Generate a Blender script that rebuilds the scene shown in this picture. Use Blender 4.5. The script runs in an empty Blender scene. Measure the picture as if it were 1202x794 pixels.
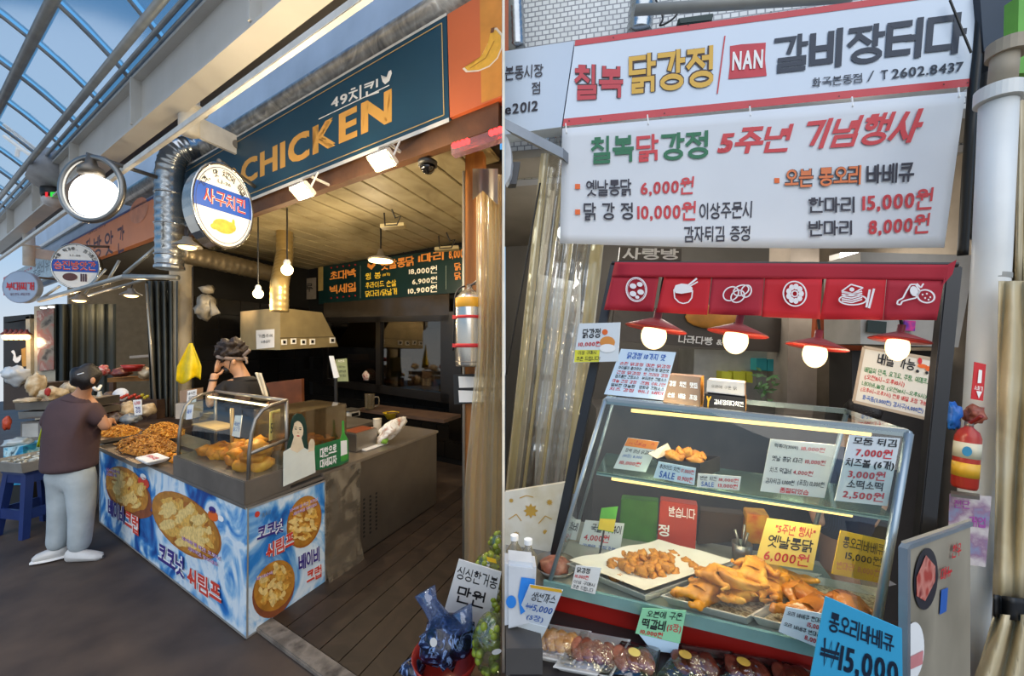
import bpy, bmesh, math, random
from mathutils import Vector, Matrix, noise
scene = bpy.context.scene
COL = scene.collection
R = random.Random(7)
# ------------------------------------------------------------------ camera, sky, sun, exposure
W, H, CX, CY, F = 1202.0, 794.0, 591.0, 407.0, 460.0
CAMZ = 1.75
cam = bpy.data.cameras.new('camera'); cam.sensor_width = 36; cam.lens = F / W * 36
cam.shift_x = (W / 2 - CX) / W; cam.shift_y = (CY - H / 2) / W; cam.clip_start = .02
camo = bpy.data.objects.new('camera', cam); COL.objects.link(camo)
camo.location = (0, 0, CAMZ); camo.rotation_euler = (math.pi / 2, 0, 0); scene.camera = camo
wd = bpy.data.worlds.new('sky'); scene.world = wd; wd.use_nodes = True
nt = wd.node_tree; bgn = nt.nodes['Background']
tc = nt.nodes.new('ShaderNodeTexCoord'); sx = nt.nodes.new('ShaderNodeSeparateXYZ'); cr = nt.nodes.new('ShaderNodeValToRGB')
nt.links.new(tc.outputs['Generated'], sx.inputs[0]); nt.links.new(sx.outputs[2], cr.inputs[0]); nt.links.new(cr.outputs[0], bgn.inputs[0])
cr.color_ramp.elements[0].position = 0.0; cr.color_ramp.elements[0].color = (.74, .80, .86, 1)
cr.color_ramp.elements[1].position = .75; cr.color_ramp.elements[1].color = (.09, .34, .80, 1)
e_ = cr.color_ramp.elements.new(.3); e_.color = (.17, .50, .90, 1)
bgn.inputs[1].default_value = .95
sun = bpy.data.lights.new('sun', 'SUN'); sun.energy = 2.2; sun.angle = math.radians(70); sun.color = (1, .93, .84)
suno = bpy.data.objects.new('sun', sun); COL.objects.link(suno)
suno.rotation_euler = (math.radians(48), 0, math.radians(8))
vs = scene.view_settings; vs.view_transform = 'Standard'; vs.look = 'None'; vs.exposure = 0.0; vs.gamma = 1.0; vs.use_curve_mapping = False

# ------------------------------------------------------------------ helpers
V = Vector
CAM = V((0, 0, CAMZ)); ZUP = V((0, 0, 1))
def lin(h):
    if isinstance(h, str):
        h = h.lstrip('#'); h = [int(h[i:i + 2], 16) / 255 for i in (0, 2, 4)]
        return tuple(c / 12.92 if c <= .04045 else ((c + .055) / 1.055) ** 2.4 for c in h)
    return tuple(h)
MATS = {}
def newmat(key):
    m = bpy.data.materials.new(key); m.use_nodes = True
    n = m.node_tree; n.nodes.clear()
    out = n.nodes.new('ShaderNodeOutputMaterial'); MATS[key] = m
    return m, n, out
def M(key, col=None, rough=.5, metal=0, var=.12, vs_=8, bump=0, bs=40, emit=0, spec=.5, tr=0):
    if key in MATS: return MATS[key]
    m, n, out = newmat(key); c = lin(col)
    p = n.nodes.new('ShaderNodeBsdfPrincipled'); n.links.new(p.outputs[0], out.inputs[0])
    p.inputs['Roughness'].default_value = rough; p.inputs['Metallic'].default_value = metal
    p.inputs['Specular IOR Level'].default_value = spec
    co = n.nodes.new('ShaderNodeTexCoord')
    if var:
        t = n.nodes.new('ShaderNodeTexNoise'); t.inputs['Scale'].default_value = vs_; t.inputs['Detail'].default_value = 5
        n.links.new(co.outputs['Object'], t.inputs[0])
        r = n.nodes.new('ShaderNodeValToRGB'); r.color_ramp.elements[0].position = .3; r.color_ramp.elements[1].position = .7
        r.color_ramp.elements[0].color = (*[max(0, x * (1 - var)) for x in c], 1)
        r.color_ramp.elements[1].color = (*[min(1, x * (1 + var)) for x in c], 1)
        n.links.new(t.outputs[0], r.inputs[0]); n.links.new(r.outputs[0], p.inputs['Base Color'])
    else: p.inputs['Base Color'].default_value = (*c, 1)
    if bump:
        t2 = n.nodes.new('ShaderNodeTexNoise'); t2.inputs['Scale'].default_value = bs; t2.inputs['Detail'].default_value = 3
        n.links.new(co.outputs['Object'], t2.inputs[0])
        b = n.nodes.new('ShaderNodeBump'); b.inputs['Strength'].default_value = bump; b.inputs['Distance'].default_value = .01
        n.links.new(t2.outputs[0], b.inputs['Height']); n.links.new(b.outputs[0], p.inputs['Normal'])
    if emit:
        p.inputs['Emission Color'].default_value = (*c, 1); p.inputs['Emission Strength'].default_value = emit
    if tr:
        p.inputs['Transmission Weight'].default_value = tr
    return m
def GLASS(key, tint='#f4fbfa', gloss=.08, rough=.03, haze=0, hazecol='#ffffff', bump=0, bs=12):
    """thin sheet: see-through with a reflective share, plus an optional milky share"""
    if key in MATS: return MATS[key]
    m, n, out = newmat(key)
    t = n.nodes.new('ShaderNodeBsdfTransparent'); t.inputs[0].default_value = (*lin(tint), 1)
    g = n.nodes.new('ShaderNodeBsdfGlossy'); g.inputs['Roughness'].default_value = rough
    lw = n.nodes.new('ShaderNodeLayerWeight'); lw.inputs[0].default_value = .35
    ma = n.nodes.new('ShaderNodeMath'); ma.operation = 'MULTIPLY_ADD'; ma.inputs[1].default_value = .5; ma.inputs[2].default_value = gloss
    n.links.new(lw.outputs['Fresnel'], ma.inputs[0])
    mx = n.nodes.new('ShaderNodeMixShader'); n.links.new(ma.outputs[0], mx.inputs[0]); n.links.new(t.outputs[0], mx.inputs[1]); n.links.new(g.outputs[0], mx.inputs[2])
    last = mx
    if bump:
        co = n.nodes.new('ShaderNodeTexCoord'); t2 = n.nodes.new('ShaderNodeTexNoise'); t2.inputs['Scale'].default_value = bs
        n.links.new(co.outputs['Object'], t2.inputs[0]); b = n.nodes.new('ShaderNodeBump'); b.inputs['Strength'].default_value = bump
        b.inputs['Distance'].default_value = .02
        n.links.new(t2.outputs[0], b.inputs['Height']); n.links.new(b.outputs[0], g.inputs['Normal'])
    if haze:
        d = n.nodes.new('ShaderNodeBsdfDiffuse'); d.inputs[0].default_value = (*lin(hazecol), 1)
        d2 = n.nodes.new('ShaderNodeBsdfTranslucent'); d2.inputs[0].default_value = (*lin(hazecol), 1)
        m1 = n.nodes.new('ShaderNodeMixShader'); m1.inputs[0].default_value = .5
        n.links.new(d.outputs[0], m1.inputs[1]); n.links.new(d2.outputs[0], m1.inputs[2])
        m2 = n.nodes.new('ShaderNodeMixShader'); m2.inputs[0].default_value = haze
        n.links.new(mx.outputs[0], m2.inputs[1]); n.links.new(m1.outputs[0], m2.inputs[2]); last = m2
    n.links.new(last.outputs[0], out.inputs[0])
    return m
def EMIT(key, col, s):
    if key in MATS: return MATS[key]
    m, n, out = newmat(key); e = n.nodes.new('ShaderNodeEmission'); e.inputs[0].default_value = (*lin(col), 1); e.inputs[1].default_value = s
    n.links.new(e.outputs[0], out.inputs[0]); return m
def RAMP(key, cols, scale=8, kind='noise', rough=.5, bump=.3, distort=0, pos=None, metal=0, stretch=None):
    """procedural material: a noise or voronoi field through a colour ramp"""
    if key in MATS: return MATS[key]
    m, n, out = newmat(key)
    p = n.nodes.new('ShaderNodeBsdfPrincipled'); n.links.new(p.outputs[0], out.inputs[0]); p.inputs['Roughness'].default_value = rough
    p.inputs['Metallic'].default_value = metal
    co = n.nodes.new('ShaderNodeTexCoord'); src = co.outputs['Object']
    if stretch:
        mp = n.nodes.new('ShaderNodeMapping'); mp.inputs['Scale'].default_value = stretch; n.links.new(src, mp.inputs[0]); src = mp.outputs[0]
    if kind == 'voronoi':
        t = n.nodes.new('ShaderNodeTexVoronoi'); t.feature = 'SMOOTH_F1'
    elif kind == 'wave':
        t = n.nodes.new('ShaderNodeTexWave'); t.inputs['Distortion'].default_value = distort; t.inputs['Detail'].default_value = 3
    else:
        t = n.nodes.new('ShaderNodeTexNoise'); t.inputs['Detail'].default_value = 6; t.inputs['Distortion'].default_value = distort
    t.inputs['Scale'].default_value = scale
    n.links.new(src, t.inputs['Vector'])
    r = n.nodes.new('ShaderNodeValToRGB'); el = r.color_ramp.elements
    k = len(cols); pos = pos or [.3 + .4 * i / (k - 1) for i in range(k)]
    while len(el) < k: el.new(.5)
    for i in range(k): el[i].position = pos[i]; el[i].color = (*lin(cols[i]), 1)
    f = 'Distance' if kind == 'voronoi' else 0
    n.links.new(t.outputs[f], r.inputs[0]); n.links.new(r.outputs[0], p.inputs['Base Color'])
    if bump:
        b = n.nodes.new('ShaderNodeBump'); b.inputs['Strength'].default_value = bump; b.inputs['Distance'].default_value = .01
        n.links.new(t.outputs[f], b.inputs['Height']); n.links.new(b.outputs[0], p.inputs['Normal'])
    return m

def tag(o, label=None, cat=None, group=None, kind=None):
    if label: o['label'] = label
    if cat: o['category'] = cat
    if group: o['group'] = group
    if kind: o['kind'] = kind
    return o
def T(name, label, cat, loc, group=None, kind=None):
    o = bpy.data.objects.new(name, None); COL.objects.link(o); o.location = loc; o.empty_display_size = .1
    return tag(o, label, cat, group, kind)
def link(o, parent=None):
    COL.objects.link(o)
    if parent is not None:
        o.parent = parent
        if parent.type == 'EMPTY': o.matrix_parent_inverse = Matrix.Translation(parent.location).inverted()
    return o
def setmat(me, mat):
    if mat is not None: me.materials.append(mat)
class MB:
    def __init__(s): s.v = []; s.f = []
    def add(s, vs, fs):
        k = len(s.v); s.v += [V(p) for p in vs]; s.f += [[i + k for i in f] for f in fs]; return s
    def hexa(s, c):  # 8 corners: 4 of the base, 4 of the top, same order
        return s.add(c, [(3, 2, 1, 0), (4, 5, 6, 7), (0, 1, 5, 4), (1, 2, 6, 5), (2, 3, 7, 6), (3, 0, 4, 7)])
    def slab(s, q, vec):
        q = [V(p) for p in q]; vec = V(vec); return s.hexa(q + [p + vec for p in q])
    def box(s, c, sx, sy, sz, rot=0):
        c = V(c); m = Matrix.Rotation(rot, 3, 'Z')
        return s.hexa([c + m @ V((x * sx / 2, y * sy / 2, z * sz / 2)) for z in (-1, 1) for x, y in ((-1, -1), (1, -1), (1, 1), (-1, 1))])
    def tube(s, pts, r, n=10, cap=True, closed=False):
        pts = [V(p) for p in pts]; k = len(pts); rr = r if isinstance(r, (list, tuple)) else [r] * k
        vs = []; prev = None
        for i, p in enumerate(pts):
            if closed: d = pts[(i + 1) % k] - pts[i - 1]
            else: d = pts[min(i + 1, k - 1)] - pts[max(i - 1, 0)]
            d.normalize()
            if prev is None:
                a = d.orthogonal().normalized()
            else:
                a = (prev - d * prev.dot(d))
                a = a.normalized() if a.length > 1e-6 else d.orthogonal().normalized()
            prev = a; b = d.cross(a)
            for j in range(n):
                t = 2 * math.pi * j / n; vs.append(p + (a * math.cos(t) + b * math.sin(t)) * rr[i])
        fs = []
        for i in range(k if closed else k - 1):
            i2 = (i + 1) % k
            for j in range(n):
                fs.append((i * n + j, i * n + (j + 1) % n, i2 * n + (j + 1) % n, i2 * n + j))
        if cap and not closed: fs += [tuple(range(n))[::-1], tuple(range((k - 1) * n, k * n))]
        return s.add(vs, fs)
    def lathe(s, c, prof, axis=ZUP, n=20, sc=(1, 1)):
        c = V(c); axis = V(axis).normalized(); q = ZUP.rotation_difference(axis)
        vs = []; fs = []; k = len(prof)
        for r, h in prof:
            for j in range(n):
                t = 2 * math.pi * j / n; vs.append(c + q @ V((r * sc[0] * math.cos(t), r * sc[1] * math.sin(t), h)))
        for i in range(k - 1):
            for j in range(n): fs.append((i * n + j, i * n + (j + 1) % n, (i + 1) * n + (j + 1) % n, (i + 1) * n + j))
        if prof[0][0] > 1e-6: fs.append(tuple(range(n))[::-1])
        if prof[-1][0] > 1e-6: fs.append(tuple(range((k - 1) * n, k * n)))
        return s.add(vs, fs)
    def ball(s, c, r, n=12, m=8, q=None):
        c = V(c); r = V(r) if not isinstance(r, (int, float)) else V((r, r, r)); vs = []; fs = []
        for i in range(m + 1):
            ph = math.pi * i / m
            for j in range(n):
                t = 2 * math.pi * j / n
                p = V((r.x * math.sin(ph) * math.cos(t), r.y * math.sin(ph) * math.sin(t), -r.z * math.cos(ph)))
                vs.append(c + (q @ p if q else p))
        for i in range(m):
            for j in range(n): fs.append((i * n + j, i * n + (j + 1) % n, (i + 1) * n + (j + 1) % n, (i + 1) * n + j))
        return s.add(vs, fs)
    def grid(s, fn, nu, nv):
        vs = [fn(i / nu, j / nv) for j in range(nv + 1) for i in range(nu + 1)]
        fs = [(j * (nu + 1) + i, j * (nu + 1) + i + 1, (j + 1) * (nu + 1) + i + 1, (j + 1) * (nu + 1) + i) for j in range(nv) for i in range(nu)]
        return s.add(vs, fs)
    def build(s, name, mat, parent=None, smooth=False, bevel=0, solid=0, weld=False):
        me = bpy.data.meshes.new(name); me.from_pydata([tuple(p) for p in s.v], [], s.f)
        bm = bmesh.new(); bm.from_mesh(me)
        if weld: bmesh.ops.remove_doubles(bm, verts=bm.verts, dist=1e-5)
        if solid:
            bmesh.ops.recalc_face_normals(bm, faces=bm.faces)
            bmesh.ops.solidify(bm, geom=bm.faces[:], thickness=solid)
        bmesh.ops.recalc_face_normals(bm, faces=bm.faces)
        if bevel: bmesh.ops.bevel(bm, geom=bm.edges[:], offset=bevel, segments=2, affect='EDGES', clamp_overlap=True)
        bm.to_mesh(me); bm.free()
        if smooth:
            for p in me.polygons: p.use_smooth = True
        setmat(me, mat)
        return link(bpy.data.objects.new(name, me), parent)
def children(o): return [c for c in bpy.data.objects if c.parent == o]
def copy_tree(o, parent=None, kids=None):
    c = o.copy(); COL.objects.link(c); c.parent = parent
    for ch in o.children: copy_tree(ch, c)
    return c

def ray(u, v): return V(((u - CX) / F, 1, (CY - v) / F))
def P(u, v, y): return CAM + ray(u, v) * y
def on(u, v, pl):
    d = ray(u, v); return CAM + d * ((pl[0] - CAM).dot(pl[1]) / d.dot(pl[1]))
def nrm(pl): return -pl[1] if ((CAM - pl[0]).dot(pl[1]) < 0) else pl[1]      # towards the viewer
def q_on(px, pl, off=0):
    n = nrm(pl).normalized(); p2 = (pl[0] + n * off, pl[1]); return [on(u, v, p2) for u, v in px]
# left market lane: a runs up the lane, b runs into the stalls
OA = V((-1.539, 2.343, 0)); DA = V((-.8477, .5306, 0)); DB = V((.380, .925, 0))
NB = V((DA.y, -DA.x, 0)).normalized()       # into the stall, square to the front
if NB.dot(DB) < 0: NB = -NB
NA = V((DB.y, -DB.x, 0)).normalized()
if NA.dot(DA) < 0: NA = -NA
def L(a, b, z=0): return OA + DA * a + DB * b + ZUP * z
def plB(b): return (L(0, b), NB)
def plA(a): return (L(a, 0), NA)
def plZ(z): return (V((0, 0, z)), ZUP)
def Bp(u, v, b): return on(u, v, plB(b))
def Ap(u, v, a): return on(u, v, plA(a))
def Zp(u, v, z): return on(u, v, plZ(z))
def ab(p):
    d = p - OA; det = DA.x * DB.y - DB.x * DA.y
    return ((d.x * DB.y - DB.x * d.y) / det, (DA.x * d.y - DA.y * d.x) / det)
def lbox(mb, a0, a1, b0, b1, z0, z1):
    return mb.hexa([L(a, b, z) for z in (z0, z1) for a, b in ((a0, b0), (a0, b1), (a1, b1), (a1, b0))])
# right stall: sign plane and display-case plane
DS = V((.982, -.187, 0)); NS = V((.187, .982, 0)); OS = V((1.4107, 2.1, 0))
DC = V((.927, -.375, 0)).normalized(); NC = V((.375, .927, 0)).normalized(); OC = V((.17, 1.45, 0))
def plS(c): return (OS + NS * c, NS)
def plC(c): return (OC + NC * c, NC)
def Sp(u, v, c=0): return on(u, v, plS(c))
def Cp(u, v, c=0): return on(u, v, plC(c))
def plane3(a, b, c):
    n = (b - a).cross(c - a).normalized(); return (a, n)

# stroke alphabet for Korean lettering: every letter is a set of poly-lines in a unit box
O_ = [(.5 + .5 * math.cos(math.pi * (.5 + i / 7)), .5 + .5 * math.sin(math.pi * (.5 + i / 7))) for i in range(15)]
def cir(x0, y0, x1, y1): return [(x0 + (x1 - x0) * x, y0 + (y1 - y0) * y) for x, y in O_]
JA = {'g': [[(0, 1), (1, 1), (.9, .55), (.75, .0)]], 'n': [[(0, 1), (0, 0), (1, 0)]], 'd': [[(1, 1), (0, 1), (0, 0), (1, 0)]],
 'r': [[(0, 1), (1, 1), (1, .5), (0, .5), (0, 0), (1, 0)]], 'm': [[(0, 0), (0, 1), (1, 1), (1, 0), (0, 0)]],
 'b': [[(0, 1), (0, 0), (1, 0), (1, 1)], [(0, .5), (1, .5)]], 's': [[(.5, 1), (.35, .45), (0, 0)], [(.45, .6), (.7, .25), (1, 0)]],
 'o': [O_], 'j': [[(0, 1), (1, 1)], [(.52, 1), (.35, .4), (0, 0)], [(.47, .55), (1, 0)]],
 'c': [[(.3, 1.05), (.7, 1.05)], [(0, .76), (1, .76)], [(.52, .76), (.35, .3), (0, 0)], [(.47, .42), (1, 0)]],
 'k': [[(0, 1), (1, 1), (.9, .5), (.75, 0)], [(0, .52), (.92, .52)]], 't': [[(1, 1), (0, 1), (0, 0), (1, 0)], [(0, .5), (1, .5)]],
 'p': [[(0, 1), (1, 1)], [(0, 0), (1, 0)], [(.3, 1), (.3, 0)], [(.7, 1), (.7, 0)]],
 'h': [[(.32, 1.08), (.68, 1.08)], [(0, .8), (1, .8)], cir(.16, 0, .84, .6)], 'G': [[(0, 1), (1, 1), (1, 0)]]}
CHO = ['g', 'gg', 'n', 'd', 'dd', 'r', 'm', 'b', 'bb', 's', 'ss', 'o', 'j', 'jj', 'c', 'k', 't', 'p', 'h']
JONG = ['', 'G', 'GG', 'Gs', 'n', 'nj', 'nh', 'd', 'r', 'rG', 'rm', 'rb', 'rs', 'rt', 'rp', 'rh', 'm', 'b', 'bs', 's', 'ss', 'o', 'j', 'c', 'k', 't', 'p', 'h']
VV = {'a': [[(.3, 1), (.3, 0)], [(.3, .52), (1, .52)]], 'ya': [[(.3, 1), (.3, 0)], [(.3, .66), (1, .66)], [(.3, .38), (1, .38)]],
 'eo': [[(.75, 1), (.75, 0)], [(0, .52), (.75, .52)]], 'yeo': [[(.75, 1), (.75, 0)], [(0, .66), (.75, .66)], [(0, .38), (.75, .38)]], 'i': [[(.55, 1), (.55, 0)]],
 'ae': [[(.1, 1), (.1, 0)], [(.9, 1), (.9, 0)], [(.1, .52), (.9, .52)]], 'yae': [[(.1, 1), (.1, 0)], [(.9, 1), (.9, 0)], [(.1, .64), (.9, .64)], [(.1, .38), (.9, .38)]],
 'e': [[(.45, 1), (.45, 0)], [(.95, 1), (.95, 0)], [(0, .52), (.45, .52)]], 'ye': [[(.45, 1), (.45, 0)], [(.95, 1), (.95, 0)], [(0, .64), (.45, .64)], [(0, .38), (.45, .38)]],
 'O': [[(0, 0), (1, 0)], [(.5, 1), (.5, 0)]], 'yo': [[(0, 0), (1, 0)], [(.33, 1), (.33, 0)], [(.67, 1), (.67, 0)]],
 'u': [[(0, 1), (1, 1)], [(.5, 1), (.5, 0)]], 'yu': [[(0, 1), (1, 1)], [(.33, 1), (.33, 0)], [(.67, 1), (.67, 0)]], 'eu': [[(0, .5), (1, .5)]]}
JUNG = ['a', 'ae', 'ya', 'yae', 'eo', 'e', 'yeo', 'ye', 'O', 'O+a', 'O+ae', 'O+i', 'yo', 'u', 'u+eo', 'u+e', 'u+i', 'yu', 'eu', 'eu+i', 'i']
def jamo(code, x0, y0, x1, y1):
    out = []; k = len(code); w = (x1 - x0)
    for i, c in enumerate(code):
        a0 = x0 + w * i / k + (.04 if i else 0); a1 = x0 + w * (i + 1) / k - (.04 if i < k - 1 else 0)
        for st in JA[c]: out.append([(a0 + (a1 - a0) * x, y0 + (y1 - y0) * y) for x, y in st])
    return out
def vow(code, x0, y0, x1, y1): return [[(x0 + (x1 - x0) * x, y0 + (y1 - y0) * y) for x, y in st] for st in VV[code]]
def syllable(ch):
    n = ord(ch) - 0xAC00; c, v, f = CHO[n // 588], JUNG[n % 588 // 28], JONG[n % 28]; o = []
    lo = .42 if f else 0
    if '+' in v:
        h, s = v.split('+'); o += jamo(c, .08, lo + (.34 if not f else .30), .56, .96)
        o += vow(h, .0, lo + .12 if not f else lo + .04, .62, lo + (.34 if not f else .22)); o += vow(s, .64, lo - .02, .96, 1.02)
    elif v in ('O', 'yo', 'u', 'yu', 'eu'):
        if v in ('O', 'yo'): o += jamo(c, .16, lo + (.48 if not f else .32), .84, .98); o += vow(v, .0, lo + (.14 if not f else .06), 1, lo + (.42 if not f else .26))
        else: o += jamo(c, .16, lo + (.52 if not f else .28), .84, .98); o += vow(v, .0, lo + (.0 if not f else -.0), 1, lo + (.36 if not f else .16))
    else:
        two = v in ('ae', 'yae', 'e', 'ye'); xs = .46 if two else .56
        if c in ('gg', 'dd', 'bb', 'ss', 'jj'): xs += .04
        o += jamo(c, .0, lo + .12 if not f else lo + .12, xs, .96); o += vow(v, xs + (.10 if v not in ('eo', 'yeo', 'e', 'ye') else .02), lo - .02 if not f else lo + .04, .96, 1.02)
    if f: o += jamo(f, .12, -.02, .9, .32)
    return o
def strokes(out, lines, ox, oy, sx, sy, w):
    """thick poly-lines as quads with square joints"""
    V2, F2 = out
    for ln in lines:
        pts = [(ox + x * sx, oy + y * sy) for x, y in ln]; k = len(pts); cl = abs(pts[0][0] - pts[-1][0]) + abs(pts[0][1] - pts[-1][1]) < 1e-6
        off = []
        for i in range(k):
            if cl: a, b = pts[(i - 1) % (k - 1)], pts[(i + 1) % (k - 1)]; 
            else: a, b = pts[max(i - 1, 0)], pts[min(i + 1, k - 1)]
            p = pts[i]
            d1 = (p[0] - a[0], p[1] - a[1]); d2 = (b[0] - p[0], b[1] - p[1])
            l1 = math.hypot(*d1); l2 = math.hypot(*d2)
            if l1 < 1e-9: d1, l1 = d2, l2
            if l2 < 1e-9: d2, l2 = d1, l1
            n1 = (-d1[1] / l1, d1[0] / l1); n2 = (-d2[1] / l2, d2[0] / l2); m = (n1[0] + n2[0], n1[1] + n2[1]); ml = m[0] * n1[0] + m[1] * n1[1]
            ml = max(ml, .6); off.append((m[0] / ml * w / 2, m[1] / ml * w / 2))
            if not cl and i in (0, k - 1):
                d = d2 if i == 0 else d1; l = l2 if i == 0 else l1; e = (-1 if i == 0 else 1) * w * .42 / l
                pts[i] = (p[0] + d[0] * e, p[1] + d[1] * e)
        b0 = len(V2)
        for p, o in zip(pts, off): V2 += [(p[0] + o[0], p[1] + o[1]), (p[0] - o[0], p[1] - o[1])]
        F2 += [(b0 + 2 * i, b0 + 2 * i + 1, b0 + 2 * i + 3, b0 + 2 * i + 2) for i in range(k - 1)]
LAT = {}
def latin(ch):
    if ch not in LAT:
        cu = bpy.data.curves.new('lettering', 'FONT'); cu.body = ch; cu.resolution_u = 3
        o = bpy.data.objects.new('lettering', cu); me = bpy.data.meshes.new_from_object(o)
        LAT[ch] = ([(v.co.x, v.co.y) for v in me.vertices], [tuple(p.vertices) for p in me.polygons])
        bpy.data.objects.remove(o); bpy.data.curves.remove(cu); bpy.data.meshes.remove(me)
    return LAT[ch]
def text_mesh(s, bold=.03):
    """flat lettering outline in em units, weight included"""
    V2 = []; F2 = []; x = 0.0
    for ch in s:
        if ch == ' ': x += .38; continue
        if 0xAC00 <= ord(ch) <= 0xD7A3:
            f_ = (ord(ch) - 0xAC00) % 28; w_ = min(.07 + bold * 1.35, .125 if f_ in (8, 9, 17, 25, 26) else .14 if f_ else .165) if bold < .1 else .07 + bold * 1.2
            strokes((V2, F2), syllable(ch), x + .04, -.06, .84, .9, w_); x += .98
        elif ch == '\u20a9':
            strokes((V2, F2), [[(0, 1), (.25, 0), (.5, 1), (.75, 0), (1, 1)], [(-.1, .6), (1.1, .6)], [(-.1, .42), (1.1, .42)]], x + .05, 0, .7, .72, .06 + bold); x += .9
        else:
            vs, fs = latin(ch)
            if vs:
                x0 = min(p[0] for p in vs); x1 = max(p[0] for p in vs); b = bold * .75
                for dx, dy in ((-b, -b * .7), (b, -b * .7), (-b, b * .7), (b, b * .7), (0, 0)) if bold else ((0, 0),):
                    k = len(V2); V2 += [(p[0] - x0 + x + b + dx, p[1] + dy) for p in vs]; F2 += [tuple(i + k for i in f) for f in fs]
                x += x1 - x0 + .09 + bold * 1.6
    return V2, F2
def lay(V2, F2, fn, nn, off):
    """place flat faces on a surface, each face a hair further out so that overlapping strokes do not fight"""
    me_v = []; me_f = []
    for i, f in enumerate(F2):
        k = len(me_v)
        for j in f: me_v.append(tuple(fn(*V2[j]) + nn * (off + (i % 9) * .00006)))
        me_f.append(tuple(range(k, k + len(f))))
    return me_v, me_f
def text(s, quad, mat, parent, bold=.03, n=None, name='lettering', off=.0015, shear=0):
    """flat print: fits the string into a 3-D quad (tl, tr, br, bl)"""
    V2, F2 = text_mesh(s, bold)
    if not V2: return None
    x0 = min(p[0] for p in V2); x1 = max(p[0] for p in V2); y0 = min(p[1] for p in V2); y1 = max(p[1] for p in V2); h = max(y1 - y0, .2); w = max(x1 - x0, .05)
    tl, tr, br, bl = [V(p) for p in quad]
    nn = V(n) if n is not None else (tr - tl).cross(tl - bl).normalized()
    if n is None and nn.dot(CAM - tl) < 0: nn = -nn
    def fn(x, y):
        t = (y - y0) / h; u = (x - x0) / w + shear * (t - .5)
        return (bl * (1 - u) + br * u) * (1 - t) + (tl * (1 - u) + tr * u) * t
    mv, mf = lay(V2, F2, fn, nn, off)
    me = bpy.data.meshes.new(name); me.from_pydata(mv, [], mf); setmat(me, mat)
    return link(bpy.data.objects.new(name, me), parent)
def arc_text(s, c, ex, ey, r, a0, a1, hgt, mat, parent, n, bold=.03, sq=1):
    """letters set along an arc, angles in degrees clockwise from the left"""
    mv = []; mf = []; k = len(s)
    for i, ch in enumerate(s):
        if ch == ' ': continue
        V2, F2 = text_mesh(ch, bold)
        if not V2: continue
        xc = (min(p[0] for p in V2) + max(p[0] for p in V2)) / 2
        t = math.radians(a0 + (a1 - a0) * (i + .5) / k); rad = -ex * math.cos(t) * sq + ey * math.sin(t); tan = ex * math.sin(t) * sq + ey * math.cos(t)
        v_, f_ = lay(V2, F2, lambda x, y: c + rad * (r + hgt * (y - .36)) + tan * (hgt * (x - xc)), n, .0015)
        b0 = len(mv); mv += v_; mf += [tuple(j + b0 for j in f) for f in f_]
    me = bpy.data.meshes.new('lettering'); me.from_pydata(mv, [], mf); setmat(me, mat)
    return link(bpy.data.objects.new('lettering', me), parent)
def rect(px4): return px4
def flat(name, quad, mat, parent, th=.002, away=None):
    """thin printed sheet or board with real thickness behind its face"""
    q = [V(p) for p in quad]; n = (q[1] - q[0]).cross(q[0] - q[3]).normalized()
    if n.dot(CAM - q[0]) > 0: n = -n
    return MB().slab(q, n * th).build(name, mat, parent)
def disc(name, c, ex, ey, rx, ry, mat, parent, n=28, dome=0, th=.002, a0=0, a1=360):
    """flat or slightly domed printed ellipse lying on a face"""
    nn = ex.cross(ey).normalized(); m = MB()
    vs = [c + nn * (th + dome)]; k = n
    full = abs(a1 - a0) >= 360
    for ring, (fr, dz) in enumerate(((.6, dome * .75), (1, 0))):
        for j in range(k + (0 if full else 1)):
            t = math.radians(a0 + (a1 - a0) * j / k)
            vs.append(c + ex * (rx * fr * math.cos(t)) + ey * (ry * fr * math.sin(t)) + nn * (th + dz))
    kk = k if full else k + 1; fs = []
    for j in range(k):
        j2 = (j + 1) % kk
        fs.append((0, 1 + j, 1 + j2)); fs.append((1 + j, 1 + kk + j, 1 + kk + j2, 1 + j2))
    m.add(vs, fs); return m.build(name, mat, parent, smooth=bool(dome))
def lump(seed, rx, ry, rz, rough=.25, fr=3.0, sub=2):
    """knobbly fried lump around its own origin"""
    bm = bmesh.new(); bmesh.ops.create_icosphere(bm, subdivisions=sub, radius=1)
    for v in bm.verts:
        p = v.co.copy(); d = noise.noise(p * fr * .5 + V((seed * 3.1, seed, 0))) * rough * 1.5 + noise.noise(p * fr * 1.6 + V((0, seed * 5.3, 2))) * rough * .6
        p *= 1 + d; v.co = V((p.x * rx, p.y * ry, p.z * rz))
    me = bpy.data.meshes.new('lump'); bm.to_mesh(me); bm.free()
    for p in me.polygons: p.use_smooth = True
    return me
def put(name, me, loc, rot=(0, 0, 0), s=1, parent=None, label=None, cat=None, group=None):
    o = bpy.data.objects.new(name, me); o.location = loc; o.rotation_euler = rot; o.scale = (s, s, s) if isinstance(s, (int, float)) else s
    COL.objects.link(o)
    if parent is not None:
        o.parent = parent
        if parent.type == 'EMPTY': o.matrix_parent_inverse = Matrix.Translation(parent.location).inverted()
    return tag(o, label, cat, group)
SKS = bpy.data.scenes.new('workshop')          # scratch scene, removed at the end
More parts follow.
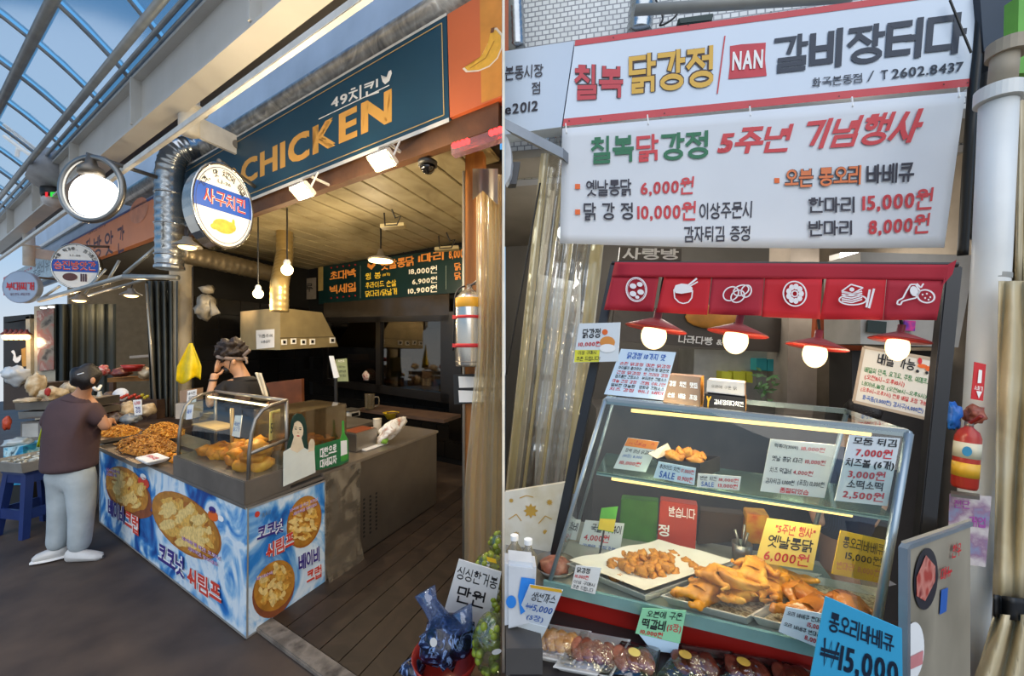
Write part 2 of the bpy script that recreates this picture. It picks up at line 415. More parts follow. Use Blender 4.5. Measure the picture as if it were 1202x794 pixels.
def skin(name, pts, edges, mat, parent, sub=2):
    """one continuous limb-and-trunk surface: pts = [(co, radius)], first is the root"""
    me = bpy.data.meshes.new(name); me.from_pydata([tuple(p[0]) for p in pts], edges, [])
    o = bpy.data.objects.new(name, me); SKS.collection.objects.link(o)
    md = o.modifiers.new('s', 'SKIN'); md.use_smooth_shade = True; sd = o.modifiers.new('u', 'SUBSURF'); sd.levels = sub; sd.render_levels = sub
    for i, p in enumerate(pts):
        r = p[1]; me.skin_vertices[0].data[i].radius = r if isinstance(r, tuple) else (r, r)
        me.skin_vertices[0].data[i].use_root = (i == 0)
    with bpy.context.temp_override(scene=SKS, view_layer=SKS.view_layers[0]):
        dg = bpy.context.evaluated_depsgraph_get()
        m2 = bpy.data.meshes.new_from_object(o.evaluated_get(dg))
    bpy.data.objects.remove(o)
    m2.name = name; m2.materials.clear(); setmat(m2, mat)
    for p in m2.polygons: p.use_smooth = True
    return link(bpy.data.objects.new(name, m2), parent)
def point(name, loc, energy, col=(1, .72, .4), r=.04):
    l = bpy.data.lights.new(name, 'POINT'); l.energy = energy; l.color = col; l.shadow_soft_size = r
    o = bpy.data.objects.new(name, l); o.location = loc; COL.objects.link(o); return o
# shared materials
WHITE_STEEL = M('white_painted_steel', '#d5d2cb', .45)
ROOF_STEEL = M('roof_steel', '#8f969c', .4, .3)
STEEL = M('brushed_steel', '#9a948c', .32, .85, .1, 6)
STEEL_D = M('dull_steel', '#7f776d', .42, .75, .15, 5)
BLACK = M('black_paint', '#151413', .45)
WHITE = M('white_print', '#f2f0ec', .6, var=.02)
PAPER = M('paper', '#eceae6', .7, var=.03)
INK = M('ink', '#1c1b1e', .6, var=0)
RED = M('red_print', '#c8262c', .55, var=0)
YELLOW = M('yellow_print', '#efb62f', .55, var=0)
BLUE = M('blue_print', '#2a5fb0', .55, var=0)
ORANGE = M('orange_print', '#e2641e', .55, var=0)
GREEN = M('green_print', '#1f7a3f', .55, var=0)
PLASTIC = GLASS('clear_plastic', '#f5f2ea', .07, .12, .22, '#d8cfb4', .5, 9)
GL = GLASS('clear_glass', '#eef7f5', .05, .02)
DARKWOOD = M('dark_wood', '#4a3527', .6, 0, .3, 6, .3, 30)
WARM = (1, .68, .36)
# ================================================================== LEFT: the covered market lane
ST = 'structure'
def bmax(a): return (-.03 + 1.539 + .8477 * a) / .38       # stop at the party wall
def struct(name, mb, mat, parent=None, **k):
    o = mb.build(name, mat, parent, **k)
    if parent is None: o['kind'] = ST
    return o
ASPH = RAMP('asphalt', ['#352a24', '#463930', '#524338'], 3, 'noise', .62, .12)
fl = struct('floor', MB().slab([(-16, -4, -.06), (9, -4, -.06), (9, 24, -.06), (-16, 24, -.06)], (0, 0, .06)), ASPH)
# party wall between the two shop fronts, seen end on
struct('wall_party', MB().box((0, 5.1, 2.6), .014, 6.0, 5.2), M('party_wall_paint', '#efe4cf', .8))
# plank floor of the chicken stall
PLK = RAMP('floor_plank_wood', ['#231a14', '#2f241c', '#3a2d23'], 5, 'noise', .5, .25, 1.5)
pf = struct('floor_boards', lbox(MB(), -1.3, .1, .16, .2, .0, .004), DARKWOOD)
for i in range(9):
    a0 = .0 - i * .17 - .16
    b1 = min(3.3, bmax(a0) - .02)
    if b1 > .3: lbox(MB(), a0, a0 + .163, .17, b1, .0, .022).build('plank', PLK, pf)
lbox(MB(), -1.35, .1, .06, .165, 0, .03).build('threshold_stone', RAMP('threshold_stone', ['#5a5148', '#7a7065', '#3f3832'], 9, 'noise', .7, .3), pf, bevel=.006)
# back wall with black tiles
TILE = M('black_tile', '#1b1917', .22, 0, .2, 4)
wb = struct('wall_back', lbox(MB(), -.24, 4.3, 3.42, 3.5, 0, 3.3), M('black_grout', '#0d0c0b', .8))
tm = None
for j in range(9):
    for i in range(14):
        a0 = -.2 + i * .32 + (.16 if j % 2 else 0)
        if a0 + .31 > 4.3 : continue
        z0 = .08 + j * .245
        if tm is None:
            o = lbox(MB(), 0, .31, 3.405, 3.425, 0, .237).build('tile', TILE, wb); tm = o.data; o.location = DA * a0 + ZUP * z0
        else:
            o = bpy.data.objects.new('tile', tm); o.location = DA * a0 + ZUP * z0; link(o, wb)
# side wall between this stall and the mill shop, tiled as well
wl = struct('wall_side', lbox(MB(), 4.25, 4.33, 1.35, 3.5, 0, 3.3), M('black_grout', '#0d0c0b'))
sm = None
for j in range(10):
    for i in range(6):
        z0 = .06 + j * .245; b0 = 1.37 + i * .34
        if sm is None:
            o = lbox(MB(), 4.235, 4.255, 0, .33, 0, .237).build('tile', TILE, wl); sm = o.data; o.location = DB * b0 + ZUP * z0
        else:
            o = bpy.data.objects.new('tile', sm); o.location = DB * b0 + ZUP * z0; link(o, wl)
# boarded ceiling
CEILM = RAMP('ceiling_board', ['#8d8060', '#a39674', '#b0a483'], 3, 'noise', .55, .1, 1)
ce = struct('ceiling', MB().hexa([L(a, b, z) for z in (3.3, 3.36) for a, b in ((-1.34, .99), (-.25, 3.4), (4.3, 3.4), (4.3, .99))]), M('ceiling_gap', '#2a2118', .8))
a = -1.35; i = 0
while a < 4.25:
    b1 = min(3.4, bmax(a)); dz = .0
    if b1 > 1.1: lbox(MB(), a, a + .252, 1.0, b1, 3.27, 3.3).build('ceiling_board', CEILM, ce, bevel=.006)
    a += .27
struct('wall_return', MB().slab([V((-.2, 3.32, 0)), V((-.009, 3.32, 0)), V((-.009, 3.32, 3.42)), V((-.2, 3.32, 3.42))], V((0, .05, 0))), M('return_wall', '#5a4a3a', .8))
# timber front beam under the signs
struct('trim_1', lbox(MB(), -1.36, 4.3, .93, 1.0, 3.14, 3.4), M('front_beam_wood', '#5a3a22', .6, 0, .3, 6, .3, 25))
# floor / gutter strip and mill shop shell further up the lane
WALLY = M('mill_wall_paint', '#b3a06a', .8)
struct('wall_mill', lbox(MB(), 4.35, 9, 2.9, 3.0, 0, 3.4), WALLY)
struct('wall_far', lbox(MB(), 9, 9.1, .9, 3.0, 0, 3.4), M('far_wall', '#8d8578', .8))
struct('ceiling_mill', lbox(MB(), 4.33, 9, 1.0, 3.0, 3.3, 3.36), M('mill_ceiling', '#4a443b', .8))
# white column
c0 = L(4.15, 1.15)
cl = T('column', 'round cream column beside the grey curtain, yellow bag hanging on it', 'column', c0, kind=ST)
MB().lathe(c0, [(.125, 0), (.125, 2.9), (.14, 2.92), (.14, 3.0), (.125, 3.02), (.125, 3.4)], n=24).build('shaft', M('column_paint', '#cfc3ac', .55, 0, .15, 4), cl, smooth=True)

# ------------------------------------------------------------------ roof over the lane
CB, CZ = -1.187, CAMZ                              # the viewer's b and height, used as datum for the vault
def vault(t):                                     # t: 0 at the shop eave, 1 at the other side
    x = 3.15 * t
    return (CB + 1.487 - x, CZ + 2.78 + .85 * x - .27 * x * x)
GIRD = M('girder_paint', '#c9c6c0', .5, 0, .06, 2)
def along(name, bz, a0, a1, r, mat, label, cat='beam', group=None, n=10):
    o = MB().tube([L(a0, bz[0], bz[1]), L(a1, bz[0], bz[1])], r, n).build(name, mat, None, smooth=True)
    return tag(o, label, cat, group)
rf = T('arched_roof', 'blue-lit arched glass roof on grey steel ribs over the lane', 'roof', L(4, -1.8, 4.5), kind=ST)
for k in range(-2, 15):
    a_ = 2.02 + .92 * k
    pts = [L(a_, *vault(t / 20)) for t in range(0, 21)]
    MB().tube(pts, .022 if k % 2 else .018, 8).build('rib', ROOF_STEEL, rf, smooth=True)
for t, r in ((.195, .045), (.021, .02), (.038, .02), (.38, .03), (.5, .045), (.62, .03), (.8, .045), (.96, .03)):
    bz = vault(t); MB().tube([L(-.4, *bz), L(16, *bz)], r, 8).build('purlin', ROOF_STEEL, rf, smooth=True)
RG = GLASS('roof_glass', '#f2f8fc', .0, .1)
for k in range(-2, 14):
    a_ = 2.02 + .92 * k
    MB().grid(lambda u, v: L(a_ + .05 + .82 * u, *[x + .03 * (i == 1) for i, x in enumerate(vault(v))]), 1, 16).build('roof_pane', RG, rf, smooth=True)
along('roof_pipe', (CB + 1.2, CZ + 2.717), -.6, 16, .034, ROOF_STEEL, 'long grey steel pipe running along under the glass roof', 'pipe', n=14)
along('roof_pipe', (CB + 1.36, CZ + 2.86), -.6, 16, .02, ROOF_STEEL, 'thin grey rod close beside the white eave girder', 'pipe')
# eave girder
g = T('eave_girder', 'broad white steel girder carrying the glass roof edge', 'girder', L(2, .3, 4), kind=ST)
lbox(MB(), -1.1, 16, .29, .31, 4.02, 4.52).build('web', GIRD, g)
lbox(MB(), -1.1, 16, .22, .40, 4.50, 4.53).build('flange', GIRD, g)
lbox(MB(), -1.1, 16, .22, .40, 3.99, 4.02).build('flange', GIRD, g)
for k in range(8): lbox(MB(), .35 + k * 2.4, .38 + k * 2.4, .2, .3, 4.02, 4.5).build('stiffener', GIRD, g)
# dark strip added for the shaded gap, thin white rail below it
def line_obj(name, u0, v0, b, w, h, mat, label, cat, a0=-.9, a1=16, group=None):
    p = Bp(u0, v0, b); o = lbox(MB(), a0, a1, b - w / 2, b + w / 2, p.z - h, p.z).build(name, mat, None, bevel=.004); return tag(o, label, cat, group)
line_obj('gap_strip', 300, 47, .72, .2, .16, M('gap_dark', '#55504b', .6), 'dark strip standing for the shaded gap under the white girder', 'dark strip')
line_obj('white_rail', 300, 84, .22, .04, .055, WHITE_STEEL, 'slim white square rail running beneath the girder', 'rail')
# insulated foil pipe above the sign and pale clerestory behind it
p = Bp(440, 62, 1.05)
fo = MB().tube([L(t, 1.05, p.z) for t in (-1.2, 0, 2, 4, 6)], .12, 16).build('foil_duct', RAMP('foil', ['#8d8a86', '#b9b4aa', '#e6e2d8'], 5, 'noise', .3, .5, 2, metal=.25), None, smooth=True)
tag(fo, 'silver foil wrapped duct lying along the top of the blue sign', 'duct')
struct('wall_clerestory', lbox(MB(), -1.3, 16, 1.25, 1.3, 3.4, 5.0), M('clerestory', '#a9b6c6', .5, 0, .15, 1.5))
lbox(MB(), -1.3, 16, 1.2, 1.26, 3.95, 4.05).build('rail', WHITE_STEEL, bpy.data.objects['wall_clerestory'])
lbox(MB(), -1.3, 16, 1.2, 1.26, 4.45, 4.52).build('rail', WHITE_STEEL, bpy.data.objects['wall_clerestory'])
# stub columns with bracket arms under the girder
def stub(u, v0, v1, which):
    p0 = Bp(u, v1, .45); p1 = Bp(u, v0, .45)
    t = T('stub_column', which, 'column', p0, 'stub columns under the eave girder')
    MB().lathe(p0, [(.085, 0), (.085, (p1 - p0).length)], n=18).build('shaft', WHITE_STEEL, t, smooth=True)
    zz = p0.z + (p1.z - p0.z) * .42
    MB().lathe((p0.x, p0.y, zz), [(.02, 0), (.15, .0), (.15, .02), (.02, .02)], n=22).build('collar', WHITE_STEEL, t)
    MB().lathe((p0.x, p0.y, p1.z - .03), [(.02, 0), (.16, .0), (.16, .03), (.02, .03)], n=4).build('head_plate', WHITE_STEEL, t)
    a_, b_ = ab(p0)
    arm = lbox(MB(), a_ - .02, a_ + .02, b_ + .08, b_ + .8, zz - .22, zz - .02).build('bracket_arm', WHITE_STEEL, t)
    MB().lathe(L(a_ - .024, b_ + .45, zz - .12), [(.0, 0), (.045, 0), (.045, .01), (0, .01)], axis=-DA, n=16).build('bolt_plate', M('bolt_plate', '#77736d', .5), arm)
stub(222, 92, 158, 'short white stub column right of the round silver elbow duct')
stub(34, 258, 312, 'short white stub column at far left above the pale blue sign')

# ------------------------------------------------------------------ shop signs on the front plane
BS = .9
def board(name, label, px, mat, b=BS, th=.08):
    q = q_on(px, plB(b)); t = T(name, label, 'sign', q[3]); MB().slab(q, NB * th).build('panel', mat, t); return t
NAVY = M('navy_sign', '#1a4459', .5, 0, .08, 2)
sg = board('shop_sign', 'long navy shop sign with orange CHICKEN lettering', [(212, 200), (524, 17.5), (527, 138.5), (212, 266)], NAVY)
GOLD = M('sign_gold', '#e5a94e', .5, var=.03)
lw_ = M('sign_line', '#c9a86a', .5, var=0)
def pline(pts, w, pl, mat, parent, off=.003, name='line', closed=False):
    """printed line of constant pixel-scale width laid on a plane"""
    pp = q_on(pts, pl, off); n = nrm(pl).normalized(); m = MB(); k = len(pp)
    for i in range(k if closed else k - 1):
        a_, b_ = pp[i], pp[(i + 1) % k]; d = (b_ - a_).normalized(); s = n.cross(d) * w / 2
        m.add([a_ - s, b_ - s, b_ + s, a_ + s], [(0, 1, 2, 3)])
    return m.build(name, mat, parent)
for w_, mt in ((.008, lw_),):
    pline([(215, 203.5), (518.5, 27), (521, 135), (215, 260)], w_, plB(BS), mt, sg, closed=True, name='border_line')
pline([(212, 267.5), (527, 140.5)], .03, plB(BS), M('sign_edge', '#d9d6cf', .4), sg, name='edge_strip')
pline([(212, 199), (524, 16.5)], .02, plB(BS), M('sign_edge', '#d9d6cf'), sg, name='edge_strip')
text('CHICKEN', q_on([(283, 190.5), (460, 103.5), (460, 143.5), (283, 218)], plB(BS)), GOLD, sg, .055)
text('9', q_on([(262, 203), (278, 194), (278, 220), (262, 228)], plB(BS)), GOLD, sg, .05)
text('49치킨', q_on([(389, 113), (445, 92), (445, 109), (389, 129)], plB(BS)), WHITE, sg, .035)
pline([(374, 140), (457, 100)], .008, plB(BS), WHITE, sg, name='underline')
def blob(px, pl, mat, parent, name, off=.003, th=.001):
    """printed filled outline on a plane"""
    q = q_on(px, pl, off); c = sum(q, V((0, 0, 0))) / len(q)
    return MB().add([c] + q, [(0, 1 + i, 1 + (i + 1) % len(q)) for i in range(len(q))]).build(name, mat, parent)
blob([(447, 88), (450, 93), (455, 91), (456, 84), (459, 82), (460, 86), (457, 95), (452, 99), (449, 96)], plB(BS), WHITE, sg, 'rooster_print')
# fruit-shop sign: orange with a banana
og = board('fruit_shop_sign', 'orange striped shop sign with a banana, right of the navy sign', [(525, 17), (589, -21), (589, 113.5), (528, 138)], M('orange_sign', '#c8673a', .5, 0, .06, 2))
blob([(563, -10), (589, -24), (589, 112), (565, 121)], plB(BS), M('orange_sign_2', '#cf8a36', .5), og, 'stripe', .002)
BAN = M('banana_print', '#dca83a', .5, 0, .1, 30)
bq = [(545, 79), (556, 74), (566, 64), (573, 50), (576, 36), (582, 35), (588, 42), (588, 56), (583, 68), (574, 77), (562, 82), (549, 83)]
blob([(u + (u - 568) * .1, v + (v - 62) * .1) for u, v in bq], plB(BS), M('banana_edge', '#e9d9c4', .5), og, 'banana_outline', .003)
blob(bq, plB(BS), BAN, og, 'banana_print', .004)
pline([(552, 80), (570, 68), (580, 48)], .006, plB(BS), M('banana_line', '#a8782a'), og, .0055)
pline([(576, 36), (580, 35)], .03, plB(BS), M('banana_tip', '#6d4326'), og, .0055)
# mill-shop sign
s2 = board('mill_sign', 'orange mill shop sign with dark Korean lettering', [(72, 290), (186, 229), (187, 276), (72, 319)], M('orange_sign_3', '#e08a5a', .5, 0, .06, 2))
MAROON = M('sign_maroon', '#4a2a3a', .55, var=0)
for ch, u0, u1 in (('진', 101, 106), ('방', 110, 119), ('앗', 123, 133), ('간', 138, 146)):
    v0 = 262 + (146 - u0) * .42; h = 33 - (146 - u0) * .2
    text(ch, q_on([(u0, v0 + 2), (u1, v0 - 2), (u1, v0 + h - 2), (u0, v0 + h + 2)], plB(BS)), MAROON, s2, .03)
text('SINCE 1978', q_on([(104, 272), (124, 261), (124, 265), (104, 276)], plB(BS)), M('sign_dull', '#8d4f37'), s2, .02)
blob([(163 + 11 * math.cos(t * .5), 247 + 15 * math.sin(t * .5) - 5 * math.cos(t * .5)) for t in range(13)], plB(BS), M('sign_ghost', '#d68b66'), s2, 'printed_circle')
pline([(72, 289.5), (186, 228.5)], .035, plB(BS), M('sign_indigo', '#454a78'), s2, name='edge_strip')
s3 = board('pale_shop_sign', 'pale blue shop sign left of the orange mill sign', [(18, 318.5), (69, 292), (69, 321), (18, 341)], M('pale_sign', '#b7cfdc', .5))
text('콩쌀비유법', q_on([(39, 311), (63, 299), (63, 315), (39, 327)], plB(BS)), M('sign_slate', '#5d7486'), s3, .02)
text('참기름', q_on([(28, 318), (38, 313), (38, 316), (28, 321)], plB(BS)), RED, s3, .02)
s4 = board('red_fascia', 'dull red fascia board at the far left edge', [(4, 326), (17, 319), (17, 342), (4, 347)], M('fascia_red', '#a14a4e', .5))

# ------------------------------------------------------------------ round hanging signs
def drum(name, label, c, ex, rx, ry, depth, back, mats):
    """oval drum sign: face frame ex/ZUP, drum going back along 'back'"""
    t = T(name, label, 'sign', c - ZUP * ry)
    n = back.normalized(); k = 32; m = MB(); f0 = []; f1 = []
    for j in range(k):
        th = 2 * math.pi * j / k; o = ex * (rx * math.cos(th)) + ZUP * (ry * math.sin(th)); f0.append(c + o); f1.append(c + o + n * depth)
    m.add(f0 + f1, [tuple(range(k))[::-1], tuple(range(k, 2 * k))] + [(j, (j + 1) % k, k + (j + 1) % k, k + j) for j in range(k)])
    m.build('drum', mats[0], t, smooth=False)
    rim = [c + ex * (rx * math.cos(2 * math.pi * j / k)) + ZUP * (ry * math.sin(2 * math.pi * j / k)) for j in range(k)]
    MB().tube(rim, ry * .035, 6, closed=True).build('rim', mats[0], t, smooth=True)
    return t
def band(c, ex, ez, rx, ry, t0, t1, mat, parent, name, off, n, slope=0, k=14):
    """stripe of an ellipse between two heights (as share of ry)"""
    m = MB(); top = []; bot = []
    for tt, lst in ((t1, top), (t0, bot)):
        hw = math.sqrt(max(0, 1 - tt * tt)); 
        for j in range(k + 1):
            x = -hw + 2 * hw * j / k; lst.append(c + ex * (rx * x) + ez * (ry * tt) + n * off)
    if t0 <= -.97 or t1 >= .97 or True:
        # follow the oval between the two heights
        rows = []
        for i in range(9):
            tt = t0 + (t1 - t0) * i / 8; hw = math.sqrt(max(0, 1 - tt * tt)); rows.append((c + ex * (-rx * hw) + ez * (ry * tt) + n * off, c + ex * (rx * hw) + ez * (ry * tt) + n * off))
        vs = [p for r in rows for p in r]; m.add(vs, [(2 * i, 2 * i + 1, 2 * i + 3, 2 * i + 2) for i in range(8)])
    return m.build(name, mat, parent)
def fq(c, ex, x0, x1, z0, z1, n, off=.004):
    return [c + ex * x + ZUP * z + n * off for x, z in ((x0, z1), (x1, z1), (x1, z0), (x0, z0))]
CHROME = M('polished_steel', '#b9b6b0', .16, 1, .05)
a_c = 1.25; c = on(263, 242, plA(a_c)); y_ = c.y; ry = 48.5 * y_ / F; rx = ry * .70
n = -NA
ds = drum('round_shop_sign', 'large round shop sign with blue stripe and roast chicken picture', c, DB, rx, ry, .2, DA, [CHROME])
disc('face', c + n * .002, DB, ZUP, rx * .96, ry * .96, M('sign_face_white', '#e9e6e0', .4, var=.03), ds) if False else None
flat_n = n
def oval(name, c, ex, rx, ry, mat, parent, n, off, k=36):
    vs = [c + n * off] + [c + ex * (rx * math.cos(2 * math.pi * j / k)) + ZUP * (ry * math.sin(2 * math.pi * j / k)) + n * off for j in range(k)]
    return MB().add(vs, [(0, 1 + j, 1 + (j + 1) % k) for j in range(k)]).build(name, mat, parent)
FACE = M('sign_face_white', '#e6e3dc', .4, var=.03)
oval('face', c, DB, rx * .965, ry * .965, FACE, ds, n, .004)
ring_pts = [c + DB * (rx * .9 * math.cos(2 * math.pi * j / 40)) + ZUP * (ry * .9 * math.sin(2 * math.pi * j / 40)) + n * .006 for j in range(40)]
MB().tube(ring_pts, .0028, 4, closed=True).build('face_ring', M('ring_navy', '#2c3a6a', .5), ds)
band(c, DB, ZUP, rx * .96, ry * .96, -.16, .42, M('stripe_blue', '#1d4fae', .5, var=.03), ds, 'blue_stripe', .007, n)
text('사구치킨', fq(c, DB, -rx * .68, rx * .72, -ry * .05, ry * .30, n, .009), M('sign_red_white', '#f0e3dc'), ds, .075, n=n)
text('사구치킨', fq(c, DB, -rx * .68, rx * .72, -ry * .05, ry * .30, n, .0105), M('sign_red', '#d5402f'), ds, .028, n=n)
text('나-26', fq(c, DB, -rx * .22, rx * .2, ry * .5, ry * .6, n, .008), INK, ds, .02, n=n)
arc_text('가격, 맛 치킨의 해결!', c + n * .006, DB, ZUP, ry * .76, 22, 158, ry * .17, INK, ds, n, sq=.72)
CHK = M('roast_print', '#e3a33a', .5, 0, .2, 25)
for dx, dz, r1, r2 in ((-.02, -.50, .36, .17), (.22, -.47, .17, .12), (.3, -.36, .05, .1), (-.33, -.56, .12, .07)):
    oval('roast_picture', c + DB * (rx * dx) + ZUP * (ry * dz), DB, rx * r1, ry * r2, CHK, ds, n, .007 + dx * .001)
band(c, DB, ZUP, rx * .55, ry * .9, -.72, -.66, M('plate_line', '#8a7a5a'), ds, 'plate_line', .006, n) if False else None
# fixing bracket of the sign
MB().tube([c + DA * .1 + ZUP * ry, c + DA * .1 + ZUP * (ry + .06), L(1.6, .9, c.z + ry + .06)], .02, 8).build('hanger', STEEL_D, ds)
# mill round sign, frontal
EX = V((.97, .243, 0)).normalized(); nf = V((EX.y, -EX.x, 0))
c2 = P(89, 312.5, 6.2); k = 6.2 / F
d2 = drum('mill_round_sign', 'round mill shop sign with blue stripe, above the metal awning', c2, EX, 23 * k, 26 * k, .16, -nf - DA * -.6, [CHROME])
oval('face', c2, EX, 22 * k, 25 * k, FACE, d2, nf, .006)
band(c2, EX, ZUP, 22 * k, 25 * k, -.28, .28, M('stripe_blue', '#1d4fae'), d2, 'blue_stripe', .009, nf)
text('승진방앗간', fq(c2, EX, -20 * k, 20 * k, -5 * k, 5.5 * k, nf, .012), M('sign_red_white', '#f0e3dc'), d2, .07, n=nf)
text('승진방앗간', fq(c2, EX, -20 * k, 20 * k, -5 * k, 5.5 * k, nf, .016), M('sign_red', '#d5402f'), d2, .025, n=nf)
text('나-26', fq(c2, EX, -5 * k, 5 * k, 11 * k, 13.5 * k, nf, .012), INK, d2, .02, n=nf)
arc_text('곡물 떡가루, 참기름집', c2 + nf * .012, EX, ZUP, 20 * k, 20, 160, 4 * k, INK, d2, nf)
oval('coffee_bean_picture', c2 + EX * (-5 * k) + ZUP * (-13 * k), EX, 7 * k, 4.5 * k, M('bean_print', '#5a2f2a'), d2, nf, .012)
text('lll', fq(c2, EX, 5 * k, 11 * k, -18 * k, -9 * k, nf, .012), MAROON, d2, .06, n=nf)
c3 = P(24, 337, 6.9); k = 6.9 / F; a3, b3 = ab(c3)
d3 = drum('stew_round_sign', 'round grey-blue stew shop sign with red lettering at far left', c3, V((1, 0, 0)), 20.5 * k, 18.5 * k, .12, V((-.3, 1, 0)), [M('drum_grey', '#8c95a8', .5)])
nf3 = V((0, -1, 0)); X1 = V((1, 0, 0))
oval('face', c3, X1, 20 * k, 18 * k, M('drum_face', '#9fb0c6', .5, var=.03), d3, nf3, .006)
text('부대찌개', fq(c3, X1, -16 * k, 17 * k, -4 * k, 5.5 * k, nf3, .012), RED, d3, .05, n=nf3)
text('일인분도 배달포장', fq(c3, X1, -11 * k, 12 * k, -10 * k, -7 * k, nf3, .012), M('drum_ink', '#6b4a60'), d3, .02, n=nf3)

# globe lamp in a steel ring
yl = 3.9; k = yl / F; cr_ = P(108, 222, yl)
gl = T('ring_lamp', 'round white lamp glowing inside a steel ring on a bracket', 'lamp', cr_ - ZUP * .4)
MB().tube([cr_ + X1 * (36 * k * math.cos(t * math.pi / 24)) + ZUP * (37 * k * math.sin(t * math.pi / 24)) for t in range(48)], .03, 8, closed=True).build('ring', M('ring_steel', '#8d8b88', .3, .8), gl, smooth=True)
lc = P(107.5, 230, yl); MB().lathe(lc + V((0, .08, 0)), [(.02, -.0), (24.5 * k, 0), (24.5 * k, .1), (20 * k, .13), (0, .14)], axis=(0, -1, 0), n=32).build('lens', EMIT('lamp_white', '#fffdf4', 5), gl, smooth=True)
MB().lathe(lc + V((0, .16, 0)), [(.02, 0), (14 * k, 0), (23 * k, .08), (23 * k, .12)], axis=(0, -1, 0), n=24).build('housing', M('lamp_grey', '#7d7d7c', .5), gl, smooth=True)
hp = P(107, 203, yl); MB().lathe(hp - ZUP * .02, [(.1, 0), (.1, .06), (.05, .1), (.03, .2)], n=16).build('socket', STEEL_D, gl, smooth=True)
MB().tube([P(101, 181, yl), P(150, 197, yl + .25), P(184, 208, yl + .5)], .022, 8).build('bracket_arm', M('arm_grey', '#5a5a5c', .4, .5), gl, smooth=True)

# spiral ducts
def spiral(pts, r, mat, parent, every=.09):
    m = MB(); P_ = [V(p) for p in pts]; dens = []
    for i in range(len(P_) - 1):
        n_ = max(2, int((P_[i + 1] - P_[i]).length / (every / 4)))
        for j in range(n_): dens.append(P_[i].lerp(P_[i + 1], j / n_))
    dens.append(P_[-1]); rr = [r * (1.0 if i % 4 else 1.045) for i in range(len(dens))]
    return m.tube(dens, rr, 18).build('duct', mat, parent, smooth=True)
GALV = M('galvanised', '#a9adb0', .25, .9, .15, 5)
def bend(pts, n=8):
    """smooth path through px/depth knots (Catmull-Rom)"""
    k = len(pts); out = []
    for i in range(k - 1):
        p0, p1, p2, p3 = pts[max(i - 1, 0)], pts[i], pts[i + 1], pts[min(i + 2, k - 1)]
        for j in range(n):
            t = j / n; out.append(.5 * ((2 * p1) + (-p0 + p2) * t + (2 * p0 - 5 * p1 + 4 * p2 - p3) * t * t + (-p0 + 3 * p1 - 3 * p2 + p3) * t ** 3))
    out.append(pts[-1]); return out
yd = 4.75; kd = yd / F
dt = T('spiral_duct', 'silver spiral duct with an elbow going behind the navy sign', 'duct', P(199, 313, yd))
spiral(bend([P(250, 174, yd + .35), P(226, 174, yd + .1), P(207, 181, yd), P(199, 205, yd), P(199, 260, yd), P(199, 312, yd)]), 13.5 * kd, GALV, dt)
for vv in (228, 264, 300): MB().lathe(P(199, vv, yd), [(13.4 * kd, -.012), (14.6 * kd, -.008), (14.6 * kd, .008), (13.4 * kd, .012)], n=24).build('joint_band', GALV, dt, smooth=True)
MB().lathe(P(199, 316, yd), [(0, 0), (14.5 * kd, 0), (14.5 * kd, .03), (13 * kd, .05)], n=24).build('end_cap', GALV, dt)
DUCT2 = M('warm_duct', '#8b7f6a', .35, .8, .2, 6)
d5 = T('spiral_duct', 'dim spiral duct running back under the ceiling from the column', 'duct', P(215, 305, 4.9))
spiral([P(212, 297, 4.85), P(260, 308, 5.3), P(320, 322, 6.0)], .12, DUCT2, d5)

# small lamp heads under the round sign and below the mill sign
def cone_lamp(label, u, v, y, r, glow=3, power=0, up=2.6):
    p = P(u, v, y); t = T('clamp_lamp', label, 'lamp', p)
    MB().lathe(p, [(r, 0), (r * .98, .012), (r * .35, r * .55), (r * .3, r * .8), (0, r * .82)], n=18).build('shade', M('lamp_shade_grey', '#8d857b', .4, .3), t, smooth=True)
    MB().ball(p + ZUP * .0, (r * .62, r * .62, r * .25), 14, 8).build('bulb', EMIT('lamp_warm', '#ffcf83', 7), t, smooth=True)
    MB().tube([p + ZUP * r * .8, p + ZUP * (r * 1.6) + X1 * .03, p + ZUP * r * up], .008, 6).build('stem', BLACK, t)
    if power: point('lamp_light', p - ZUP * .06, power, WARM, .05)
cone_lamp('clamp lamp with a warm glow under the large round sign', 220, 290, 4.1, .13, power=4)
cone_lamp('clamp lamp hanging under the metal awning, left of the dark curtain', 93, 353, 6.4, .13, power=22)
cone_lamp('clamp lamp hanging under the metal awning beside the light curtain edge', 154, 347, 5.8, .13, power=22)

# speaker / camera pod and truss bits at far left
t = T('ceiling_speaker', 'pale loudspeaker drum hanging from the roof edge with a sign strip below', 'speaker', P(64, 236, 6))
MB().tube([P(52, 215, 5.9), P(70, 190, 6.1)], [.20, .26], 18).build('horn', M('speaker_grey', '#9a9a9c', .5), t, smooth=True)
MB().lathe(P(63, 233, 6), [(.13, 0), (.14, .04), (.14, .14), (.12, .15)], n=20).build('led_housing', BLACK, t, smooth=True)
flat('led_text', [P(u, v, 5.85) for u, v in ((59, 225.5), (69, 225.5), (69, 231), (59, 231))], EMIT('led_green', '#39d94b', 1.2), t)
flat('led_text', [P(u, v, 5.85) for u, v in ((53, 225.5), (56, 225.5), (56, 231), (53, 231))], EMIT('led_red', '#e0343a', 1.2), t)
MB().ball(P(63, 236, 6), (.13, .13, .1), 16, 8).build('dome', M('dome_white', '#c9c7c6', .4), t, smooth=True)
t = T('lattice_truss', 'thin white lattice truss at the far left under the roof', 'truss', P(5, 150, 7))
for (u0, v0, u1, v1) in ((5, 147, 55, 185), (5, 160, 50, 193)): MB().tube([P(u0, v0, 7), P(u1, v1, 7)], .03, 6).build('chord', WHITE_STEEL, t)
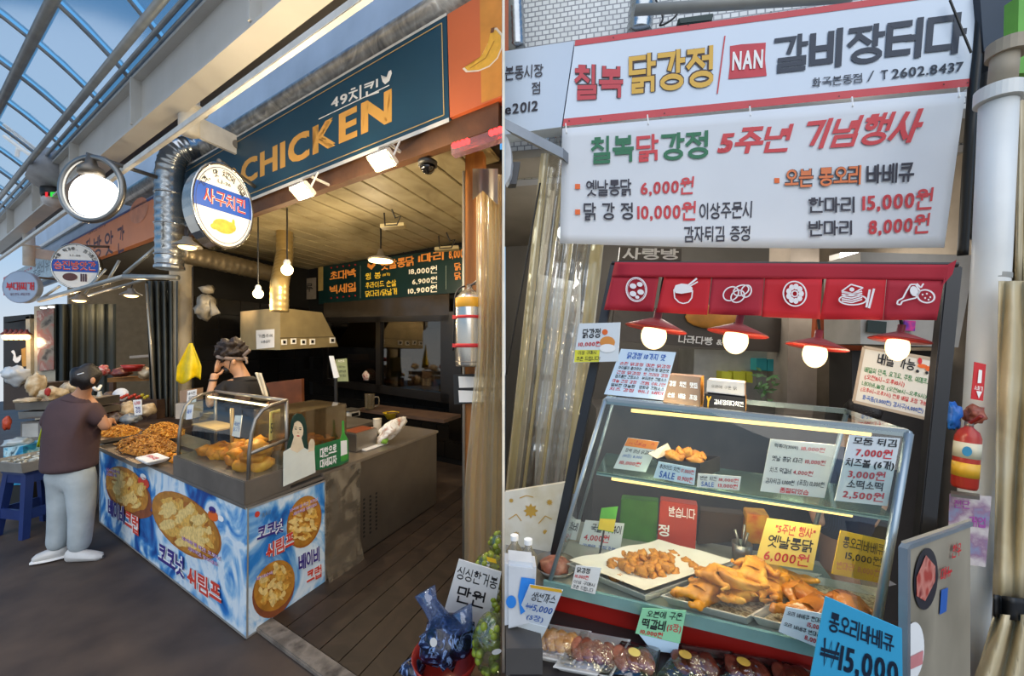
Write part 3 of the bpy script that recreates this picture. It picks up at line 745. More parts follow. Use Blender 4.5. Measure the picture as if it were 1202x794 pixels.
for i in range(5):
    u0 = 8 + i * 9; MB().tube([P(u0, 150 + i * 7, 7), P(u0 + 6, 162 + i * 6.6, 7)], .018, 6).build('web_bar', WHITE_STEEL, t)
MB().tube([P(20, 184, 7), P(21, 175, 7), P(28, 177, 7), P(36, 182, 7)], .03, 6).build('hook_arm', WHITE_STEEL, t)

MB().tube([c2 + ZUP * 24 * 6.2 / F, L(ab(c2)[0], .9, c2.z + .4)], .02, 6).build('bracket_arm', STEEL_D, d2)
MB().tube([c3 + V((0, .1, .2)), L(a3 + .3, .9, c3.z + .25)], .02, 6).build('bracket_arm', STEEL_D, d3)
# ================================================================== LEFT: chicken stall and what stands in it
SEA = RAMP('sea_print', ['#16418a', '#2f7fc4', '#8fbcdc', '#dfe8ec', '#d0dfe8', '#3f8fd0'], 2.6, 'noise', .35, 0, 1.2, [.34, .44, .5, .56, .63, .72])
FOOD = M('food_base', '#b87a2a', .45, 0, .25, 20)
TONES = [M('food_tone_dark', '#a8641f', .45, 0, .2, 30), M('food_tone_mid', '#cf9038', .45, 0, .3, 40), M('food_tone_light', '#dcaa4e', .45, 0, .3, 40), M('food_tone_pale', '#e9c478', .45, 0, .25, 40)]
PURP = M('purple_print', '#3b2b7c', .5, var=0); RED2 = M('red_print_2', '#d2402c', .5, var=0); ALU = M('aluminium_trim', '#b7b3ab', .35, .5)
ct = T('snack_counter', 'low snack counter wrapped in blue sea-print banners with fried shrimp pictures', 'counter', L(1.4, .28, 0))
lbox(MB(), .015, 2.94, .015, .56, .03, .78).build('body', M('counter_body', '#4d4740', .6), ct)
lbox(MB(), .02, 2.93, .03, .55, .0, .03).build('plinth', BLACK, ct)
CTOP = M('counter_steel', '#8a8177', .35, .6, .15, 5)
lbox(MB(), -.01, 2.96, -.015, .62, .78, .80).build('worktop', CTOP, ct, bevel=.004)
def ell(cu, cv, ru, rv, sh, n=28, a0=0, a1=360): return [(cu + ru * math.cos(math.radians(a0 + (a1 - a0) * i / n)), cv + rv * math.sin(math.radians(a0 + (a1 - a0) * i / n)) + sh * ru * math.cos(math.radians(a0 + (a1 - a0) * i / n))) for i in range(n)]
pf_ = plB(0)
bn = flat('front_banner', q_on([(116.4, 520.5), (289, 597.8), (288, 750.3), (116.4, 613)], pf_, .006), SEA, ct, .006)
for e in (((116.4, 520.5), (289, 597.8)), ((288, 749), (116.4, 612.5)), ((117, 521), (117, 613))): pline(list(e), .014, pf_, ALU, bn, .009, 'edge_trim')
def pic(px, mat, pl, name, off=.0075): return blob(px, pl, mat, bn if pl is pf_ else bs_, name, off)
def food(cu, cv, ru, rv, sh, pl, parent, seed, n=90):
    """printed picture of a heap of fried pieces: layered curled shapes"""
    r = random.Random(seed)
    for k in range(4):
        m = MB()
        for i in range(n // 4 + 3):
            rr = math.sqrt(r.random()) * .8; th = r.uniform(0, 6.28); du = rr * math.cos(th); u = cu + ru * du; v = cv + rv * rr * math.sin(th) + sh * ru * du
            L1 = ru * r.uniform(.16, .3); w = L1 * r.uniform(.35, .55); a0 = r.uniform(0, 3.14); cv_ = r.uniform(-.9, .9); top = []; bot = []
            for j in range(7):
                s_ = j / 6 * 2 - 1; x = s_ * L1; yy = cv_ * L1 * .4 * s_ * s_; hw = w * math.sqrt(max(0, 1 - s_ * s_)) * (1 + .2 * r.uniform(-1, 1))
                for lst, sg_ in ((top, 1), (bot, -1)): X, Y = x, yy + sg_ * hw; lst.append((u + X * math.cos(a0) - Y * math.sin(a0), v + (X * math.sin(a0) + Y * math.cos(a0)) * .9))
            q = q_on(top + bot[::-1], pl, .0088 + k * .0005 + i * .00002); m.add(q, [tuple(range(len(q)))])
        o = m.build('food_picture', TONES[k], parent); o['kind'] = 'stuff'
BOWL = M('bowl_print', '#8a4a2a', .5, 0, .2, 20)
pic(ell(151, 580, 27, 27, .45), BOWL, pf_, 'bowl_picture', .007); pic(ell(149, 575, 25, 25, .45), FOOD, pf_, 'food_picture', .0085); food(149, 575, 24, 24, .45, pf_, bn, 1)
pic(ell(167, 604, 12, 5, -.1), BOWL, pf_, 'bowl_picture', .009)
pic(ell(219, 617, 41, 34, .53), M('food_rim', '#a8641f', .5), pf_, 'food_picture', .007); pic(ell(218, 616, 39.5, 32.5, .53), FOOD, pf_, 'food_picture', .0085); food(218, 616, 37, 31, .53, pf_, bn, 2, 120)
for (u, v, r, m_) in ((168.5, 567, 6.5, RED2), (168, 560, 3.5, WHITE), (250, 606, 6, ORANGE), (249, 599, 4, PURP), (259, 609, 3.5, WHITE)): pic(ell(u, v, r, r, .4), m_, pf_, 'shellfish_picture', .0095)
def lab(s, px, pl, mat, parent, off=.0125, bold=.07):
    text(s, q_on(px, pl, off), WHITE, parent, bold + .10); text(s, q_on(px, pl, off + .0015), mat, parent, bold)
lab('베이비', [(127, 585), (146, 595), (146, 616), (127, 604)], pf_, PURP, bn); lab('크랩', [(147, 599), (163, 608), (163, 630), (147, 619)], pf_, RED2, bn)
lab('코코넛', [(186, 637), (216, 655), (216, 681), (186, 660)], pf_, PURP, bn); lab('쉬림프', [(220, 664), (260, 688), (260, 713), (220, 685)], pf_, RED2, bn)
MAG = M('magenta_print', '#a04a9a', .5, var=0)
lab('바삭하게 튀긴 코코넛', [(214, 629), (259, 654), (259, 659), (214, 634)], pf_, MAG, bn, .0125, .03); lab('새우튀김 맛보세요', [(221, 641), (256, 661), (256, 666), (221, 646)], pf_, MAG, bn, .0125, .03)
lab('바삭바삭', [(125, 549), (141, 553), (141, 557), (125, 553)], pf_, MAG, bn, .0125, .03); lab('한입에 쏙', [(125, 554), (137, 557), (137, 561), (125, 558)], pf_, MAG, bn, .0125, .03)
ps_ = plA(0)
bs_ = flat('side_banner', q_on([(290.3, 598), (382, 564.5), (382.4, 688.3), (289.5, 750)], ps_, .006), SEA, ct, .006)
for e in (((290.3, 598), (382, 564.5)), ((289.5, 749.5), (382.4, 687.8)), ((291, 598), (290.2, 750)), ((381.8, 565), (382, 688))): pline(list(e), .012, ps_, ALU, bs_, .009, 'edge_trim')
pic(ell(357, 613, 20.5, 30, -.35), M('food_rim', '#a8641f'), ps_, 'food_picture', .007); pic(ell(357, 612, 19.5, 28.5, -.35), FOOD, ps_, 'food_picture', .0085); food(357, 612, 18.5, 27, -.35, ps_, bs_, 3)
pic(ell(321, 693, 25, 32, -.35), BOWL, ps_, 'bowl_picture', .007); pic(ell(322, 688, 24, 29, -.35), FOOD, ps_, 'food_picture', .0085); food(322, 687, 22, 27, -.35, ps_, bs_, 4)
lab('코코넛', [(301.5, 620), (332.5, 608), (332.5, 625), (301.5, 637)], ps_, PURP, bs_); lab('쉬림프', [(312, 640), (345, 623), (345, 642), (312, 658)], ps_, RED2, bs_)
lab('베이비', [(350, 653), (374.5, 641), (375, 659), (350.5, 671)], ps_, PURP, bs_); lab('크랩', [(359.5, 672), (377, 662.5), (377.5, 677), (360, 687)], ps_, RED2, bs_)
lab('바삭하게 튀긴 코코넛', [(340, 598), (373, 584), (373, 588), (340, 602)], ps_, MAG, bs_, .0125, .03); lab('새우튀김 맛보세요', [(344, 602), (372, 590), (372, 594), (344, 606)], ps_, MAG, bs_, .0125, .03)
lab('바삭바삭', [(301, 678), (320, 670), (320, 674), (301, 682)], ps_, MAG, bs_, .0125, .03)
pic(ell(302, 604, 3, 3.5, -.3), RED2, ps_, 'logo_dot', .008); text('쿰푸드', q_on([(307, 603), (318, 599), (318, 604), (307, 608)], ps_, .008), M('print_grey', '#6f8496'), bs_, .03)

# tall steel skirt of the glass case at the counter's end
cs = T('snack_case', 'small steel display case with curved glass front, full of fried shrimp', 'display case', L(.5, .15, .8))
lbox(MB(), -.005, 1.06, -.012, .30, .80, .945).build('base', M('case_steel', '#857b70', .38, .6, .15, 6), cs, bevel=.005)
prof = [(.02, .945), (.025, 1.1), (.04, 1.22), (.065, 1.30), (.11, 1.35), (.17, 1.375), (.28, 1.39)]
FRAME = M('case_frame', '#8d857b', .3, .7, .1, 6)
for a_ in (.012, 1.045):
    MB().tube([L(a_, b_, z_) for b_, z_ in prof], .011, 8).build('end_frame', FRAME, cs, smooth=True)
    MB().tube([L(a_, .28, .945), L(a_, .28, 1.39)], .012, 8).build('rear_post', FRAME, cs, smooth=True)
MB().tube([L(.012, .03, 1.10), L(.012, .28, 1.13)], .012, 8).build('side_rail', FRAME, cs, smooth=True)
MB().tube([L(.012, .28, 1.39), L(1.045, .28, 1.39)], .012, 8).build('top_rail', FRAME, cs, smooth=True)
MB().tube([L(.6, .2, .945), L(.6, .2, 1.3)], .013, 8).build('inner_post', M('case_post', '#a9854a', .4, .3), cs, smooth=True)
MB().grid(lambda u, v: L(.02 + 1.02 * u, *[prof[int(v * 5.999)][i] + (prof[int(v * 5.999) + 1][i] - prof[int(v * 5.999)][i]) * (v * 6 - int(v * 5.999)) for i in (0, 1)]), 1, 18).build('curved_glass', GL, cs, smooth=True)
for a_ in (.012, 1.045): MB().add([L(a_, b_, z_) for b_, z_ in prof] + [L(a_, .28, .945)], [tuple(range(8))]).build('side_glass', GL, cs)
MB().tube([L(.08, .2, 1.36), L(.98, .2, 1.36)], .008, 8).build('added_case_lamp', EMIT('added_lamp_glow', '#ffe6b8', 4), cs, smooth=True)  # added tube and point lights, put in to brighten the shrimp
for a_ in (.25, .75): point('added_case_light', L(a_, .17, 1.33), 2.2, (1, .8, .5), .03)
lbox(MB(), .62, 1.03, .1, .27, 1.15, 1.16).build('shelf', M('case_shelf', '#b08f58', .4), cs)
# fried shrimp in the case: each piece its own
FRY = RAMP('golden_batter', ['#a8540c', '#e0901e', '#f5b53a'], 9, 'noise', .55, .5, .5)
FRYV = [lump(i, .075, .05, .045, .35, 4) for i in range(4)]
for me in FRYV: me.materials.append(FRY)
for i in range(30):
    a_ = R.uniform(.1, .95); b_ = R.uniform(.09, .24); z_ = .975 + (.06 if i > 14 else 0) + (.05 if i > 23 else 0)
    if i > 14: a_ = R.uniform(.15, .62)
    if i > 23: a_ = R.uniform(.12, .3)
    put('fried_shrimp', FRYV[i % 4], L(a_, b_, z_), (R.uniform(-.5, .5), R.uniform(-.5, .5), R.uniform(0, 6)), R.uniform(.85, 1.15), None, 'golden fried shrimp piece heaped inside the curved glass case', 'fried shrimp', 'fried shrimp in the curved glass case')
def card(name, label, px, pl, mat, lines, cat='price tag', th=.003, off=0):
    q = q_on(px, pl, off); t = T(name, label, cat, (q[2] + q[3]) / 2); flat('card', q, mat, t, th)
    for s, box, m_, b_ in lines:                        # box in shares of the card: x0, x1, y0(top), y1
        x0, x1, y0, y1 = box
        def at(x, y): return (q[0] * (1 - x) + q[1] * x) * (1 - y) + (q[3] * (1 - x) + q[2] * x) * y
        text(s, [at(x0, y0), at(x1, y0), at(x1, y1), at(x0, y1)], m_, t, b_)
    return t
LEMON = M('lemon_card', '#e8d27a', .6, var=.03)
card('price_tag', 'yellow price tag reading 5000 inside the curved glass case', [(317, 484), (329, 480), (329, 513), (316, 518)], plA(.2), LEMON, [('튀김', (.2, .85, .08, .3), RED, .03), ('5000', (.08, .95, .4, .75), INK, .02)])
card('price_tag', 'white price tag leaning inside the curved glass case', [(276, 488), (284, 488), (281, 514), (272, 512)], plB(.15), PAPER, [('국내산', (.1, .9, .3, .5), BLUE, .02), ('닭고기', (.1, .9, .55, .75), BLUE, .02)])
card('price_tag', 'small white price tag at the left end of the curved glass case', [(220, 476), (227, 475), (225, 492), (218, 493)], plB(.0), PAPER, [('새우', (.1, .9, .3, .6), BLUE, .02)])
# trays with dried snacks left of the case
def heap(label, cu, cv, z, rx, ry, h, n, mat, seed, rot):
    """mound of curled fried flakes, far too many to count"""
    r = random.Random(seed); c = Zp(cu, cv, z); m = MB()
    e1 = DA; e2 = DB
    m.add([c + e1 * (rx * .97 * math.cos(t * .5236)) + e2 * (ry * .97 * math.sin(t * .5236)) for t in range(12)] + [c + ZUP * h * .85] + [c + e1 * (rx * .5 * math.cos(t * .5236)) + e2 * (ry * .5 * math.sin(t * .5236)) + ZUP * h * .66 for t in range(12)],
          [(t, (t + 1) % 12, 13 + (t + 1) % 12, 13 + t) for t in range(12)] + [(13 + t, 13 + (t + 1) % 12, 12) for t in range(12)])
    for i in range(n):
        rr = math.sqrt(r.random()); th = r.uniform(0, 6.283); hz = h * (1 - rr * rr * .9) * .95
        p = c + e1 * (rx * rr * math.cos(th)) + e2 * (ry * rr * math.sin(th)) + ZUP * hz
        d = V((r.uniform(-1, 1), r.uniform(-1, 1), r.uniform(-.3, .6))).normalized(); s_ = d.orthogonal().normalized(); l = r.uniform(.018, .034)
        q = [p - d * l, p + ZUP * .012, p + d * l * .8 + ZUP * r.uniform(-.008, .01)]
        m.tube(q, [.003, r.uniform(.006, .01), .003], 4)
    o = m.build('fried_snack_heap', mat, None); return tag(o, label, 'snack heap', kind='stuff')
SN1 = RAMP('snack_brown', ['#6e3d12', '#b3762b', '#dba650'], 30, 'noise', .55, .2)
SN2 = RAMP('snack_gold', ['#8a4c10', '#cf8a2a', '#e8b04a'], 30, 'noise', .55, .2)
def tray(label, cu, cv, z, w, d, h, mat, lip=.02):
    c = Zp(cu, cv, z); t = T('steel_tray', label, 'tray', c); a_, b_ = ab(c)
    lbox(MB(), a_ - w / 2, a_ + w / 2, b_ - d / 2, b_ + d / 2, z, z + .006).build('pan', mat, t)
    m = MB()
    for (a0, a1, b0, b1) in ((a_ - w / 2, a_ + w / 2, b_ - d / 2 - .006, b_ - d / 2), (a_ - w / 2, a_ + w / 2, b_ + d / 2, b_ + d / 2 + .006), (a_ - w / 2 - .006, a_ - w / 2, b_ - d / 2, b_ + d / 2), (a_ + w / 2, a_ + w / 2 + .006, b_ - d / 2, b_ + d / 2)):
        lbox(MB(), a0, a1, b0, b1, z, z + h).build('side', mat, t)
    return t
tray('wide steel tray of fried baby crab at the counter front', 172, 531, .80, 1.05, .42, .035, STEEL)
tray('oval-looking steel tray at the far end of the counter', 139, 512, .83, .5, .4, .03, STEEL)
heap('heap of brown fried baby crabs at the counter front', 172, 526, .815, .48, .18, .10, 480, SN1, 1, 0)
heap('smaller heap of fried snacks at the far counter end', 141, 509, .84, .25, .15, .07, 260, SN2, 2, 0)
heap('heap of golden fried snacks behind the foam tray, beside the grey curtain', 193, 510, .86, .30, .15, .11, 300, SN2, 3, 0)
c = Zp(179, 541, .84); t = T('foam_tray', 'white foam tray with red printing lying on the snack tray', 'foam tray', c); a_, b_ = ab(c)
MB().hexa([L(a_ + s * x, b_ + r * y, .83 + z) for z, s, r in ((0, .10, .055), (.035, .14, .08)) for x, y in ((-1, -1), (-1, 1), (1, 1), (1, -1))]).build('body', M('foam_white', '#efece6', .6), t, bevel=.008)
text('베이비크랩', [L(a_ + .09, b_ + .02, .867), L(a_ - .09, b_ + .02, .867), L(a_ - .09, b_ - .02, .867), L(a_ + .09, b_ - .02, .867)], RED, t, .05, n=ZUP)
for i in range(6):
    put('fried_shrimp', FRYV[i % 4], Zp(201 + R.uniform(-4, 9), 536 + R.uniform(-3, 5), .84), (0, 0, R.uniform(0, 6)), .55, None, 'small fried shrimp lying on the snack tray beside the foam tray', 'fried shrimp', 'loose shrimp beside the foam tray')

# soju advertising standee and acrylic food box on the counter's side
pst = plA(-.012)
sd = T('advert_standee', 'cardboard standee of a long-haired woman in white beside a green bottle', 'standee', L(0, .45, .8))
def cut(px, mat, name, off, th=.004):
    q = q_on(px, pst, off); c = sum(q, V((0, 0, 0))) / len(q); n_ = nrm(pst).normalized(); k = len(q)
    return MB().add(q + [p - n_ * th for p in q], [tuple(range(k)), tuple(range(k, 2 * k))[::-1]] + [(i, (i + 1) % k, k + (i + 1) % k, k + i) for i in range(k)]).build(name, mat, sd)
HAIRG = M('print_hair', '#10352d', .5); SKINP = M('print_skin', '#e3cfae', .5); DRESS = M('print_dress', '#dfe0d2', .5, 0, .05, 10)
cut([(336, 531), (341, 510), (341.5, 497), (344, 489), (348.5, 485.5), (354, 486), (358, 491), (360, 501), (361.5, 531), (356, 528), (346, 526)], HAIRG, 'hair', .003)
cut([(333, 531), (341, 526), (346, 524), (354, 524), (361, 528), (369, 527.5), (370.5, 555), (352, 563), (332.8, 571.5)], DRESS, 'dress', .006)
cut(ell(349.8, 505.5, 6.3, 11, .1, 16), SKINP, 'face', .0062)
cut([(345.5, 513), (353.5, 513), (357, 526), (349, 532), (341, 528)], SKINP, 'neck', .0068)
cut([(345, 489), (350, 487), (357, 494), (358, 505), (355.5, 498), (350, 493), (345.5, 497), (343.5, 506), (342.5, 498)], HAIRG, 'fringe', .0075)
for (u, v, ru, rv, m_) in ((347.3, 504, 1.4, .6, INK), (352.6, 504.6, 1.4, .6, INK), (350.2, 512, 1.8, .7, RED), (347.3, 501.8, 1.8, .4, HAIRG), (352.7, 502.4, 1.8, .4, HAIRG), (350, 508, .7, 1.2, M('print_shadow', '#c9a988'))): cut(ell(u, v, ru, rv, .1, 10), m_, 'face_feature', .008)
cut([(362, 531), (363, 520), (365.5, 515.5), (368, 516), (369.5, 520), (369, 529)], SKINP, 'hand', .0065)
GRB = M('standee_green', '#1f6b3f', .45, 0, .15, 12)
cut([(369, 524), (399, 515.5), (409, 516), (409.5, 541), (400, 546.5), (371, 552.5)], GRB, 'green_panel', .0)
cut([(402, 494), (403.6, 494), (404.6, 509), (408, 515), (408.6, 538), (405, 541.5), (400.5, 542), (399.5, 516), (401.6, 509)], M('bottle_green', '#3f9a3c', .25), 'bottle', .004)
cut([(400, 518), (407.2, 517), (407.6, 533), (400.4, 535.5)], PAPER, 'bottle_label', .0055)
text('대한으로', q_on([(375.5, 527), (395, 521), (395, 532), (375.5, 538.5)], pst, .004), WHITE, sd, .08); text('대세되자', q_on([(375.5, 540.5), (395, 534), (395, 544), (375.5, 550)], pst, .004), WHITE, sd, .08)
ab_ = T('acrylic_food_box', 'clear acrylic box holding a tray of orange fried food behind the standee', 'food box', L(.25, .55, .82))
ACR = GLASS('acrylic', '#e9e2d2', .06, .05, .12, '#8f7d5f')
for bx in ((.03, .036, .29, .82, .86, 1.29), (.45, .456, .29, .82, .86, 1.29), (.03, .456, .284, .29, .86, 1.29), (.03, .456, .82, .826, .86, 1.29), (.03, .456, .29, .82, 1.29, 1.296)): lbox(MB(), *bx).build('acrylic_sheet', ACR, ab_)
lbox(MB(), .02, .47, .28, .84, .81, .86).build('tray', STEEL, ab_)
lbox(MB(), .04, .45, .3, .81, .95, .99).build('food_pan', STEEL, ab_)
o = MB()
r = random.Random(5)
for i in range(110):
    p = L(r.uniform(.06, .43), r.uniform(.32, .79), 1.0 + r.uniform(0, .03)); o.ball(p, (.022, .018, .012), 6, 4)
o = o.build('fried_bits', FRY, ab_, smooth=True); o['kind'] = 'stuff'
MB().tube([L(.12, .5, 1.02), L(.14, .43, 1.17)], [.02, .01], 8).build('wooden_spoon', M('spoon_wood', '#b8783a', .6), ab_, smooth=True)

# plastic-wrapped end leg and the steel fridge counter
lg = T('wrapped_cabinet', 'narrow cabinet end wrapped in crumpled clear plastic, beside the side banner', 'cabinet', L(.05, .75, 0))
lbox(MB(), .02, .6, .585, .93, .0, .80).build('body', M('cabinet_beige', '#7d7366', .5), lg, bevel=.004)
PLW = GLASS('wrap_plastic', '#e8e2d6', .08, .25, .35, '#9a8d78', .5, 10)
MB().grid(lambda u, v: L(-.012 - .022 * noise.noise(V((u * 4, v * 7, 1))) - (.05 * (1 - v * 5) if v < .2 else 0), .58 + .36 * u, .02 + .79 * v), 14, 24).build('plastic_wrap', PLW, lg, smooth=True)
fc = T('fridge_counter', 'long brushed steel fridge counter with rows of vent slots', 'counter', L(.3, 1.55, 0))
lbox(MB(), .0, .62, .945, 2.12, .03, .80).build('body', M('fridge_steel', '#6f665b', .36, .7, .12, 4), fc, bevel=.004)
lbox(MB(), .03, .6, .97, 2.1, .0, .03).build('plinth', BLACK, fc)
lbox(MB(), -.012, .64, .56, 2.14, .80, .825).build('worktop', M('fridge_top', '#8f8476', .3, .6, .15, 4), fc, bevel=.004)
for i in range(3):
    for j in range(10):
        lbox(MB(), -.0015, .0, .985 + i * .075, 1.005 + i * .075, .16 + j * .034, .178 + j * .034).build('vent_slot', BLACK, fc)
# small things on the steel counter
def lthing(name, label, cat, u, v, z): p = Zp(u, v, z); return T(name, label, cat, p), p
t, p = lthing('steel_pan', 'deep steel pan of red sauce on the fridge counter', 'pan', 418, 531, .825)
a_, b_ = ab(p); lbox(MB(), a_ - .02, a_ + .2, b_ - .02, b_ + .26, .826, .99).build('body', STEEL, t, bevel=.008); lbox(MB(), a_ + .0, a_ + .18, b_ + .0, b_ + .24, .985, .993).build('sauce', M('red_sauce', '#7d3a1a', .4), t)
t, p = lthing('kitchen_scale', 'white kitchen scale behind the acrylic food box', 'scale', 411, 489, .825)
a_, b_ = ab(p); lbox(MB(), a_ - .1, a_ + .1, b_ - .1, b_ + .1, .826, .9).build('body', M('scale_white', '#c9c2b4', .5), t, bevel=.01); lbox(MB(), a_ - .11, a_ - .1, b_ - .06, b_ + .06, .84, .88).build('display', BLACK, t); lbox(MB(), a_ - .11, a_ + .11, b_ - .11, b_ + .11, .91, .92).build('plate', STEEL, t)
t, p = lthing('measuring_jug', 'clear plastic jug with a handle at the back of the counter', 'jug', 434, 481, .9)
MB().lathe(p, [(.05, 0), (.06, .02), (.065, .2), (.07, .21)], n=18).build('body', GLASS('jug_plastic', '#cfc6b2', .1, .1, .35, '#a89878'), t, smooth=True); MB().tube(bend([p + V((.06, 0, .17)), p + V((.12, 0, .16)), p + V((.12, 0, .06)), p + V((.06, 0, .04))]), .009, 6).build('handle', GLASS('jug_plastic'), t, smooth=True)
lbox(MB(), .05, 1.6, 2.35, 2.75, .86, .9).build('back_shelf_board', DARKWOOD, None) and tag(bpy.data.objects['back_shelf_board'], 'dark worktop along the back of the stall', 'worktop')
t, p = lthing('mixing_bowl', 'steel mixing bowl on the fridge counter', 'bowl', 437, 512, .825)
MB().lathe(p, [(.04, .002), (.09, .02), (.12, .07), (.125, .07), (.095, .015), (.04, .006)], n=22).build('bowl', STEEL, t, smooth=True)
t, p = lthing('squeeze_cup', 'stacked paper cups standing by the mixing bowl', 'cups', 443, 510, .825)
MB().lathe(p, [(.035, 0), (.042, .12), (.044, .125), (.042, .16), (.046, .165), (.0, .166)], n=16).build('cups', M('cup_white', '#d8cdb8', .6), t, smooth=True)
t, p = lthing('bread_bag', 'printed plastic bag of bread lying on the fridge counter end', 'bag', 457, 522, .83)
me = lump(21, .075, .16, .07, .3, 3, 3); me.materials.append(RAMP('bread_bag_film', ['#d9d2c6', '#e9e4da', '#b8a08c', '#c2583a'], 14, 'noise', .3, .5, 1, [.3, .5, .62, .72])); put('bag', me, p + V((.0, .08, .13)), (.5, .3, -.5), 1, t)
me = lump(22, .035, .04, .03, .3, 3, 2); me.materials.append(M('bag_green', '#7fae3a', .5)); put('bag_tail', me, p + V((-.04, -.02, .04)), (0, 0, 0), 1, t)
t, p = lthing('yellow_bowl', 'yellow plastic basket at the back of the fridge counter', 'basket', 459, 492, .825)
MB().lathe(p, [(.05, 0), (.1, .08), (.105, .085), (.09, .07), (.045, .01)], n=18).build('basket', M('yellow_plastic', '#d9b62a', .5), t, smooth=True)
t, p = lthing('white_tray', 'white cutting board with yellow pickle on the fridge counter', 'board', 437, 527, .826)
a_, b_ = ab(p); lbox(MB(), a_ - .02, a_ + .28, b_ - .1, b_ + .2, .827, .84).build('board', PAPER, t, bevel=.004); MB().ball(L(a_ + .08, b_ + .08, .85), (.05, .03, .015), 10, 6).build('pickle', M('pickle_yellow', '#e2b92c', .4), t, smooth=True)
t, p = lthing('tablet_stand', 'white tablet on a stand in front of the black window', 'tablet', 391, 472, .9)
MB().tube([P(395, 497, 4.3), P(394, 444, 4.3)], .02, 8).build('stand', BLACK, t); flat('screen', [P(u, v, 4.3) for u, v in ((386, 418), (391, 418), (398, 443), (392, 445))], PAPER, t, .015)
card('notice_sheet', 'green-edged notice sheet behind the tablet stand', [(394, 422), (407, 421), (409, 448), (396, 448)], plB(2.6), M('notice_green', '#9aa37a', .6), [('주문표', (.2, .8, .05, .15), WHITE, .03), ('메뉴', (.15, .85, .3, .4), INK, .01), ('양념', (.15, .85, .5, .6), INK, .01), ('간장', (.15, .85, .7, .8), INK, .01)], 'notice')
t = T('wooden_crate', 'reddish brown wooden chopping board standing behind the staff member', 'board', P(333, 470, 4.1)); MB().slab([P(u, v, 4.1) for u, v in ((312, 450), (354, 445), (355, 501), (312, 502))], V((0, .05, 0))).build('board', M('crate_wood', '#6b3a1c', .5, 0, .3, 8), t)

# range hood with duct
hd = T('range_hood', 'steel range hood with five square knobs and a taped notice', 'range hood', P(335, 410, 4.4))
yh = Bp(329, 405, 1.75); ah, bh = ab(yh); HOOD = M('hood_steel', '#a8976f', .4, .45, .15, 4)
fa = [Bp(277.5, 366, 1.75), Bp(329, 361.5, 1.75), Bp(329, 411, 1.75), Bp(277.5, 411, 1.75)]
sa = [Ap(u, v, ah) for u, v in ((329, 361.5), (378, 367), (393, 397), (397, 407), (329, 411))]
back = DA * 1.1
MB().add(sa + [p + back for p in sa], [(0, 1, 2, 3, 4), (9, 8, 7, 6, 5)] + [(i, (i + 1) % 5, 5 + (i + 1) % 5, 5 + i) for i in range(5)]).build('canopy', HOOD, hd)
pk = plA(ah)
for u, v in ((334, 402), (345, 401), (356.5, 402), (367, 401.5), (390.5, 400)):
    q = q_on([(u - 3, v - 3.4), (u + 3, v - 3.6), (u + 3, v + 3), (u - 3, v + 3.2)], pk, .01); flat('knob_plate', q, PAPER, hd, .012); flat('knob', q_on([(u - 1.5, v - 2), (u + 1.5, v - 2), (u + 1.5, v + 1.5), (u - 1.5, v + 1.5)], pk, .014), BLACK, hd, .006)
pline([(329, 397), (393, 395.5)], .012, pk, M('hood_edge', '#7a6c50', .4, .5), hd, .004, 'seam')
flat('notice', q_on([(300.5, 388), (322, 386.5), (322, 408), (301, 410)], plB(1.75), .004), PAPER, hd, .002)
text('기름주의', q_on([(303, 393), (320, 392), (320, 396), (303, 397)], plB(1.75), .006), INK, hd, .01); text('사용금지', q_on([(306, 400), (317, 399), (317, 402.5), (306, 403.5)], plB(1.75), .006), INK, hd, .01)
hdt = T('spiral_duct', 'short silver duct rising from the range hood', 'duct', P(328, 363, 4.6)); spiral([P(328, 366, 4.7), P(328, 335, 4.7), P(334, 300, 5.1), V((P(334, 290, 5.2).x, 5.2, 3.27))], .10, M('hood_duct', '#b09a68', .3, .7), hdt, .07)

# menu board
pm = plB(3.3); mn = T('menu_board', 'dark menu board with orange and yellow Korean prices on the back wall', 'menu board', Bp(458, 350, 3.3))
flat('panel', q_on([(374, 313.5), (545, 289.5), (545, 343), (374, 357)], pm), M('menu_dark', '#123131', .35, 0, .2, 2), mn, .06)
flat('side_panel', q_on([(373.5, 314), (379, 313), (379, 341), (373.5, 342)], pm, .004), M('menu_cream', '#b39a5c', .5), mn, .03)
def mtext(s, px, m_, b_=.03): text(s, q_on(px, pm, .006), m_, mn, b_)
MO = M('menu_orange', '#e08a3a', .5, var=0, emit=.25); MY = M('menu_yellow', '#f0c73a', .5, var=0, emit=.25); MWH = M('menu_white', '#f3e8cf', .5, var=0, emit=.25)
mtext('초대박', [(387, 319.5), (418, 315), (418, 325), (387, 330)], MO, .05); mtext('빅세일', [(387, 336), (418, 331), (418, 342), (387, 346)], MO, .05)
for i in range(5): pic2 = blob(ell(389 + i * 7, 350 - i * .7, 1, 1, 0, 8), pm, RED, mn, 'dot', .006); blob(ell(389 + i * 7, 314.5 - i * .9, 1, 1, 0, 8), pm, RED, mn, 'dot', .006)
mtext('옛날통닭', [(447, 307), (486, 300), (486, 312), (447, 318)], MO, .05); mtext('1마리', [(491, 299), (521, 294), (521, 305), (491, 309)], MO, .05); mtext('8,000', [(527, 295), (544, 292), (544, 304), (527, 305)], MO, .04)
mtext('윙 봉', [(429, 321), (447, 319), (447, 327), (429, 329)], MY); mtext('18,000원', [(480, 315), (513, 311.5), (513, 321), (480, 323)], MWH, .03)
mtext('후라이드 순살', [(429, 332), (465, 328), (465, 336), (429, 339)], MY); mtext('6,900원', [(484, 327), (513, 324), (513, 332), (484, 335)], MWH, .03)
mtext('닭다리/닭날개', [(429, 342), (466, 338), (466, 346), (429, 349)], MY); mtext('10,900원', [(479, 338), (513, 334), (513, 343), (479, 346)], MWH, .04)
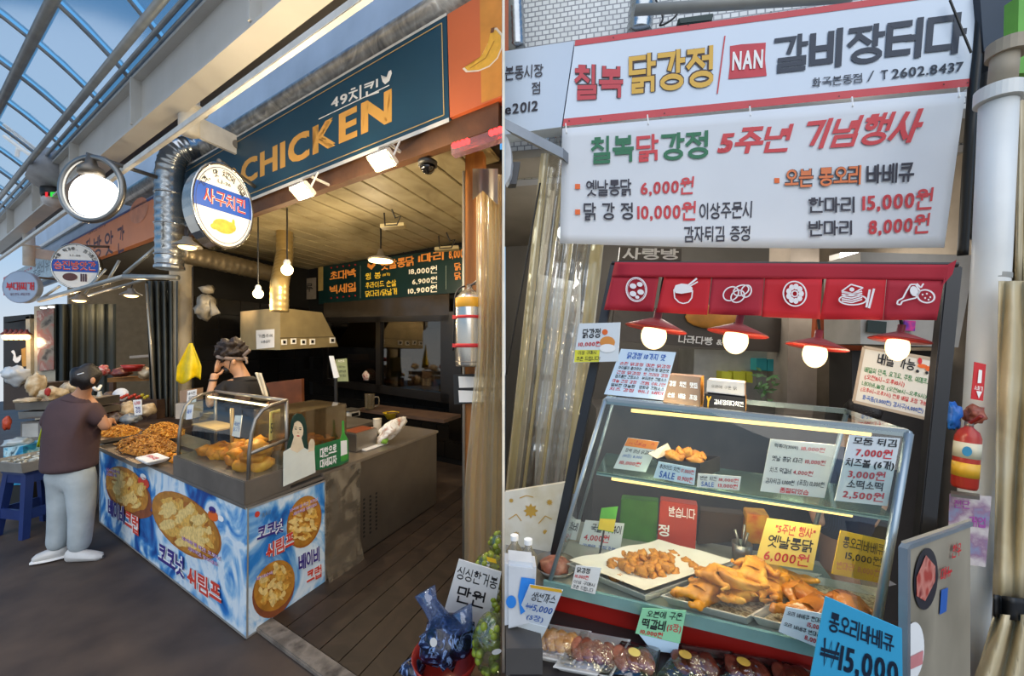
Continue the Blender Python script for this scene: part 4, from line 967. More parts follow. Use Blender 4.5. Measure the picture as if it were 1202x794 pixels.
mtext('(10개)', [(449, 321), (458, 320), (458, 324), (449, 325)], MY, .02)
for v in (309, 320): mtext('닭', [(533.5, v), (541, v - 1), (541, v + 8), (533.5, v + 9)], MO, .05)
blob([(432, 309), (436, 313), (440, 307), (441, 311), (436, 317), (431, 313)], pm, MO, mn, 'rooster_print', .006)
for e in (((423, 312), (423, 350)), ((523.5, 312), (523.5, 340))): pline(list(e), .012, pm, M('menu_line', '#7f8f86'), mn, .005)
# wall sign behind the duct
card('wall_sign', 'pale rice-powder sign on the stall wall behind the hood duct', [(338, 329), (371, 326), (371, 351), (338, 353)], plB(3.35), M('pale_wall_sign', '#8f867c', .6), [('떡기루', (.12, .9, .25, .65), INK, .03)], 'sign')
card('wall_sign', 'dim pale sign with red letters behind the glowing bulb', [(266, 343), (300, 339), (300, 355), (267, 358)], plB(3.3), M('pale_wall_sign_2', '#7d7468', .6), [('순살', (.3, .75, .3, .7), RED, .03)], 'sign')

# black pass-through window cabinet
pw_ = plB(3.1); cb = T('black_window', 'black framed serving window with shelves of bottles behind glass', 'window', Bp(450, 470, 3.1)); BF = M('black_frame', '#17130f', .3, 0, .2, 6)
def bar(px, b0=3.1, th=.08): MB().slab([Bp(u, v, b0) for u, v in px], NB * th).build('frame_bar', BF, cb)
bar([(379, 373), (527, 370), (527, 377), (379, 379)]); bar([(379, 444), (527, 463), (527, 474), (379, 452)]); bar([(379, 373), (384, 373), (384, 452), (379, 452)]); bar([(517, 371), (527, 370), (527, 474), (517, 472)]); bar([(441, 372), (446, 372), (446, 462), (441, 460)])
bar([(527, 366), (541, 366), (541, 520), (527, 516)], 3.05); MB().slab([Bp(u, v, 3.14) for u, v in ((380, 375), (525, 372), (525, 470), (380, 450))], NB * .004).build('pane', GLASS('dark_glass', '#b9b0a2', .06, .03), cb)
flat('transom', [Bp(u, v, 3.2) for u, v in ((380, 356), (527, 345), (527, 370), (380, 373))], M('transom_glass', '#3a3228', .15), cb, .02)
MB().slab([Bp(450, 446, 3.16), Bp(517, 456, 3.16), Bp(517, 459, 3.16), Bp(450, 449, 3.16)], NB * .22).build('shelf', M('shelf_wood', '#8a6a3a', .6), cb)
MB().slab([Bp(384, 422, 3.16), Bp(440, 424, 3.16), Bp(440, 426, 3.16), Bp(384, 424, 3.16)], NB * .22).build('shelf', DARKWOOD, cb)
k = 0
for u, h, r_, col, nm in ((449.5, 16, .03, '#d8d2c4', 'white'), (467, 14, .035, '#2f4f8f', 'blue'), (474.5, 20, .04, '#3a5fae', 'tall blue'), (482, 19, .04, '#d8c9a0', 'cream'), (489, 15, .03, '#e7e0d0', 'slim white'), (497, 12, .035, '#b9a172', 'tan'), (503, 12, .03, '#e9e3d8', 'short white'), (511, 13, .03, '#c2582a', 'orange')):
    p = Bp(u, 449 + (u - 450) * .14, 3.22); hh = h * p.y / F
    o = MB().lathe(p, [(r_, .003), (r_ * 1.02, hh * .6), (r_ * .5, hh * .78), (r_ * .5, hh), (0, hh)], n=12).build('sauce_bottle', M('bottle_' + nm, col, .4), None, smooth=True); tag(o, f'{nm} sauce bottle on the shelf behind the black window', 'bottle', 'bottles behind the black window')
o = MB().lathe(Bp(434, 447, 3.22), [(.1, .01), (.12, .1), (.07, .18), (.03, .2), (0, .2)], n=14).build('wrapped_parcel', RAMP('parcel', ['#c23a2e', '#e0d8cc', '#a8302a'], 18), None, smooth=True); tag(o, 'red and white wrapped parcel behind the black window', 'parcel')
for u, v, w, h, nm in ((418, 421, 20, 10, 'low'), (470, 428, 18, 16, 'tall')):
    q = [Bp(u + dx * w / 2, v + dy * h / 2, 3.3) for dx, dy in ((-1, -1), (1, -1), (1, 1), (-1, 1))]; o = MB().slab(q, NB * .08).build('paper_box', M('box_dim', '#8a7f70', .6), None); tag(o, f'{nm} pale box at the back of the black window', 'box')

# lamps of the stall
def flood(label, u, v, w, h, y, e):
    c = P(u, v, y); t = T('flood_light', label, 'lamp', c); k = y / F; ex = -DA; nn = (-NB * .62 - ZUP * .78).normalized(); ey = nn.cross(ex).normalized()
    hw = w / 2 * k * .9; hh = h / 2 * k * 1.25
    def bx(x0, x1, y0, y1, z0, z1): return MB().hexa([c + ex * x + ey * yy + nn * z for z in (z0, z1) for x, yy in ((x0, y0), (x1, y0), (x1, y1), (x0, y1))])
    bx(-hw, hw, -hh, hh, -.05, 0).build('housing', M('flood_housing', '#c9bfae', .5), t, bevel=.008)
    bx(-hw * .86, hw * .86, -hh * .8, hh * .8, .0, .006).build('lens', EMIT('flood_glow', '#ffdd9a', 7), t)
    MB().tube([c - ex * hw - nn * .03, c - ex * hw + ZUP * .16 + NB * .08, c + ex * hw + ZUP * .16 + NB * .08, c + ex * hw - nn * .03], .008, 6).build('bracket', WHITE_STEEL, t); MB().tube([c + ZUP * .16 + NB * .08, L(ab(c)[0], .96, max(c.z + .17, 3.16))], .012, 6).build('fixing_arm', WHITE_STEEL, t)
    point('flood_light_beam', c + nn * .1, e, (1, .80, .50), .08)
flood('warm flood light under the navy sign, left one of the pair', 353, 226, 34, 14, 3.15, 45)
flood('warm flood light under the navy sign, right one next to the dome camera', 447, 190, 40, 16, 2.75, 45)
def hang_bulb(label, u, v, y, r, e, stem=25):
    p = P(u, v, y); t = T('hanging_bulb', label, 'lamp', p)
    MB().ball(p, r, 16, 10).build('bulb', EMIT('bulb_warm', '#ffdf9a', 16), t, smooth=True)
    MB().lathe(p + ZUP * r * .85, [(r * .55, 0), (r * .6, r * .5), (r * .4, r), (0, r * 1.02)], n=12).build('socket', PAPER, t, smooth=True); MB().tube([p + ZUP * r * 1.7, V((p.x, p.y, 3.27))], .008, 6).build('cord', BLACK, t)
    point('hanging_bulb_light', p - ZUP * (r + .06), e, (1, .78, .48), .05)
hang_bulb('glowing round bulb hanging left above the range hood', 303, 345, 4.6, .055, 30)
hang_bulb('glowing round bulb hanging beside the hood duct', 337, 317, 4.3, .06, 30, 45)
t = T('menu_spot_lamp', 'flat lamp shining on the menu board', 'lamp', P(447, 305, 4.9)); pm_ = P(447, 306, 4.9)
MB().lathe(pm_, [(.16, 0), (.16, .02), (.05, .06), (.03, .14), (0, .14)], n=20).build('shade', M('lamp_shade_grey', '#8d857b'), t, smooth=True); MB().lathe(pm_ - ZUP * .012, [(0, 0), (.145, 0), (.145, .01), (0, .01)], n=20).build('diffuser', EMIT('flood_glow', '#ffd992', 14), t)
MB().tube([pm_ + ZUP * .13, V((pm_.x, pm_.y, 3.27))], .012, 6).build('stem', BLACK, t)
point('menu_lamp_light', pm_ - ZUP * .08 - NB * .1, 24, (1, .78, .48), .05)
# dome camera, red light bar, ceiling hooks
t = T('dome_camera', 'black dome security camera under the front beam', 'camera', P(502, 200, 2.9)); pc = P(502, 195, 2.9)
MB().lathe(pc, [(.0, -.06), (.03, -.052), (.05, -.03), (.058, 0)], n=18).build('dome', M('dome_black', '#0c0c0d', .1), t, smooth=True); MB().lathe(pc, [(.07, 0), (.072, .03), (.05, .045), (.0, .046)], n=18).build('base', BLACK, t, smooth=True)
t = T('red_light_bar', 'red LED light bar at the right end under the orange sign', 'light bar', P(560, 165, 2.5))
MB().slab([P(529, 170, 2.62), P(589, 149, 2.4), P(589, 162, 2.4), P(530, 182, 2.62)], V((.02, .05, 0))).build('housing', GLASS('bar_clear', '#e8d8d8', .1, .1, .3, '#c8a8a8'), t)
for i, (u, v) in enumerate(((534, 173.5), (539, 172), (544, 170.3), (549, 168.7), (577, 159), (582, 157.3), (587, 155.5))):
    MB().ball(P(u, v, 2.56 - (u - 534) * .0034) - V((0, .03, 0)), .018, 10, 6).build('led', EMIT('led_hot_red', '#ff2a2a', 8), t, smooth=True)
for u, v, y in ((460, 262, 3.9), (524, 289, 4.5)):
    t = T('ceiling_hanger', 'wire lamp hanger on the ceiling' + (', nearer the dome camera' if u < 500 else ', nearer the timber post'), 'hanger', P(u, v, y)); MB().tube([P(u, v - 16, y), P(u + 4, v - 6, y), P(u + 10, v - 8, y), P(u + 6, v + 2, y), P(u - 8, v + 3, y), P(u - 9, v - 12, y)], .008, 6).build('wire', BLACK, t); MB().slab([P(u - 14, v + 1, y), P(u + 14, v - 1, y), P(u + 14, v + 3, y), P(u - 14, v + 5, y)], V((0, .1, 0))).build('plate', M('hanger_plate', '#a8986c', .5), t)
# timber post, conduit, extinguisher, plates, clear curtain
o = MB().slab([V((P(u, 400, 3.05).x, 3.05, z)) for u, z in ((546, 3.3), (567, 3.3), (567, 0), (546, 0))], V((.02, .1, 0))).build('timber_post', RAMP('timber', ['#7a4c22', '#a3692f', '#8c5626'], 9, 'noise', .6, .3, 1.5, stretch=(1, 1, .12)), None, bevel=.004); tag(o, 'brown timber post at the right of the chicken stall', 'post')
o = MB().tube([V((P(544.5, 0, 3.02).x, 3.02, 3.1)), V((P(544.5, 0, 3.02).x, 3.02, .02))], .012, 8).build('conduit', M('conduit', '#9a9288', .4, .5), None, smooth=True); tag(o, 'thin metal conduit running down the timber post', 'pipe')
xe = P(551, 400, 2.9); ye = 2.9; k = ye / F
ex = T('fire_extinguisher', 'silver fire extinguisher with yellow band and red straps on the timber post', 'fire extinguisher', V((xe.x, ye, P(551, 430, ye).z)))
zb = P(551, 430, ye).z; zt = P(551, 345, ye).z; rr = 16.5 * k
MB().lathe((xe.x, ye, 0), [(rr * .96, zb), (rr, zb + .015), (rr, zt - .05), (rr * .9, zt - .02), (rr * .5, zt + .02), (rr * .22, zt + .035), (rr * .22, zt + .06), (0, zt + .06)], n=28).build('cylinder', M('extinguisher_steel', '#c9c3b8', .22, .85, .1, 5), ex, smooth=True)
def ring(v0, v1, mat, name, f=1.015): MB().lathe((xe.x, ye, 0), [(rr, P(0, v1, ye).z), (rr * f, P(0, v1, ye).z + .002), (rr * f, P(0, v0, ye).z - .002), (rr, P(0, v0, ye).z)], n=28).build(name, mat, ex, smooth=True)
ring(350.5, 361.5, M('yellow_band', '#e3a52a', .4), 'yellow_band'); ring(371, 374.5, RED, 'strap', 1.04); ring(403.5, 408, RED, 'strap', 1.04); ring(424, 425, STEEL_D, 'seam', 1.01)
for v in (372.5, 406): MB().slab([P(531, v - 2.5, ye - .02), P(537, v - 2, ye - .06), P(537, v + 2, ye - .06), P(531, v + 2, ye - .02)], V((0, .02, 0))).build('buckle', RED, ex)
MB().tube(bend([P(550, 337, ye), P(556, 333, ye - .02), P(566, 325, ye - .03), P(568, 323, ye - .03)]), .009, 8).build('lever', M('lever_grey', '#6f6a66', .3, .6), ex, smooth=True); MB().tube([P(548, 334, ye), P(572, 334.5, ye)], .005, 6).build('handle', STEEL_D, ex)
MB().tube(bend([P(546, 336, ye), P(539, 339, ye), P(534, 350, ye - .02), P(533, 380, ye - .02), P(532, 412, ye)]), .007, 6).build('hose', BLACK, ex, smooth=True)
wp = T('notice_holder', 'black wall holder with two white notice cards under the silver extinguisher', 'notice', P(550, 473, 2.98)); MB().slab([P(u, v, 2.99) for u, v in ((532, 440), (568, 439), (568, 473), (533, 475))], V((0, .02, 0))).build('frame', BLACK, wp)
for (v0, v1) in ((442, 455), (458.5, 472)): flat('notice_card', [P(538, v0, 2.985), P(567, v0 + 1, 2.985), P(567, v1, 2.985), P(539, v1 + .5, 2.985)], PAPER, wp, .004)
cu = T('plastic_curtain', 'yellowed clear plastic curtain beside the timber post', 'curtain', P(576, 650, 2.75))
CURT = GLASS('curtain_plastic', '#f0e8d2', .1, .16, .3, '#efe3c0', .3, 4)
MB().grid(lambda u, v: P(560 + 30 * u - 14 * (v > .45) * min(1, (v - .45) * 3) * (1 - u), 205 + 470 * v, 2.78 + .05 * math.sin(u * 22 + v * 2) + .02 * math.sin(u * 9 + v * 7)) + V((-.006, 0, 0)), 30, 16).build('sheet', CURT, cu, smooth=True)
MB().grid(lambda u, v: P(556 + 30 * u, 198 + 26 * v + (14 * v * abs(u - .4) * 2), 2.66 + .06 * math.sin(u * 5)) + V((-.008, 0, 0)), 10, 5).build('top_flap', M('flap_grey', '#6b6156', .4), cu, smooth=True)

# fruit at the lower right: price board, red bowl, bagged grapes
card('price_board', 'white hand-lettered grape price board by the clear curtain', [(538.6, 656.6), (588.6, 672), (574, 750), (516, 736)], (P(550, 700, 1.92), V((.1, 1, .25)).normalized()), PAPER, [('싱싱한거봉', (.04, .96, .08, .26), INK, .02), ('만원', (.16, .76, .34, .58), INK, .03)], 'sign')
rc = P(523, 770, 1.75); rb = T('red_bowl', 'red plastic bowl holding the bag of dark grapes', 'bowl', V((rc.x, rc.y, .02)))
MB().lathe(rc - ZUP * .14, [(.08, 0), (.13, .12), (.145, .15), (.15, .15), (.135, .11), (.08, .01)], n=30).build('bowl', M('red_plastic', '#8f231d', .35), rb, smooth=True)
MB().lathe((rc.x, rc.y, 0), [(.12, .0), (.1, .02), (.09, rc.z - .14), (0, rc.z - .14)], n=20).build('stand', M('stand_brown', '#6b4a30', .6), rb)
me = lump(31, .125, .11, .09, .22, 4, 3); me.materials.append(PAPER)
gb = T('grape_bag', 'dark blue bag of grapes lying in the red bowl', 'bag', rc)
GD = M('grape_dark', '#1a1c30', .2, 0, .3, 10); FILM = RAMP('bag_film_blue', ['#121624', '#232f52', '#7f9ccc', '#161b2b', '#0d101a'], 15, 'noise', .15, .8, 1.5, [.4, .5, .55, .6, .7])  # pale blue ramp stop paints highlights and print on the dark film
me = lump(32, .115, .10, .10, .28, 5, 3); me.materials.append(FILM); put('bag', me, rc + ZUP * .07, (0, 0, .4), 1, gb)
for u, v, s_ in ((505, 700, 1), (548, 722, .9)):
    MB().tube([rc + ZUP * .12, P(u, v + 10, 1.72), P(u - 6, v - 6, 1.74)], [.05, .035, .05], 8).build('bag_ear', GLASS('film_blue_clear', '#dfe6f2', .15, .08, .25, '#5f86c8', 1, 16), gb, smooth=True)
oq = P(509, 754, 1.62); disc('bag_sticker', oq, V((.6, 0, -.4)).normalized(), V((.3, -.3, .9)).normalized(), .016, .026, PAPER, gb)
GG = M('green_grape', '#8c9a35', .22, 0, .25, 14, tr=0); gm = None
m0 = MB().ball((0, 0, 0), (.017, .017, .021), 10, 7); 
def grapes(label, u, v, y, rx, rz, n, seed):
    c = P(u, v, y); t = T('grape_bag', label, 'bag', c - ZUP * rz, 'bags of green grapes'); global gm; r = random.Random(seed)
    for i in range(n):
        while True:
            d = V((r.uniform(-1, 1), r.uniform(-1, 1), r.uniform(-1, 1)))
            if .5 < d.length < 1: break
        d = d.normalized(); p = c + V((d.x * rx * .86, d.y * rx * .8, d.z * rz * .88))
        if p.x > -.03: p.x = -.03 - r.random() * .02
        if gm is None:
            o = m0.build('grape', GG, None, smooth=True); gm = o.data; bpy.data.objects.remove(o)
        put('grape', gm, p, (r.random(), r.random(), 0), 1, t)
    me = lump(seed, rx, rx * .9, rz, .1, 4, 3)
    for vv in me.vertices:
        if vv.co.x + c.x > -.012: vv.co.x = -.012 - c.x
    me.materials.append(GLASS('grape_film', '#f2f5e6', .1, .06, .05, '#e8eec8', 1.0, 18)); put('film', me, c, (0, 0, 0), 1, t); return t, c
t, c = grapes('clear bag of green grapes with a white sticker at the bottom edge', 578, 757, 1.7, .085, .13, 46, 41); disc('sticker', P(583, 765, 1.6), V((1, 0, .2)).normalized(), V((0, -.2, 1)).normalized(), .02, .014, PAPER, t)
t, c = grapes('clear bag of green grapes behind the price board with a yellow sticker', 573, 668, 2.2, .08, .09, 30, 42); flat('sticker', [P(u, v, 2.06) for u, v in ((571, 654), (582, 657), (583, 662), (572, 659))], M('sticker_yellow', '#e6c02a'), t)
t, c = grapes('small bag of green grapes at the edge above the price board', 586, 641, 2.35, .06, .08, 16, 43)
t, c = grapes('clear bag of green grapes pressed against the right side of the price board', 586, 705, 1.95, .05, .11, 22, 44)
o = MB().hexa([V((x, y, z)) for z in (0, .13) for x, y in ((-.16, 1.6), (-.02, 1.6), (-.02, 2.0), (-.16, 2.0))]).build('fruit_crate', M('crate_brown', '#5a4028', .7), None); tag(o, 'low brown crate under the grape bags', 'crate')
me = lump(36, .05, .05, .04, .3, 4, 2); me.materials.append(FILM); o = put('grape_bag', me, P(484, 786, 1.75), label='small blue bag of grapes left of the red bowl', cat='bag')
# hanging bags on the column
t = T('yellow_bag', 'bright yellow plastic bag hanging from the cream column', 'bag', P(220, 448, 5.0)); YB = M('yellow_film', '#e2c416', .3, 0, .15, 12, .6, 18)
MB().grid(lambda u, v: P(221 + (u - .5) * (4 + 25 * min(1, v * 1.6)) - 3 * v + 3, 403 + 44 * v + 4 * math.sin(u * 6) * v, 5.0 + .05 * math.sin(u * 9) * v), 12, 14).build('bag', YB, t, smooth=True, solid=.004)
t = T('grey_bag', 'grey plastic bag hung on the dark stall wall beside the column', 'bag', P(243, 375, 5.1))
GFM = M('grey_film', '#857e70', .35, 0, .25, 10, .8, 16); me = lump(19, .10, .12, .17, .3, 3.5, 3); me.materials.append(GFM); put('bag', me, P(241, 360, 5.1), (.1, .2, .3), 1, t); me = lump(20, .07, .08, .06, .4, 4, 2); me.materials.append(GFM); put('bag_knot', me, P(243, 340, 5.1), (0, .3, 0), 1, t); MB().grid(lambda u, v: P(247 + 12 * u * v, 352 + 20 * v - 4 * u, 5.05 + .04 * u), 4, 6).build('bag_corner', GFM, t, smooth=True, solid=.004)

o = T('cooking_bench', 'dark steel cooking bench under the range hood', 'bench', L(2, 1.4, 0)); lbox(MB(), .75, 3.4, 1.05, 1.9, .86, .9).build('worktop', STEEL_D, o); lbox(MB(), .78, 3.38, 1.08, 1.88, .02, .86).build('body', M('bench_dark', '#3a352f', .5, .3), o)
# ================================================================== RIGHT: the chicken and rib shop
SK = M('shop_ink', '#16263a', .5, var=0); GREEN2 = M('banner_green', '#1f6b46', .55, var=0); RED3 = M('banner_red', '#c93a3f', .55, var=0); BINK = M('banner_ink', '#2a2733', .55, var=0)
# shell of the shop
struct('wall_inner', MB().slab([OS + NS * 2.3 + DS * t + ZUP * z for t, z in ((-1.85, 0), (3.2, 0), (3.2, 3.4), (-1.85, 3.4))], NS * .08), M('shop_back_wall', '#74716d', .8, 0, .1, 2))
struct('ceiling_shop', MB().slab([OS + NS * c + DS * t + ZUP * 2.95 for t, c in ((-1.452, .15), (2.0, .15), (3.2, 2.3), (-1.86, 2.3))], ZUP * .05), M('shop_ceiling', '#7a746b', .7, 0, .15, 3))
struct('wall_shop_side', MB().slab([OS + DS * 1.35 + NS * c + ZUP * z for c, z in ((.1, 0), (2.3, 0), (2.3, 3.0), (.1, 3.0))], DS * .06), M('shop_side_wall', '#8d8070', .8))
struct('wall_neighbour', MB().slab([OS + NS * .38 + DS * t + ZUP * z for t, z in ((1.42, 0), (5.5, 0), (5.5, 5.4), (1.42, 5.4))], NS * .1), M('neighbour_plaster', '#8f857a', .8, 0, .15, 2))
# tiled upper wall above the signs
def TILEMAT():
    if 'upper_tile' in MATS: return MATS['upper_tile']
    m, n, out = newmat('upper_tile'); p = n.nodes.new('ShaderNodeBsdfPrincipled'); n.links.new(p.outputs[0], out.inputs[0]); p.inputs['Roughness'].default_value = .35
    co = n.nodes.new('ShaderNodeTexCoord'); b = n.nodes.new('ShaderNodeTexBrick'); b.inputs['Scale'].default_value = 1; b.inputs['Brick Width'].default_value = .05; b.inputs['Row Height'].default_value = .035; b.inputs['Mortar Size'].default_value = .004
    b.inputs['Color1'].default_value = (.62, .63, .62, 1); b.inputs['Color2'].default_value = (.72, .73, .72, 1); b.inputs['Mortar'].default_value = (.25, .26, .28, 1)
    mp = n.nodes.new('ShaderNodeMapping'); mp.inputs['Rotation'].default_value = (math.radians(90), 0, 0); n.links.new(co.outputs['Object'], mp.inputs[0]); n.links.new(mp.outputs[0], b.inputs[0]); n.links.new(b.outputs[0], p.inputs['Base Color'])
    bu = n.nodes.new('ShaderNodeBump'); bu.inputs['Distance'].default_value = .004; bu.invert = True; n.links.new(b.outputs['Fac'], bu.inputs['Height']); n.links.new(bu.outputs[0], p.inputs['Normal'])
    return m
struct('wall_upper', MB().slab([OS + NS * .45 + DS * t + ZUP * z for t, z in ((-1.51, 2.94), (2.2, 2.94), (2.2, 5.4), (-1.51, 5.4))], NS * .1), TILEMAT())
# main sign
pS = plS(0); SGN = M('sign_pale', '#ccd6e2', .35, 0, .03, 2)
ms = T('main_sign', 'wide white sign with red edges, red NAN block and navy lettering', 'sign', Sp(900, 127))
qs = [(675.5, 47.2), (1147, -18), (1139, 101.4), (660.4, 148.3)]
MB().slab(q_on(qs, pS), NS * .12).build('panel', SGN, ms)
SRED = M('sign_red_edge', '#c1313a', .4, var=.04)
blob([(675.5, 47.2), (1147, -18), (1147, -9.5), (674.5, 54)], pS, SRED, ms, 'red_strip', .002); blob([(661.7, 139.5), (1139.4, 92), (1139, 101.4), (660.4, 148.3)], pS, SRED, ms, 'red_strip', .002)
def st(s, px, m_, b_=.05, off=.004, par=None, sh=0, pl=None): text(s, q_on(px, pl or pS, off), m_, par or ms, b_, shear=sh)
OUTL = M('outline_dark', '#3a2326', .5, var=0)
for s, px, m_ in (('칠복', [(674, 75), (732, 77), (731, 115), (674, 118)], M('chil_red', '#c23a44', .5, var=0)), ('닭강정', [(738, 65), (838, 53), (837, 102), (738, 111)], M('gang_yellow', '#d9a93c', .5, var=0))):
    st(s, px, OUTL, .10); st(s, px, m_, .045, .0058)
pline([(851, 42), (842, 110)], .007, pS, SRED, ms, .004, 'divider')
blob([(857, 54), (870, 52), (899, 50), (898, 70), (900, 89), (880, 91), (855, 93), (857, 75)], pS, M('nan_red', '#c22f3d', .5), ms, 'red_block', .003)
st('NAN', [(860, 61), (896, 58), (895, 80), (859, 83)], WHITE, .04, .005)
st('갈비장터다', [(909, 43), (1137, 13), (1132, 62), (908, 87)], SK, .075)
st('화곡본동점', [(953, 92), (1012, 86), (1012, 97), (953, 103)], SK, .03); st('/', [(1021, 84), (1026, 83), (1023, 95), (1018, 96)], SK, .02); st('T', [(1034, 83), (1042, 82), (1042, 93), (1034, 94)], SK, .02); st('2602.8437', [(1047, 81.5), (1131, 72.5), (1130, 84), (1047, 92.5)], SK, .03)
for u, v in ((668, 142), (705, 140), (780, 133), (880, 124), (985, 113), (1108, 99), (1136, 97), (720, 44), (808, 29), (905, 14)): blob(ell(u, v, .9, .9, 0, 8), pS, BLACK, ms, 'screw', .004)
# neighbouring sign at the left
ns = T('pale_market_sign', 'pale blue-white sign ending 2012, left of the main sign', 'sign', Sp(630, 152))
MB().slab(q_on([(592.5, 60), (674, 48), (659, 149), (592.5, 158)], plS(-.0)), NS * .1).build('panel', M('sign_pale_2', '#b9c6d6', .4, 0, .03, 2), ns)
st('본동시장', [(592.8, 78), (638, 75), (637, 90), (592.8, 95)], BINK, .03, par=ns); st('점', [(624, 97), (634.5, 96), (634, 110), (624, 111)], BINK, .03, par=ns); st('e2012', [(592.8, 123), (632, 118), (631, 130), (592.8, 135)], BINK, .03, par=ns)
# banner
bn2 = T('event_banner', 'white cloth banner with green and red event lettering and prices', 'banner', Sp(880, 290, -.03))
def bfn(u, v):
    top = V((660 + 473 * u, 151 - 43 * u)); bot = V((657 + 451 * u, 286 + 5 * u + 7 * math.sin(u * math.pi) * .4)); q = top.lerp(bot, v)
    return Sp(q.x, q.y, -.03 + .003 * math.sin(u * 9 + v * 2) * (.3 + v) + .0015 * math.sin(u * 23))
BANM = M('banner_cloth', '#d3d5d8', .7, 0, .03, 3)
MB().grid(bfn, 40, 12).build('cloth', BANM, bn2, smooth=True, solid=.002)
for u, v in ((664, 153), (760, 143), (880, 133), (1000, 122), (1125, 111)): MB().tube([Sp(u, v - 8, -.02), Sp(u + 1, v + 3, -.035)], .004, 5).build('tie', PAPER, bn2)
def bt(s, px, m_, b_=.05, sh=0, off=.0365): text(s, q_on(px, pS, off), m_, bn2, b_, shear=sh)
bt('칠복', [(693.5, 161), (744, 157.5), (744, 190), (693.5, 193)], GREEN2, .09); bt('닭', [(747, 159), (773, 157), (773, 188.5), (747, 191)], RED3, .09); bt('강정', [(776, 157), (832, 153), (831, 186), (776, 189)], GREEN2, .09)
bt('5주년', [(846, 151.5), (930, 145.5), (926, 178), (843, 183)], RED3, .07, .06); bt('기념행사', [(945, 142), (1086, 127), (1079, 167), (941, 176)], RED3, .085, .06)
bt('옛날통닭', [(688, 212), (741, 210), (741, 230), (688, 231)], BINK, .035); bt('6,000원', [(752, 211), (815, 207), (813, 228), (752, 231)], RED3, .035)
for u, v in ((678, 219), (678, 249), (912, 212)): bt_q = q_on([(u - 3, v - 3), (u + 3, v - 3), (u + 3, v + 3), (u - 3, v + 3)], pS, .0365); MB().add(bt_q, [(0, 1, 2, 3)]).build('bullet', ORANGE, bn2)
bt('닭 강 정', [(685, 238), (743, 238), (743, 258), (685, 259)], BINK, .035); bt('10,000원', [(748, 238), (817, 236), (816, 259), (748, 260)], RED3, .035); bt('이상주문시', [(821, 239), (883, 236), (882, 256), (821, 258)], BINK, .035); bt('감자튀김 증정', [(803, 266), (881, 265), (880, 283), (803, 285)], BINK, .035)
bt('오븐 통오리', [(921, 199), (1011, 194), (1010, 217), (921, 221)], BINK, .13); bt('오븐 통오리', [(921, 199), (1011, 194), (1010, 217), (921, 221)], M('banner_orange', '#d9723a', .5), .045, 0, .0385); bt('바베큐', [(1017, 194), (1074, 190), (1072, 214), (1017, 216)], BINK, .05)
bt('한마리', [(949, 232), (1003, 231), (1003, 250), (949, 250)], BINK, .04); bt('15,000원', [(1012, 226), (1096, 220), (1093, 246), (1012, 250)], RED3, .04); bt('반마리', [(949, 259), (1000, 259), (1000, 276), (949, 278)], BINK, .04); bt('8,000원', [(1020, 255), (1092, 250), (1089, 274), (1019, 278)], RED3, .04)
# pipes and ducts above the signs
t = T('wall_duct', 'silver duct climbing the tiled wall at the left of the sign', 'duct', Sp(605, 50, .25)); spiral([Sp(606, 58, .25), Sp(603, -15, .25)], .06, GALV, t, .05)
t = T('wall_duct', 'silver duct behind the top of the main sign', 'duct', Sp(756, 30, .25)); spiral([Sp(750, 40, .25), Sp(756, -15, .25)], .075, GALV, t, .05)
o = MB().tube([Sp(745, 12, .02), Sp(1000, -4, .02)], .028, 12).build('grey_pipe', M('pipe_grey', '#8f8d86', .5), None, smooth=True); tag(o, 'grey pipe lying along the top edge of the main sign', 'pipe')
o = MB().slab([Sp(796, 21, .15), Sp(838, 15, .15), Sp(836, 24, .15), Sp(798, 28, .15)], NS * .1).build('junction_box', M('box_green_dark', '#2a3d38', .6), None, bevel=.004); tag(o, 'small dark green box above the main sign', 'box')
o = MB().tube(bend([Sp(770, 0, .2), Sp(778, 20, .18), Sp(775, 30, .18), Sp(790, 22, .18), Sp(800, 8, .18)]), .006, 6).build('black_cable', BLACK, None, smooth=True); tag(o, 'black cable looping above the main sign', 'cable')
o = MB().tube([Sp(1115, 0, -.03), Sp(1140, 62, -.03)], .005, 6).build('black_cable', BLACK, None); tag(o, 'black wire crossing the last letter of the main sign', 'cable')
o = MB().tube(bend([Sp(1152, -10, -.0), Sp(1147, 60, 0), Sp(1142, 110, 0), Sp(1136, 200, .02), Sp(1130, 300, .05)]), .02, 8).build('cable_bundle', BLACK, None, smooth=True); tag(o, 'black cable bundle hanging between the banner and the white pipe', 'cable')
o = MB().tube(bend([Sp(1160, -10, .3), Sp(1158, 80, .3), Sp(1150, 160, .3), Sp(1144, 280, .3)]), .035, 8).build('cable_bundle', BLACK, None, smooth=True); tag(o, 'thick dark cable run in the shade behind the white pipe', 'cable')
t = T('steel_beam', 'grey square steel arm jutting out at the left below the signs', 'beam', Sp(660, 180, -.1)); MB().slab([Sp(592.5, 139, -.25), Sp(592.5, 151, -.25), Sp(661, 186, -.1), Sp(661, 174, -.1)], V((.04, .06, 0))).build('arm', M('arm_steel', '#7d8288', .4, .5), t)
